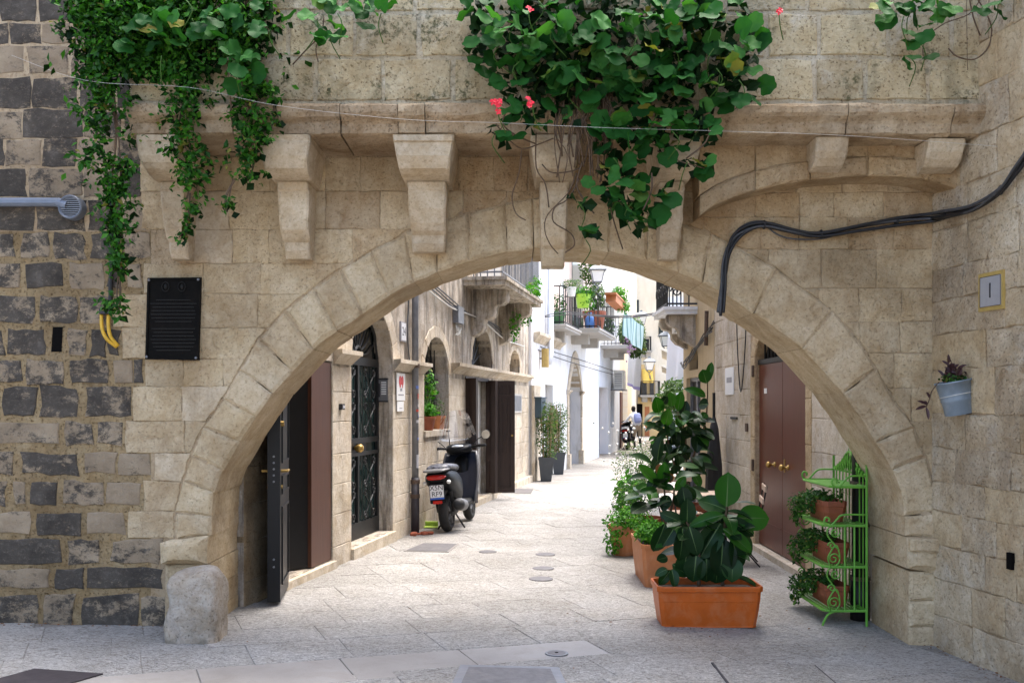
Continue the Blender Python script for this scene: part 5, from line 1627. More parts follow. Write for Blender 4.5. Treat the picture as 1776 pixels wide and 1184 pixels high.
# ------------------------------------------------------------------ green wrought shelf
sh=empty('plant_stand',(2.58,8.0,gz(2.58)),'lime green wrought iron plant stand with scrolled sides','plant stand')
X0,X1,Ya,Yb2=2.42,2.75,7.60,8.38
g0_=gz(2.58)
for (x,y) in ((X0,Ya),(X0,Yb2)):
    MB().tube(smooth_path([(x-.012,y,g0_+.006),(x,y,g0_+.04),(x+.03,y,g0_+.09),(x+.075,y,g0_+.115)],4),.009,7).build('leg','shelf_green',sh)
for y in (Ya,Yb2):
    MB().tube([(X1,y,g0_),(X1,y,1.16)],.010,7).build('post','shelf_green',sh)
ZS=(-.005,.335,.655,.955)
for k,z in enumerate(ZS):
    mb=MB(); x0=X0 if k<3 else X0+.06
    mb.tube([(x0+.05,Ya,z),(X1,Ya,z),(X1,Yb2,z),(x0+.05,Yb2,z),(x0,Yb2-.05,z),(x0,Ya+.05,z),(x0+.05,Ya,z)],.011,6)
    b_=mb.build('shelf_frame','shelf_green',sh)
    for j in range(9):
        x=x0+.025+(X1-x0-.04)*j/8
        MB().box((x-.011,Ya+.01,z-.004),(x+.011,Yb2-.01,z+.002)).build('slat','shelf_green',b_)
for y in (Ya,Yb2):
    fr=(Vector((0,y,0)),X,Z,-Y_)
    for x in (X0+.16,X0+.235): MB().tube([(x,y,ZS[0]),(x,y,ZS[2])],.0075,6).build('side_bar','shelf_green',sh)
    for za,zb in ((ZS[0],ZS[1]),(ZS[1],ZS[2])):
        h=zb-za; x=X0+.06
        mb=MB()
        mb.tube(smooth_path([(x-.01,y,za+.01),(x-.03,y,za+.06),(x-.02,y,za+.10),(x+.03,y,za+.17),(x+.055,y,za+.12),(x+.06,y,za+.05),(x+.03,y,za+.005)],4),.006,6)
        mb.tube(smooth_path([(x+.045,y,za+.14),(x,y,za+h*.62),(x-.035,y,za+h*.78),(x-.03,y,za+h*.93),(x,y,zb-.004)],4),.006,6)
        mb.tube(scroll((x+.015,za+.065),.045,1.35,fr,0,1),.006,6)
        mb.tube(scroll((x+.0,za+h*.52),.032,1.3,fr,0,-1),.006,6)
        mb.tube(scroll((x+.025,za+h*.84),.040,1.35,fr,0,1,up=-1),.006,6)
        mb.build('side_scroll','shelf_green',sh,smooth=True)
    for z,xx in ((ZS[2],X0),(ZS[3],X0+.06)):
        mb=MB(); mb.tube(smooth_path([(X1,y,z+.085),(xx+.15,y,z+.085),(xx+.10,y,z+.05),(xx+.06,y,z+.005),(xx+.03,y,z+.0),(xx,y,z+.03),(xx+.012,y,z+.065),(xx+.04,y,z+.055),(xx+.035,y,z+.03)],4),.008,6)
        mb.build('arm_scroll','shelf_green',sh,smooth=True)
for j in range(1,10):
    y=Ya+(Yb2-Ya)*j/10; MB().tube([(X1,y,ZS[0]),(X1,y,1.05+.07*math.sin(math.pi*j/10))],.006,5).build('back_bar','shelf_green',sh)
mb=MB()
mb.tube([(X1,Ya+(Yb2-Ya)*t/16,1.05+.16*math.sin(math.pi*t/16)**3) for t in range(17)],.011,6)
mb.tube([(X1,Ya,1.045),(X1,Yb2,1.045)],.009,6)
mb.build('crest_rail','shelf_green',sh)
cr=MB(); ym=(Ya+Yb2)/2
for k in range(13):
    t=(k-6)/6; y=ym+t*.30; hh=.03+.17*(1-abs(t))**1.2
    for s in (-1,1):
        cr.add([(X1-.012,y,1.04),(X1-.02,y+s*.022+t*.02,1.04+hh*.55),(X1-.004,y+t*.035,1.05+hh),(X1+.006,y+t*.01,1.04+hh*.4)],[(0,1,2),(0,2,3),(0,3,1),(1,3,2)])
cr.build('crest_leaves','shelf_green',sh)
for k,(z,lab) in enumerate(((ZS[0],'terracotta trough of trailing ivy on the lowest shelf of the green stand'),(ZS[1],'terracotta trough of trailing ivy on the middle shelf of the green stand'),(ZS[2],'terracotta trough of trailing ivy on the upper shelf of the green stand'))):
    dy=.0 if k<2 else .06
    trough('shelf_trough',(2.57,7.96+dy,z+.006),.50,.19,.165,R(90),lab,'terracotta_dark',taper=.75)
    zz=z+.16
    bl=[((2.52,8.05,zz+.03),(.12,.24,.06),330),((2.45,8.10,zz-.02),(.07,.20,.09),300),((2.39,8.24,zz-.10),(.06,.12,.13),240)]
    def spr(o,rg,zz=zz,k=k):
        if k==2:
            st=MB().tube([(2.6,7.78,zz-.02),(2.605,7.77,zz+.14)],.004,5); st.build('sprig_stem','stem_green',o)
            mb=MB(); leaves(mb,(2.603,7.775,zz+.09),(.025,.025,.07),40,.03); mb.build('sprig','leaf_trail',o,kind='stuff')
    bush('trailing_ivy',('trailing ivy spilling from the lowest green shelf','trailing ivy spilling from the middle green shelf','trailing ivy with an upright sprig on the upper green shelf')[k],(2.56,8.0,zz),bl,'leaf_trail',.034,cat='ivy',stems=8,extra=spr,droop=.3)

# ------------------------------------------------------------------ folding chairs and table
def chair(loc,rz,label):
    o=empty('folding_chair',loc,label,'chair','folding chairs by the right wall',rz); M=ROOTM[o]
    def bx(n,a,b,mt,c=.004): MB().cbox(a,b,c,M).build(n,mt,o)
    for s in (-1,1):
        MB().tube([M@Vector((s*.20,-.20,0)),M@Vector((s*.20,.20,.50)),M@Vector((s*.20,.27,.86))],.009,6).build('leg','black_iron',o)
        MB().tube([M@Vector((s*.18,.20,0)),M@Vector((s*.18,-.20,.45))],.009,6).build('leg','black_iron',o)
    for k in range(6): bx('seat_slat',(-.20,-.20+k*.066,.45),(.20,-.145+k*.066,.466),'wood_pale')
    for z,y in ((.66,.232),(.79,.258)): bx('back_slat',(-.22,y-.012,z),(.22,y+.008,z+.065),'wood_pale')
    bx('crossbar',(-.2,-.012,.235),(.2,.012,.255),'black_iron')
chair((2.45,10.55,gz(2.45)),R(-100),'folding slatted chair leaning by the oxblood door')
chair((1.95,11.3,gz(1.95)),R(10),'folding slatted chair half hidden behind the rubber plants')
tb_=empty('garden_table',(2.1,10.9,gz(2.1)),'small slatted wooden table among the potted plants','table'); M=ROOTM[tb_]
for k in range(7): MB().cbox((-.30,-.30+k*.088,.70),(.30,-.222+k*.088,.72),.004,M).build('slat','wood_pale',tb_)
for s in (-1,1):
    MB().tube([M@Vector((s*.26,-.26,0)),M@Vector((s*.26,.26,.70))],.010,6).build('leg','black_iron',tb_); MB().tube([M@Vector((s*.24,.26,0)),M@Vector((s*.24,-.26,.70))],.010,6).build('leg','black_iron',tb_)

# ------------------------------------------------------------------ hanging plants over the parapet
rgI=random.Random(21)
INNER=MB()
iv=empty('hanging_ivy',at(300,60,6.45),'dense small-leaved ivy trailing down over the left end of the parapet','ivy')
mb=MB(); st=MB()
def strand(mb,pts,Y,n,size,rng,st=None,depth=.10):
    """pts: (px,py,half-width px)"""
    seg=[]; tot=0
    for a,b in zip(pts,pts[1:]):
        L=math.hypot(b[0]-a[0],b[1]-a[1])*(a[2]+b[2]); seg.append(L); tot+=L
    for (a,b),L in zip(zip(pts,pts[1:]),seg):
        for _ in range(int(n*L/tot)):
            t=rng.random(); w=a[2]+(b[2]-a[2])*t
            dx=rng.gauss(0,.5)*w
            # ragged outline: leaves gather in small sprays
            k=math.sin((a[1]+(b[1]-a[1])*t)*.11+dx*.05)*.35+1
            c=at(a[0]+(b[0]-a[0])*t+dx*k,a[1]+(b[1]-a[1])*t+rng.gauss(0,6),Y-rng.random()*depth*(1-min(1,abs(dx)/(w*1.6+1))))
            yy=a[1]+(b[1]-a[1])*t
            gapn=noise.noise(Vector((c.x*7,c.z*5,Y)))
            if yy>110 and gapn<(-.30 if a[0]<260 else -.20): continue
            leaves(mb,c,(.026,.022,.026),2 if yy<120 else rng.choice((1,2,2)),size*rng.uniform(.7,1.35),rng=rng,droop=.25)
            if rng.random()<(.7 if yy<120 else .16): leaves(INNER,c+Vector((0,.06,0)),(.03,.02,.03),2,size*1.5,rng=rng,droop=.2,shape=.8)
    if st is not None:
        for k in range(3):
            st.tube(smooth_path([at(p_[0]+rng.uniform(-.5,.5)*p_[2],p_[1],Y+.02) for p_ in pts],4),.005,5)
D=6.42
strand(mb,[(170,-20,62),(180,60,60),(175,140,46),(190,230,40),(200,330,38),(200,400,28),(205,450,20)],D,1500,.042,rgI,st)
strand(mb,[(205,440,16),(208,500,10),(205,545,8)],D,130,.042,rgI,st)
strand(mb,[(300,-20,70),(310,80,60),(315,150,45),(320,230,40),(330,300,34),(330,345,20)],D,1150,.042,rgI,st)
strand(mb,[(335,335,16),(330,380,14),(318,412,16)],D,110,.042,rgI,st)
strand(mb,[(410,-20,70),(415,80,58),(425,160,48),(432,220,40),(430,280,24),(425,320,24)],D,950,.042,rgI,st)
strand(mb,[(404,310,10),(395,340,8),(392,368,6)],D,50,.042,rgI,st)
strand(mb,[(240,-20,110),(260,60,95),(250,130,50)],D+.04,900,.042,rgI)
strand(mb,[(455,120,14),(470,170,12),(478,215,16)],D,70,.042,rgI,st)
for a in ((455,235),(140,190),(150,280),(190,530),(470,150)):
    strand(mb,[(a[0]-18,a[1]-8,8),(a[0]+16,a[1]+14,8)],D-.03,26,.042,rgI)
mb.build('foliage','leaf_ivy',iv,kind='stuff'); INNER.build('inner_foliage','leaf_ivy_shaded',iv,kind='stuff'); st.build('stems','stem_brown',iv,kind='stuff')

def ger(name,label,loc,blobs,nback,flowers,stems,seed,size=(.10,.145),Y=(6.12,6.40),cat='geranium'):
    rg=random.Random(seed)
    o=empty(name,loc,label,cat)
    for (cx_,cy_,rx,ry,n) in blobs:
        for _ in range(n):
            while True:
                u,v=rg.uniform(-1,1),rg.uniform(-1,1)
                if u*u+v*v<1: break
            e=(u*u+v*v)
            Yl=Y[1]-(Y[1]-Y[0])*(1-e*.7)*rg.uniform(.25,1)
            B=at(cx_+u*rx,cy_+v*ry,Yl)
            d=Vector((u*.6+rg.uniform(-.7,.7),-.5+rg.uniform(-.4,.4),rg.uniform(-.9,.5)))
            n_=Vector((u*.5+rg.uniform(-.5,.5),-1,rg.uniform(.1,1.1)))
            s=rg.uniform(*size)
            put_leaf(rg.choice(GER),B,d,n_,s,s,o)
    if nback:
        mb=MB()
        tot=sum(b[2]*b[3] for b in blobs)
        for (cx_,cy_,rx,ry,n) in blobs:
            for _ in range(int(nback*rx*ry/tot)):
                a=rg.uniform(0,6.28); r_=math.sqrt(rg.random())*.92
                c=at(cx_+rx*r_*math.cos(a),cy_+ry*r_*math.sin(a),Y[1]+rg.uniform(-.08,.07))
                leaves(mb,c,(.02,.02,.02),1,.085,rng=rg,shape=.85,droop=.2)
        mb.build('inner_foliage','leaf_geranium_shaded',o,kind='stuff')
    st=MB()
    for pts,r_ in stems:
        st.tube(smooth_path([at(*q) for q in pts],4),r_,5)
    if stems: st.build('stems','stem_brown',o,kind='stuff',smooth=True)
    gs=MB()
    for b in blobs:
        for _ in range(max(1,b[4]//9)):
            a=rg.uniform(0,6.28); r_=rg.random()*.9
            q=at(b[0]+b[2]*r_*math.cos(a),b[1]+b[3]*r_*math.sin(a),Y[0]+.05+rg.random()*.15)
            gs.tube(smooth_path([q,q+Vector((rg.uniform(-.05,.05),rg.uniform(-.03,.05),-.07)),q+Vector((rg.uniform(-.09,.09),.08,-.16))],3),.0035,5)
    gs.build('leaf_stalks','petiole',o,kind='stuff',smooth=True)
    for (px,py,r_,k) in flowers:
        c=at(px,py,Y[0]-.04); mb=MB()
        for _ in range(k):
            q=c+Vector((rg.gauss(0,.5)*r_,rg.gauss(0,.35)*r_,rg.gauss(0,.5)*r_))
            nn=Vector((rg.uniform(-.6,.6),-1,rg.uniform(-.3,.9))).normalized(); t1=nn.orthogonal().normalized(); t2=nn.cross(t1)
            for j in range(5):
                a=j*1.2566+rg.random(); dd=t1*math.cos(a)+t2*math.sin(a); w=nn.cross(dd)
                s=.019
                mb.add([q,q+dd*s*.7+w*s*.45+nn*.004,q+dd*s*1.15,q+dd*s*.7-w*s*.45+nn*.004],[(0,1,2),(0,2,3)])
        fo=mb.build('flower_head','red_petal',o)
        MB().tube(smooth_path([c+Vector((0,.01,-.01)),c+Vector((.01,.03,-.07)),c+Vector((.05,.10,-.14))],3),.0035,5).build('flower_stalk','petiole',fo)
    return o
rs_=random.Random(4)
stems=[]
for k in range(46):
    x=rs_.uniform(965,1062); y0=rs_.uniform(110,170); y1=rs_.uniform(240,320); xx=x+rs_.uniform(-18,14)
    stems.append(([(x,y0,6.42),(x+rs_.uniform(-12,12),(y0+y1)/2-15,6.36),(xx+rs_.uniform(-10,10),(y0+y1)/2+25,6.36),(xx,y1,6.40)],rs_.uniform(.003,.006)))
for pts in ([(1000,300,6.4),(985,335,6.4),(950,372,6.45),(945,400,6.5),(955,425,6.55),(968,440,6.6)],[(1005,310,6.4),(985,345,6.4),(962,360,6.42),(960,385,6.45),(990,405,6.5),(996,425,6.5),(980,438,6.55)],
    [(930,230,6.35),(930,290,6.4),(946,320,6.42),(952,360,6.45)],[(860,215,6.3),(880,240,6.35),(905,258,6.38),(935,250,6.4),(960,240,6.4)],[(905,258,6.38),(900,300,6.45),(888,340,6.5),(895,370,6.5),(912,382,6.5)],
    [(1010,280,6.4),(1000,320,6.4),(1012,345,6.4),(1030,370,6.35)],[(1055,345,6.3),(1065,385,6.35),(1080,432,6.45)],[(1070,345,6.3),(1090,370,6.3),(1105,390,6.3)],[(1140,262,6.3),(1180,280,6.28),(1222,292,6.25)],[(1190,275,6.25),(1225,245,6.25),(1232,205,6.28),(1222,170,6.3)],
    [(1130,300,6.25),(1130,330,6.25),(1115,365,6.25)],[(880,190,6.3),(872,215,6.33),(895,235,6.36),(930,250,6.4)],[(1020,250,6.4),(1008,290,6.42),(960,300,6.45),(940,285,6.45)]):
    stems.append((pts,rs_.uniform(.0035,.0055)))
ger('trailing_geranium','large trailing geranium with red flowers hanging over the centre of the parapet',at(1080,60,6.4),
 [(885,50,85,80,38),(985,60,110,105,42),(1110,70,120,105,54),(1230,70,95,95,42),(925,150,62,75,22),(1000,160,45,60,8),(1150,185,95,85,40),(1275,130,45,60,12),(1070,250,40,46,16),(1068,325,40,48,15),(1102,372,42,26,8),(1225,215,20,45,5),(1205,280,30,18,4),(1150,330,10,45,4),(1025,405,14,22,2),(995,350,16,12,1),(870,235,24,16,3)],
 1500,[(863,184,.045,9),(924,180,.035,5),(917,18,.022,2),(1352,20,.018,2)],stems,5)
ger('trailing_geranium','big-leaved geranium sprays among the ivy on the left',at(300,40,6.4),[(330,30,90,55,20),(265,70,45,35,8),(410,130,36,62,12),(470,35,26,30,5)],0,[],[([(395,100,6.3),(398,150,6.3),(402,200,6.35)],.005)],6)
ger('trailing_geranium','short geranium tuft hanging between the ivy and the flowering geranium',at(600,0,6.4),[(595,22,62,34,18),(575,62,34,22,5),(655,20,16,10,2)],0,[],[([(562,30,6.4),(556,60,6.42),(530,88,6.45),(508,112,6.47)],.005),([(556,60,6.42),(548,85,6.44),(552,108,6.46)],.004)],7)
ger('trailing_geranium','small geranium with bare looping stems at the right end of the parapet',at(1640,0,6.4),[(1590,10,62,32,20),(1600,65,22,34,6),(1730,6,26,24,6),(1578,92,8,18,2)],0,[],[([(1690,-10,6.35),(1718,40,6.38),(1715,80,6.4),(1690,103,6.42),(1660,98,6.44),(1645,84,6.46)],.005),([(1680,-10,6.4),(1688,30,6.4),(1700,62,6.42)],.005),([(1700,0,6.38),(1680,25,6.4),(1640,40,6.42),(1610,60,6.42)],.004),([(1607,60,6.4),(1600,90,6.42),(1606,105,6.43)],.003),([(1676,0,6.4),(1677,60,6.45),(1678,122,6.48)],.002)],9)

# ------------------------------------------------------------------ scooter
SC=empty('scooter',(-.82,12.60,gz(-.8)),'black motor scooter with clear windscreen parked beside the left facade','scooter',rz=0,rot=(R(-5),0,R(80)))
ROOTM[SC]=Matrix.Translation((-.82,12.60,gz(-.8)))@SC.rotation_euler.to_matrix().to_4x4()
def loft(secs,n=16,e=.7,cap=True):
    """secs: (x,zc,hy,hz) -> skin along x"""
    vs=[];fs=[]
    for (x,zc,hy,hz) in secs:
        for k in range(n):
            a=2*math.pi*k/n; c,s=math.cos(a),math.sin(a)
            vs.append((x,hy*math.copysign(abs(c)**e,c),zc+hz*math.copysign(abs(s)**e,s)))
    for i in range(len(secs)-1):
        for k in range(n): fs.append((i*n+k,i*n+(k+1)%n,(i+1)*n+(k+1)%n,(i+1)*n+k))
    if cap: fs.append(tuple(range(n))); fs.append(tuple((len(secs)-1)*n+k for k in range(n)))
    return MB().add(vs,fs)
def wheel(root,x,r,w,name='wheel'):
    M=Matrix.Translation((x,0,r))@Matrix.Rotation(R(90),4,'X')
    pr=[]
    for k in range(10):
        a=2*math.pi*k/10; pr.append((r-.055+.055*math.cos(a),w*.5*math.sin(a)))
    t=MB().lathe(pr,28,M,close=True).build('tyre','rubber',root,smooth=True,local=True)
    rim=MB().lathe([(r-.085,-w*.35),(r-.10,-w*.3),(.05,-w*.25),(.05,w*.25),(r-.10,w*.3),(r-.085,w*.35)],24,M).build('rim','scooter_trim',t,local=True)
    for k in range(5):
        a=k*1.2566
        MB().tube([M@Vector((.04*math.cos(a),.04*math.sin(a),w*.36)),M@Vector(((r-.1)*math.cos(a),(r-.1)*math.sin(a),w*.40))],.018,6).build('spoke','scooter_silver',t,local=True)
def make_scooter(root,screen=True):
    B=lambda mb,n,m,p=root,sm=True,rc=True: mb.build(n,m,p,smooth=sm,local=True,recalc=rc)
    wheel(root,0,.245,.125); wheel(root,1.30,.235,.115)
    B(loft([(-.42,.74,.06,.03),(-.40,.73,.12,.06),(-.30,.70,.165,.10),(-.10,.66,.18,.15),(.15,.60,.18,.19),(.36,.54,.16,.20),(.46,.48,.12,.17),(.50,.42,.08,.10)]),'rear_body','scooter_black')
    B(loft([(-.36,.815,.08,.02),(-.33,.83,.13,.04),(-.15,.84,.15,.045),(.10,.82,.15,.05),(.30,.80,.14,.055),(.44,.79,.10,.05),(.50,.775,.06,.03)]),'seat','seat_cover')
    B(loft([(-.47,.80,.10,.012),(-.44,.81,.15,.02),(-.30,.815,.165,.02),(-.20,.81,.15,.012)]),'grab_rail','scooter_silver')
    B(MB().cbox((.44,-.17,.27),(.92,.17,.35),.03),'floorboard','scooter_trim',sm=False)
    def shield(u,v,off=0):
        y=(u-.5)*2; hw=.20+.045*math.sin(v*math.pi*.9); z=.30+.66*v; x=.90+.15*v+.09*v*v-.10*abs(y)**2.2*(1-.3*v)
        return Vector((x+off,y*hw,z))
    f=MB().grid(lambda u,v:shield(u,v),12,10); b=len(f.v)
    f.grid(lambda u,v:shield(1-u,v,.03),12,10)
    for i in range(12): f.f.append([i,i+1,b+12-i-1,b+12-i]); f.m.append(0); t0=10*13; f.f.append([t0+i+1,t0+i,b+t0+12-i,b+t0+12-i-1]); f.m.append(0)
    B(f,'leg_shield','scooter_navy')
    sb=MB()
    sb.tube([shield(0,v/10,.014)+Vector((0,-.004,0)) for v in range(11)]+[shield(u/8,1,.014)+Vector((0,0,.004)) for u in range(1,9)]+[shield(1,1-v/10,.014)+Vector((0,.004,0)) for v in range(1,11)],.018,6)
    B(sb,'shield_edge','scooter_silver')
    B(loft([(1.02,.62,.10,.30),(1.10,.62,.14,.30),(1.17,.64,.12,.26),(1.24,.66,.05,.18)]),'front_fairing','scooter_black')
    B(loft([(.86,1.0,.06,.02),(.90,1.01,.15,.05),(1.0,1.02,.19,.075),(1.10,1.02,.16,.07),(1.17,1.01,.10,.045)]),'handlebar_cowl','scooter_black')
    B(MB().sphere((.93,0,1.055),.075,14,8,(.8,1.25,.35)),'instrument_dial','dial_glass')
    for s in (-1,1):
        hb=B(MB().tube([(1.0,s*.15,1.03),(.96,s*.26,1.045),(.93,s*.38,1.05)],.016,8),'handlebar','scooter_trim')
        B(MB().tube([(.945,s*.27,1.045),(.925,s*.395,1.05)],.022,10),'grip','rubber',hb)
        B(MB().tube([(1.02,s*.24,1.03),(.99,s*.37,1.035)],.007,6),'brake_lever','scooter_silver',hb)
        ms=B(MB().tube(smooth_path([(.98,s*.20,1.06),(.97,s*.27,1.13),(.96,s*.36,1.17)],4),.007,6),'mirror','scooter_trim')
        Mm=Matrix.Translation((.955,s*.40,1.19))@Vector((-1,0,.1)).to_track_quat('Z','Y').to_matrix().to_4x4()
        B(MB().lathe([(.03,-.03),(.062,-.012),(.068,.0),(.064,.006)],18,Mm),'mirror_shell','scooter_trim',ms)
        B(MB().lathe([(.060,.006),(.060,.008)],18,Mm),'mirror_glass','mirror_glass',ms,False)
        B(MB().sphere((-.37,s*.155,.66),.035,10,7,(1.1,.8,.75)),'indicator','lens_clear')
        B(MB().tube([(1.30,s*.075,.235),(1.22,s*.075,.55)],.020,8),'fork','scooter_silver')
        B(MB().tube([(-.02,s*.10,.26),(-.12,s*.10,.62)],.022,8),'shock_absorber','scooter_trim')
        if screen:
            B(MB().tube([(1.05,s*.14,1.04),(1.08,s*.15,1.28)],.007,6),'screen_stay','scooter_trim')
            B(MB().cbox((1.055,s*.15-.03,1.27),(1.085,s*.15+.03,1.29),.004),'screen_clamp','scooter_trim',sm=False)
    B(loft([(1.08,.40,.055,.02),(1.14,.46,.075,.03),(1.30,.495,.08,.025),(1.46,.42,.07,.03),(1.53,.33,.04,.02)]),'front_fender','scooter_black')
    B(loft([(-.34,.44,.05,.02),(-.30,.50,.07,.04),(-.18,.55,.08,.05),(.05,.56,.08,.04)]),'rear_fender','scooter_trim')
    B(MB().cbox((-.395,-.10,.40),(-.375,.10,.66),.02),'plate_holder','scooter_black',sm=False)
    pt=B(MB().cbox((-.408,-.088,.475),(-.396,.088,.63),.003),'number_plate','plate_white',sm=False)
    B(MB().box((-.411,-.088,.452),(-.399,.088,.472)),'plate_band','plate_blue',pt,False)
    B(loft([(-.45,.72,.05,.012),(-.43,.725,.11,.03),(-.38,.73,.13,.035)]),'tail_light','tail_red')
    B(MB().cbox((-.412,-.06,.395),(-.398,.06,.435),.006),'reflector','tail_red',sm=False)
    M=Matrix.Translation((-.18,-.19,.36))@Vector((.93,.0,-.12)).to_track_quat('Z','Y').to_matrix().to_4x4()
    ex=B(MB().lathe([(.035,0),(.06,.02),(.072,.08),(.075,.34),(.06,.40),(.025,.44),(.02,.6)],18,M),'exhaust','scooter_trim')
    B(MB().lathe([(.077,.10),(.079,.12),(.079,.30),(.077,.32)],18,M),'heat_shield','scooter_silver',ex)
    B(loft([(-.06,.28,.05,.07),(.0,.28,.08,.10),(.25,.30,.10,.12),(.48,.32,.09,.10),(.56,.33,.05,.06)]),'engine_case','scooter_trim')
    B(MB().tube([(.28,-.05,.20),(.18,-.18,.02)],.012,6),'centre_stand','black_iron'); B(MB().tube([(.28,.05,.20),(.18,.18,.02)],.012,6),'centre_stand','black_iron')
    if screen:
        def scr(u,v,o=0): 
            y=(u-.5)*2; return Vector((1.12-.10*v-.11*y*y+o,y*(.29-.07*v*v-.03*v),1.0+.56*v*(1-.12*y*y)))
        g=MB().grid(lambda u,v:scr(u,v),12,10)
        B(g,'windscreen','windscreen_glass',rc=False)
    return pt
pt=make_scooter(SC)
Mp=Matrix((( 0,0,-1,0),(-1,0,0,0),(0,1,0,0),(0,0,0,1)))
for tx,zz in (('X5N',.594),('RF9',.516)):
    text_mesh(tx,.088,ROOTM[SC]@Matrix.Translation((-.4085,0,zz))@Mp,'plate_lettering','ink_black',pt,.001)
gl=empty('dustpan',(-1.06,12.95,gz(-1)),'lime green plastic scoop on the ground behind the scooter wheel','dustpan')
MB().cbox((-1.16,12.88,gz(-1)+.002),(-.98,13.0,gz(-1)+.02),.006).build('tray','plastic_lime',gl); MB().cbox((-1.16,12.99,gz(-1)+.05),(-.98,13.02,gz(-1)+.08),.006).build('handle','plastic_lime',gl); MB().cbox((-1.16,13.0,gz(-1)),(-.98,13.02,gz(-1)+.06),.004).build('rim','plastic_lime',gl)

# ------------------------------------------------------------------ far rider and motorcycle
MC=empty('motorcycle',(4.42,37.6,gz(3.5)),'dark motorcycle parked by the white wall far down the alley','motorcycle',rot=(R(-5),0,R(80)))
ROOTM[MC]=Matrix.Translation((4.42,37.6,gz(3.5)))@MC.rotation_euler.to_matrix().to_4x4()
make_scooter(MC,False)
pe=empty('person',(4.80,37.5,gz(3.5)),'person in white shirt and beige shorts leaning towards the motorcycle','person',rz=R(18))
def skin_body(root,joints,edges,radii,zsplit,mats,name='body'):
    me=bpy.data.meshes.new(name); me.from_pydata([Vector(j) for j in joints],edges,[]); 
    o=bpy.data.objects.new(name,me); col.objects.link(o)
    bm=bmesh.new(); bm.from_mesh(me); lay=bm.verts.layers.skin.verify(); bm.verts.ensure_lookup_table()
    for i,v in enumerate(bm.verts):
        r_=radii[i]; v[lay].radius=r_ if isinstance(r_,tuple) else (r_,r_)
        v[lay].use_root=(i==0)
    bm.to_mesh(me); bm.free()
    o.modifiers.new('skin','SKIN').use_smooth_shade=True
    s=o.modifiers.new('sub','SUBSURF'); s.levels=2; s.render_levels=2
    dg=bpy.context.evaluated_depsgraph_get(); dg.update()
    m2=bpy.data.meshes.new_from_object(o.evaluated_get(dg)); bpy.data.objects.remove(o)
    m2.materials.clear()
    for mt in mats: m2.materials.append(M_[mt])
    for p_ in m2.polygons: p_.material_index=zsplit(p_.center); p_.use_smooth=True
    ob=bpy.data.objects.new(name,m2); col.objects.link(ob); ob.parent=root
    return ob
J=[(0,0,.86),(0,.06,1.05),(-.02,.16,1.28),(-.03,.24,1.40),(-.03,.27,1.46),(-.04,.30,1.52),(-.04,.32,1.60),
(.17,.19,1.30),(.26,.22,1.04),(.16,.36,.86),(.12,.42,.80),(-.20,.19,1.29),(-.34,.30,1.08),(-.42,.48,.98),(-.44,.56,.96),
(.09,.0,.80),(.12,.05,.46),(.12,-.02,.10),(.13,.10,.04),(-.09,.0,.80),(-.11,.12,.46),(-.10,.02,.10),(-.10,.14,.04)]
E=[(0,1),(1,2),(2,3),(3,4),(4,5),(5,6),(2,7),(7,8),(8,9),(9,10),(2,11),(11,12),(12,13),(13,14),(0,15),(15,16),(16,17),(17,18),(0,19),(19,20),(20,21),(21,22)]
Rr=[(.15,.11),(.15,.11),(.16,.11),(.07,.06),(.05,.05),(.085,.095),(.08,.09),.06,.048,.036,.034,.06,.048,.036,.034,.095,.065,.045,.04,.095,.065,.045,.04]
def zs(c):
    if c.z>1.44: return 1 if (c.z>1.55 or c.y<.30) else 0
    if c.z>.93: return 2 if not (abs(c.x)>.22 and c.z<1.02) else 0
    if c.y>.33 and c.z>.75: return 0
    if c.z>.50: return 3
    return 4
skin_body(pe,J,E,Rr,zs,['skin','hair_dark','shirt_white','shorts_beige','trouser_dark'])
hd=MB().sphere(ROOTM[pe]@Vector((-.035,.29,1.565)),.098,14,10,(.85,1,1.1)); hd.build('hair','hair_dark',pe,smooth=True)
bg_=empty('backpack',ROOTM[pe]@Vector((0,0,1.0)),'pale blue backpack worn by the person far down the alley','backpack',rz=R(18))
MB().cbox((-.14,-.16,0),(.12,.02,.38),.05,ROOTM[bg_]@Matrix.Rotation(R(-14),4,'X')).build('bag','bag_periwinkle',bg_,smooth=True)
MB().cbox((-.11,-.20,.04),(.09,-.15,.20),.02,ROOTM[bg_]@Matrix.Rotation(R(-14),4,'X')).build('pocket','bag_periwinkle',bg_)
MB().tube(smooth_path([ROOTM[bg_]@Vector(q) for q in ((.09,-.02,.36),(.11,.14,.36),(.12,.24,.22),(.11,.10,.05))],4),.014,6).build('strap','bag_periwinkle',bg_)

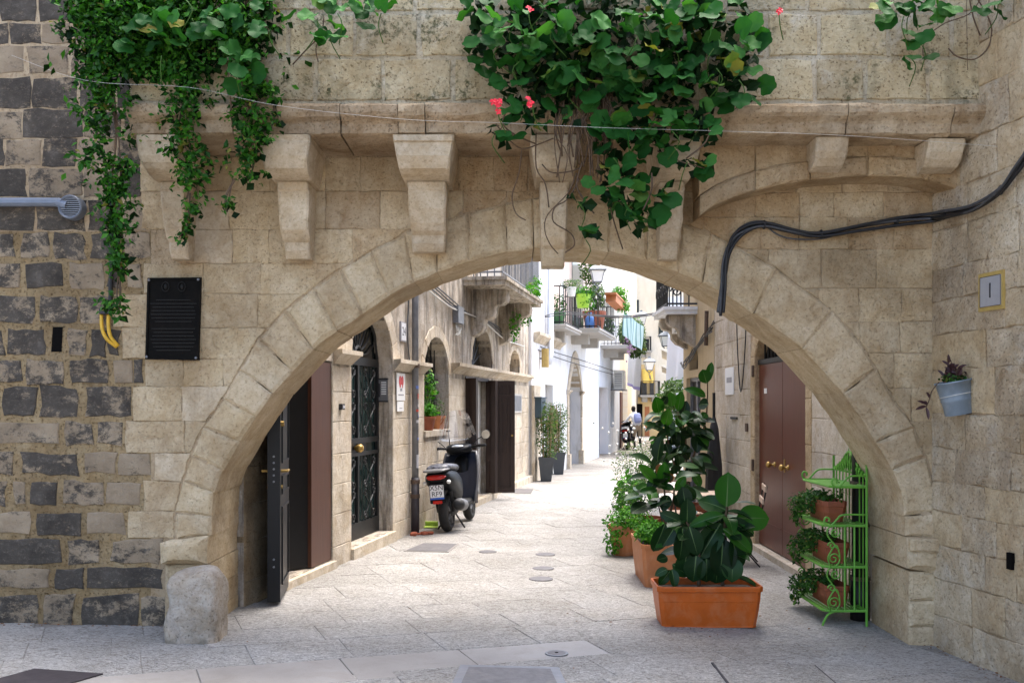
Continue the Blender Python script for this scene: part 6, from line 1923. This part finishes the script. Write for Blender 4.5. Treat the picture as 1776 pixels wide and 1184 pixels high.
# ------------------------------------------------------------------ fittings on the weathered house
dl=empty('street_downpipe',Pf(FL,sL(12.3),gz(-1.3),.08),'grey downpipe covered in stickers between the green gate and the window','pipe')
q=lambda z,d=.075: Pf(FL,sL(12.3),z,d)
MB().tube([q(-.06),q(6.2)],.042,14).build('pipe','downpipe_grey',dl,smooth=True)
MB().tube([q(-.06),q(.68)],.052,14).build('cast_shoe','cast_iron_dark',dl,smooth=True)
for z in (.42,.60,2.05,3.2): MB().tube([q(z),q(z+.05)],.060,14).build('collar','rust_iron',dl)
for z,h,mt in ((1.66,.09,'sticker_red'),(1.56,.05,'sticker_white'),(1.50,.04,'sticker_red'),(1.43,.05,'sticker_blue'),(1.36,.05,'sticker_white'),(1.79,.05,'sticker_blue'),(1.15,.04,'sticker_blue'),(.80,.22,'sticker_white')):
    sa_=rnd(-.5,.5); ring=[]
    for j in range(7):
        a_=sa_+(-.7+j*.22); dd_=NL*math.cos(a_)-UL*math.sin(a_)
        ring.append((q(z+rnd(-.003,.003))+dd_*.0432,q(z+h*.75)+dd_*.0432))
    sm=MB()
    for (p1,p2),(p3,p4) in zip(ring,ring[1:]): sm.quad(p1,p3,p4,p2)
    sm.build('sticker',mt,dl)
br=empty('brick_shards',Pf(FL,sL(12.2),gz(-1.2),.14),'broken red brick shards at the foot of the downpipe','rubble')
for dx,dy,s in ((0,-.10,.05),(.10,.02,.045),(.04,-.02,.03),(.16,.08,.04)):
    c=Pf(FL,sL(12.25)+dy,gz(-1.2),.10+dx); MB().cbox(c+Vector((-s,-s*.8,-.002)),c+Vector((s,s*.8,s*.9)),.012,Matrix.Translation(c)@Matrix.Rotation(rnd(0,3),4,'Z')@Matrix.Translation(-c)).build('shard','brick_red',br)
sg=empty('guesthouse_sign',Pf(FL,sL(11.85),1.8,.03),'white sign with a red round emblem beside the green gate','sign')
s0_,s1_=sL(11.68),sL(12.0)
MB().prism(rectp(s0_,s1_,1.64,1.97),.022,.034,FL).build('board','paper_white',sg)
mid_=(s0_+s1_)/2
for f in (-1,1):
    MB().prism([(mid_+f*.045+.048*math.cos(a*.524),1.875+.062*math.sin(a*.524)-(.03*abs(math.sin(a*.262)) if False else 0)) for a in range(12)],.034,.037,FL).build('emblem','logo_red',sg)
MB().prism([(mid_-.09,1.85),(mid_+.09,1.85),(mid_+.05,1.79),(mid_+.02,1.81),(mid_-.02,1.81),(mid_-.05,1.79)],.0345,.0375,FL).build('emblem','logo_red',sg)
for q_ in ((mid_-.035,mid_+.035,1.755,1.785,.0375),(mid_-.02,mid_+.02,1.80,1.83,.039)): MB().prism(rectp(*q_[:4]),.034,q_[4],FL).build('emblem_face','paper_white' if q_[4]>.038 else 'ink_grey',sg)
MB().prism(rectp(mid_-.11,mid_+.11,1.70,1.716),.034,.036,FL).build('lettering','ink_grey',sg)
MB().prism(rectp(s0_+.02,s1_-.04,1.51,1.63),.022,.030,FL).build('lower_notice','paper_white',sg)
MB().prism(rectp(mid_-.05,mid_+.05,1.545,1.553),.030,.032,FL).build('lettering','ink_grey',sg)
n24=empty('house_number',Pf(FL,sL(12.0),2.5,.02),'small framed house number 24 above the white sign','sign')
MB().prism(rectp(sL(11.88),sL(12.10),2.36,2.60),.0,.02,FL).build('border','ink_grey',n24)
MB().prism(rectp(sL(11.895),sL(12.085),2.375,2.585),.02,.024,FL).build('tile','tile_white',n24)
text_mesh('24',.15,Matrix.Translation(Pf(FL,sL(11.99),2.48,.0245))@Matrix((UL,Z,NL)).transposed().to_4x4(),'numeral','ink_black',n24,.001)
ic=empty('intercom',Pf(FL,o_green['s1'],1.75,-.10),'steel intercom panel on the jamb of the green gate','intercom')
FJ=(Pf(FL,o_green['s1'],0,0),NL,Z,-UL)
MB().prism(rectp(-.19,-.055,1.62,1.90),.0,.02,FJ).build('panel','steel_frame',ic)
for z in (1.62,1.885): MB().prism(rectp(-.195,-.05,z,z+.018),.0,.028,FJ).build('trim','ink_black',ic)
for k in range(6): MB().prism(rectp(-.13,-.07,1.71+k*.027,1.725+k*.027),.02,.024,FJ).build('name_slot','paper_white',ic)
MB().prism(rectp(-.17,-.145,1.68,1.84),.02,.023,FJ).build('speaker_grille','ink_black',ic)
bb=empty('door_bell',Pf(FL,sL(9.86),1.58,.02),'small dark bell push on the pier by the black door','door bell')
MB().prism(rectp(sL(9.82),sL(9.90),1.54,1.60),.01,.045,FL).build('box','ink_black',bb); MB().prism(rectp(sL(9.835),sL(9.885),1.555,1.585),.045,.05,FL).build('button','chrome',bb)
jb=empty('junction_box',Pf(FL,sL(14.6),2.9,.06),'grey junction box with loose wires high on the weathered facade','junction box')
MB().prism(rectp(sL(14.5),sL(14.85),2.80,3.05),.0,.09,FL).build('box','steel_frame',jb)
mb=MB()
for k in range(7): mb.tube(smooth_path([Pf(FL,sL(14.55+k*.04),2.80,.04),Pf(FL,sL(14.5+k*.05),2.70+rnd(-.03,.03),.06),Pf(FL,sL(14.45+rnd(0,.4)),2.62,.05)],3),.006,5)
mb.build('loose_wires','cable_white',jb)
cg=empty('facade_cables',Pf(FL,sL(14),3.0,.04),'sagging grey cables running along the weathered facade','cable')
for k in range(4):
    pts=[Pf(FL,sL(12.3+t*1.0),3.22-.05*t+.05*math.sin(t*1.5+k*.7)-(.12 if 2<t<3 else 0)-.03*k,.03+.012*k) for t in range(9)]
    MB().tube(smooth_path(pts,4),.010,6).build('cable',('cable_grey','cable_black','cable_grey','cable_white')[k],cg)
MB().tube(smooth_path([Pf(FL,sL(12.2),2.05,.04),Pf(FL,sL(12.1),2.5,.03),Pf(FL,sL(12.15),2.9,.03),Pf(FL,sL(11.8),3.3,.03)],4),.008,5).build('cable','cable_grey',cg)
for k,(s,mt,lab,r_) in enumerate(((13.30,'terracotta_dark','round terracotta pot of leafy greens on the window sill',.15),(13.95,'terracotta_peach','plain terracotta pot at the far end of the window sill',.12))):
    c=Pf(FL,sL(s),1.24,-.08); pot('window_pot',c,r_,.19,lab,mt)
    if k==0: bush('window_plant','climbing leafy plant rising in front of the barred window',c+Z*.18,[(c+Z*.26,(.16,.12,.10),260),(c+Z*.55+UL*.15,(.12,.10,.30),170)],'leaf_herb',.07,stems=5)
    else: bush('window_plant','thin grey-green sprigs in the plain sill pot',c+Z*.18,[(c+Z*.30,(.10,.10,.16),130)],'leaf_olive',.05,stems=5,shape=.3)
mp=empty('gas_hatch',Pf(FL,sL(19.6),1.6,.02),'small grey hatch plate beside the brown shutters','hatch')
MB().prism(rectp(sL(19.3),sL(20.2),1.42,1.80),.016,.03,FL).build('door','plaster_grey',mp); MB().prism(rectp(sL(19.38),sL(20.12),1.46,1.76),.03,.034,FL).build('panel','steel_frame',mp)
hgp=Pf(FL,sL(18.2),3.45,.6)
bush('balcony_creeper','green creeper hanging from the carved stone balcony',hgp,[(Pf(FL,sL(18.5),3.25,.35),(.16,.3,.20),170),(Pf(FL,sL(18.0),3.05,.30),(.10,.2,.30),120),(Pf(FL,sL(17.6),3.62,.62),(.10,.5,.12),150),(Pf(FL,sL(18.3),3.75,.60),(.12,.25,.25),160)],'leaf_herb',.075,cat='creeper',stems=8)

# ------------------------------------------------------------------ pots, balconies and fittings of the white house
def square_pot(loc,w,h,label):
    o=empty('tall_pot',loc,label,'planter','tall square pots with bamboo'); M=ROOTM[o]
    vs=[];
    for s,z in ((.68,0),(.95,h-.06),(1.0,h-.06),(1.0,h),(.9,h),(.85,h-.08)):
        a=w/2*s; vs+=[M@Vector(q) for q in ((-a,-a,z),(a,-a,z),(a,a,z),(-a,a,z))]
    fs=[(0,3,2,1)]+[(i*4+k,i*4+(k+1)%4,i*4+4+(k+1)%4,i*4+4+k) for i in range(5) for k in range(4)]+[(20,21,22,23)]
    MB().add(vs,fs).build('tub','pot_anthracite',o)
for k,(x,y,lab,l2) in enumerate(((.74,21.35,'tall anthracite square pot nearest the arch of the bamboo pair','dense slender bamboo in the nearer anthracite pot'),(1.12,23.6,'tall anthracite square pot farther up of the bamboo pair','slender bamboo in the farther anthracite pot'))):
    square_pot((x,y,gz(x)),.33 if k==0 else .32,.52,lab)
    c=Vector((x,y,gz(x)+.5))
    o=bush('bamboo_plant',l2,c,[(c+Vector((-.02,0,.42)),(.20,.20,.42),560),(c+Vector((0,0,.88)),(.25,.24,.36),620),(c+Vector((.06,0,.1)),(.18,.18,.14),130)],'leaf_bamboo',.085,stems=0,shape=.28,droop=.3)
    cm=MB()
    for j in range(14):
        a=rnd(0,6.28); cm.tube([c+Vector((.10*math.cos(a),.10*math.sin(a),-.03)),c+Vector((.16*math.cos(a)+rnd(-.05,.05),.16*math.sin(a),.9+rnd(0,.3)))],.009,5)
    cm.build('canes','stem_dry',o,kind='stuff')
lb=empty('letter_box',Pf(FWH,sW(21.55),1.6,.1),'dark blue letter box mounted above the bamboo','letter box')
MB().prism(rectp(sW(21.25),sW(21.75),1.30,1.72),.06,.20,FWH).build('box','letterbox_blue',lb); MB().prism(rectp(sW(21.2),sW(21.8),1.72,1.75),.05,.22,FWH).build('lid','letterbox_blue',lb); MB().prism(rectp(sW(21.35),sW(21.65),1.62,1.64),.20,.205,FWH).build('slot','void_dark',lb)
wp_=empty('white_downpipe',Pf(FWH,sW(22.6),0,.08),'white rainwater pipe with elbow on the corner of the white house','pipe')
MB().tube([Pf(FWH,sW(22.55),2.55,.12),Pf(FWH,sW(22.75),2.75,.12),Pf(FWH,sW(22.75),6.1,.12)],.075,12).build('pipe','plaster_bluewhite',wp_,smooth=True)
wl=empty('wall_lamp',Pf(FWH,sW(22.1),2.6,.12),'yellow cylindrical wall light under the white pipe','lamp')
MB().tube([Pf(FWH,sW(22.1),2.42,.12),Pf(FWH,sW(22.1),2.84,.12)],.085,14).build('shade','tile_yellow',wl); MB().tube([Pf(FWH,sW(22.1),2.62,0),Pf(FWH,sW(22.1),2.62,.12)],.02,8).build('arm','steel_frame',wl)
ac=empty('air_conditioner',Pf(FWH,sW(35.5),2.3,.2),'white air conditioning unit bracketed on the white wall','air conditioner')
MB().prism(rectp(sW(35.0),sW(36.0),2.12,2.80),.10,.42,FWH).build('case','white_paint',ac)
FA=(Pf(FWH,sW(35.0),0,0),NW,Z,-UW)
for k in range(8): MB().prism(rectp(.13,.39,2.20+k*.065,2.235+k*.065),.0,.012,FA).build('slat','ink_grey',ac)
MB().prism(rectp(sW(34.9),sW(36.1),2.07,2.115),.0,.46,FWH).build('bracket','steel_frame',ac)
def potted(name,label,c,r_,h,pm,blobs,lm,size,cat='flower pot',lab2=None,shape=.5):
    pot(name,c,r_,h,label,pm)
    bush('balcony_plant',lab2,Vector(c)+Z*h,blobs,lm,size,stems=4,shape=shape)
B1=lambda Y,d,z: Pf(FWH,sW(Y),z,d)
c=B1(23.4,.50,4.15); potted('railing_pot','white pot hung on the railing of the first small balcony',c,.12,.22,'white_paint',[(c+Z*.28,(.26,.2,.14),260)],'leaf_olive',.06,lab2='grey-green succulent in the white railing pot')
c=B1(24.9,.55,4.02); potted('railing_pot','lime green pot hung on the balcony railing',c,.20,.34,'pot_green',[(c+Z*.38,(.28,.25,.16),320),(c+Z*.1+NW*.1,(.2,.2,.2),90)],'leaf_herb',.08,lab2='bright leafy plant in the lime green pot')
c=B1(26.4,.62,3.57); potted('balcony_pot','large terracotta pot on the second balcony',c,.32,.50,'terracotta_dark',[(c+Z*.9,(.28,.25,.45),500),(c+Z*1.7-NW*.12,(.26,.3,.55),560),(c+Z*2.5-NW*.12,(.28,.3,.45),460)],'leaf_bamboo',.10,lab2='tall climbing plant rising from the balcony pot past the lantern')
c=B1(23.2,.22,3.47); potted('balcony_pot','green pot on the floor of the first small balcony',c,.18,.30,'pot_dark_green',[(c+Z*.5,(.2,.2,.25),220)],'leaf_trail',.07,lab2='dark green bush in the floor pot of the small balcony')
bl=empty('blue_sack',B1(25.75,.6,3.57),'bright blue plastic sack on the second balcony','sack')
MB().lathe([(.10,0),(.13,.10),(.12,.26),(.06,.34),(.03,.36),(.06,.41)],12,Matrix.Translation(B1(25.75,.60,3.57))).build('bag','bag_blue',bl,smooth=True)
tr_=empty('railing_trough',B1(28.3,.98,4.35),'tilted terracotta trough hung on the second balcony railing','planter')
MB().prism([(sW(26.9),4.38),(sW(29.3),4.36),(sW(29.2),4.60),(sW(27.0),4.62)],.86,1.14,FWH).build('tub','terracotta_peach',tr_)
MB().prism([(sW(26.8),4.57),(sW(29.4),4.55),(sW(29.4),4.60),(sW(26.8),4.62)],.84,1.16,FWH).build('rim','terracotta_peach',tr_)
bush('trough_plant','bright green and dry plants in the tilted railing trough',B1(28.6,1.0,4.6),[(B1(28.9,1.0,4.80),(.25,.4,.22),350),(B1(28.9,1.12,4.45),(.2,.4,.22),200)],'leaf_herb',.09,stems=5)
def lil(o,rg):
    mb=MB()
    for _ in range(260):
        q=B1(32.7+rg.gauss(0,.25),.90+rg.gauss(0,.07),3.95+rg.gauss(0,.28)); mb.sphere(q,.035,5,3)
    mb.build('blossom','flower_lilac',o,kind='stuff')
bush('balcony_hedge','dense flowering plants with lilac blossom covering the third balcony',B1(34,.7,3.55),[(B1(33.0,.85,4.0),(.35,.9,.50),700),(B1(34.8,.85,4.0),(.35,1.1,.60),1300),(B1(35.2,.9,3.6),(.3,1.0,.35),500)],'leaf_olive',.14,stems=6,extra=lil)
bush('small_balcony_plant','green shrub behind the second balcony railing',B1(29.0,.5,3.57),[(B1(29.0,.6,3.85),(.25,.4,.35),400)],'leaf_trail',.09,stems=4)

def lantern(tip,size,wallpt,label,hang=False):
    o=empty('street_lantern',tip,label,'lantern','wrought street lanterns of the alley'); c=Vector(tip); s=size
    def fr4(levels):
        vs=[];fs=[]
        for w,z in levels: vs+=[c+Vector((-w,-w,z)),c+Vector((w,-w,z)),c+Vector((w,w,z)),c+Vector((-w,w,z))]
        for i in range(len(levels)-1):
            for k in range(4): fs.append((i*4+k,i*4+(k+1)%4,i*4+4+(k+1)%4,i*4+4+k))
        fs+=[(3,2,1,0),tuple((len(levels)-1)*4+k for k in range(4))]
        return MB().add(vs,fs)
    fr4([(.20*s,.14*s),(.33*s,.70*s)]).build('glass','lamp_glass',o)
    fr4([(.42*s,.71*s),(.44*s,.76*s),(.28*s,.92*s),(.10*s,1.0*s),(.05*s,1.12*s)]).build('cap','lamp_metal',o)
    mb=MB()
    for a,b in ((-1,-1),(1,-1),(1,1),(-1,1)): mb.tube([c+Vector((a*.205*s,b*.205*s,.13*s)),c+Vector((a*.335*s,b*.335*s,.71*s))],.018*s,5); mb.tube([c+Vector((a*.205*s,b*.205*s,.14*s)),c+Vector((0,0,-.06*s))],.022*s,5)
    mb.tube([c+Vector((-.2*s,-.2*s,.14*s)),c+Vector((.2*s,-.2*s,.14*s)),c+Vector((.2*s,.2*s,.14*s)),c+Vector((-.2*s,.2*s,.14*s)),c+Vector((-.2*s,-.2*s,.14*s))],.02*s,5)
    mb.build('frame','lamp_metal',o)
    w=Vector(wallpt)
    MB().tube(smooth_path([c+Vector((0,0,-.05*s)),c+Vector((0,0,-.22*s)),c.lerp(w,.5)+Vector((0,0,-.30*s)),w],4),.03*s,6).build('bracket','lamp_metal',o)
    MB().tube(scroll((0,0),.16*s,1.4,(c.lerp(w,.55)+Vector((0,0,-.12*s)),(w-c).normalized(),Z,Y_),0),.018*s,5).build('bracket_scroll','lamp_metal',o)
lantern(at(1036,494,24.9),.50,B1(25.4,.0,4.55),'large lantern above the second balcony seen under the crown of the arch')
lantern(at(1112,566,42.0),.62,Pf(F3,4.3,4.2,.0),'lantern on a scrolled arm over the mint awning')
lantern(at(1155,604,34.0),.58,Vector((5.75,34.6,3.6)),'lantern beside the hanging white sheet')
lantern(at(1126,645,50.5),.72,Pf(F4,f4(1130),3.0,0),'small distant lantern before the yellow house')

# ------------------------------------------------------------------ laundry and wires across the alley
def sheet(name,label,P0,P1,drop,amp,mats,cat='laundry',band=None,n=24,m=14,skew=0.0,group=None,stripes=0):
    o=empty(name,P0,label,cat,group); P0,P1=Vector(P0),Vector(P1); d=(P1-P0); nn=d.cross(Z).normalized()
    def fn(u,v,off=0): 
        return P0+d*u*(1-.06*v)+Vector((0,0,-drop*v*(1+skew*(u-.5))-.04*math.sin(u*math.pi)))+nn*(amp*math.sin(u*11+v*2)*(.3+.7*v)+off)
    mb=MB()
    for sgn,off in ((1,0),(-1,.006)):
        b=len(mb.v)
        for j in range(m+1):
            for i in range(n+1): mb.v.append(fn(i/n,j/m,off))
        for j in range(m):
            for i in range(n):
                q=[b+j*(n+1)+i,b+j*(n+1)+i+1,b+(j+1)*(n+1)+i+1,b+(j+1)*(n+1)+i]
                mb.f.append(q if sgn>0 else q[::-1])
                mb.m.append(1 if (band and j>=m-band) or (stripes and i%stripes==0) else 0)
    mb.build('cloth',mats,o,smooth=True)
    return o
sheet('hanging_sheet','white bed sheet with lilac hem hanging below the mint awning',at(1090,598,36.5),at(1112,596,35.6),1.60,.05,['linen_white','linen_lilac'],band=1,skew=.12)
sheet('hanging_sheet','large plain white sheet hung from the right side of the alley',at(1158,588,27.5),at(1196,560,26.0),1.55,.06,['linen_white','linen_white'],skew=-.15)
aw=sheet('striped_awning','mint awning with dark stripes slung from the third balcony',at(1082,538,31.8),at(1116,566,30.8),.80,.05,['awning_mint','awning_stripe'],cat='awning',stripes=4)
wr=empty('overhead_cables',at(1060,545,20),'thin grey cables slung across the alley below the lanterns','cable')
for k,pts in enumerate(([at(945,548,22.5),at(980,541,22),at(1060,548,20),at(1120,545,18.5),at(1170,536,16.2)],[at(945,550,22.5),at(990,545,22),at(1060,550,20),at(1110,549,18.8),at(1172,538,16.2)],[at(900,585,21),at(960,610,23.2),at(1010,625,28),at(1070,645,36)],[at(905,592,21),at(960,618,23.2),at(1030,640,30),at(1074,652,36.5)])):
    MB().tube(smooth_path(pts,5),.012,5).build('cable','cable_grey',wr)
rc=empty('alley_cables',(2.84,14.6,2.9),'tangle of black cables and pipes on the ochre house','cable')
for k in range(5):
    pts=[at(1236+k*2,560+k*3,13.8),at(1225,585+k*3,14.6),at(1212,605+k*3,15.3),at(1198,625+k*3,16.0),at(1190,632,16.3)]
    MB().tube(smooth_path([Vector((2.85-.012*k,q.y,q.z+.05*math.sin(i_*2.1+k*1.7))) for i_,q in enumerate(pts)],4),.010,6).build('cable',('cable_black','cable_grey')[k%2],rc)
MB().tube([(2.83,14.25,2.95),(2.83,14.3,2.45)],.03,10).build('conduit','rust_iron',rc); 
MB().tube(smooth_path([(2.86,12.5,3.3),(2.86,12.45,2.4),(2.86,12.25,1.75),(2.86,12.0,2.4),(2.86,11.95,3.3)],5),.008,5).build('loop','cable_black',rc)
nt=empty('paper_notice',(2.87,12.95,1.95),'white paper notice on the stone wall beside the oxblood door','notice')
MB().prism(rectp(sR(13.25),sR(12.75),1.72,2.08),.013,.02,FRA).build('sheet','paper_white',nt); MB().prism(rectp(sR(13.15),sR(12.85),1.88,1.95),.02,.0215,FRA).build('print','ink_grey',nt)
mbx=empty('meter_box',(2.87,12.05,1.3),'small rusty plate on the wall by the oxblood door','plate')
MB().prism(rectp(sR(12.08),sR(11.98),1.26,1.36),.013,.03,FRA).build('plate','rust_iron',mbx)
MB().prism(rectp(sR(12.9),sR(12.55),1.40,1.43),.010,.03,FRA).build('iron_bar','black_iron',mbx)
ps=empty('folded_parasol',(2.72,13.3,gz(2.7)),'folded dark parasol leaning on the wall behind the rubber tree','parasol')
MB().lathe([(.05,0.1),(.13,.25),(.11,.9),(.06,1.4),(.02,1.55)],10,Matrix.Translation((2.72,13.2,gz(2.7)))).build('canopy','trouser_dark',ps); MB().tube([(2.72,13.2,gz(2.7)),(2.72,13.2,1.75)],.02,8).build('pole','black_iron',ps); MB().lathe([(.2,0),(.2,.06),(.05,.09)],14,Matrix.Translation((2.72,13.2,gz(2.7)))).build('foot','black_iron',ps)

# ------------------------------------------------------------------ litter along the foot of the walls
ll=MB(); rl_=random.Random(12)
def bit(x,y,s):
    a=rl_.uniform(0,6.28); z=gz(x)+.006
    d=Vector((math.cos(a),math.sin(a),0)); w=Vector((-d.y,d.x,0))
    p0=Vector((x,y,z)); ll.add([p0,p0+d*s*.5+w*s*.3+Z*s*.25,p0+d*s+Z*.002,p0+d*s*.5-w*s*.3+Z*s*.1],[(0,1,2),(0,2,3)])
for _ in range(70):
    bit(rl_.uniform(-4.0,-2.4),YW-.03-abs(rl_.gauss(0,.05)),rl_.uniform(.012,.03))
for _ in range(60):
    t=rl_.random(); p_=Pf(FR,rl_.uniform(0,1.6),0,.03+abs(rl_.gauss(0,.05))); bit(p_.x,p_.y,rl_.uniform(.012,.03))
for _ in range(60):
    bit(1.5+rl_.gauss(0,.5),7.5+rl_.gauss(0,.35),rl_.uniform(.01,.03))
for _ in range(50):
    bit(rl_.uniform(-3,2.8),rl_.uniform(5.7,9.5),rl_.uniform(.008,.022))
lo_=ll.build('leaf_litter','leaf_rust'); tag(lo_,'scattered dry leaf scraps on the paving and along the wall feet','litter',kind='stuff')
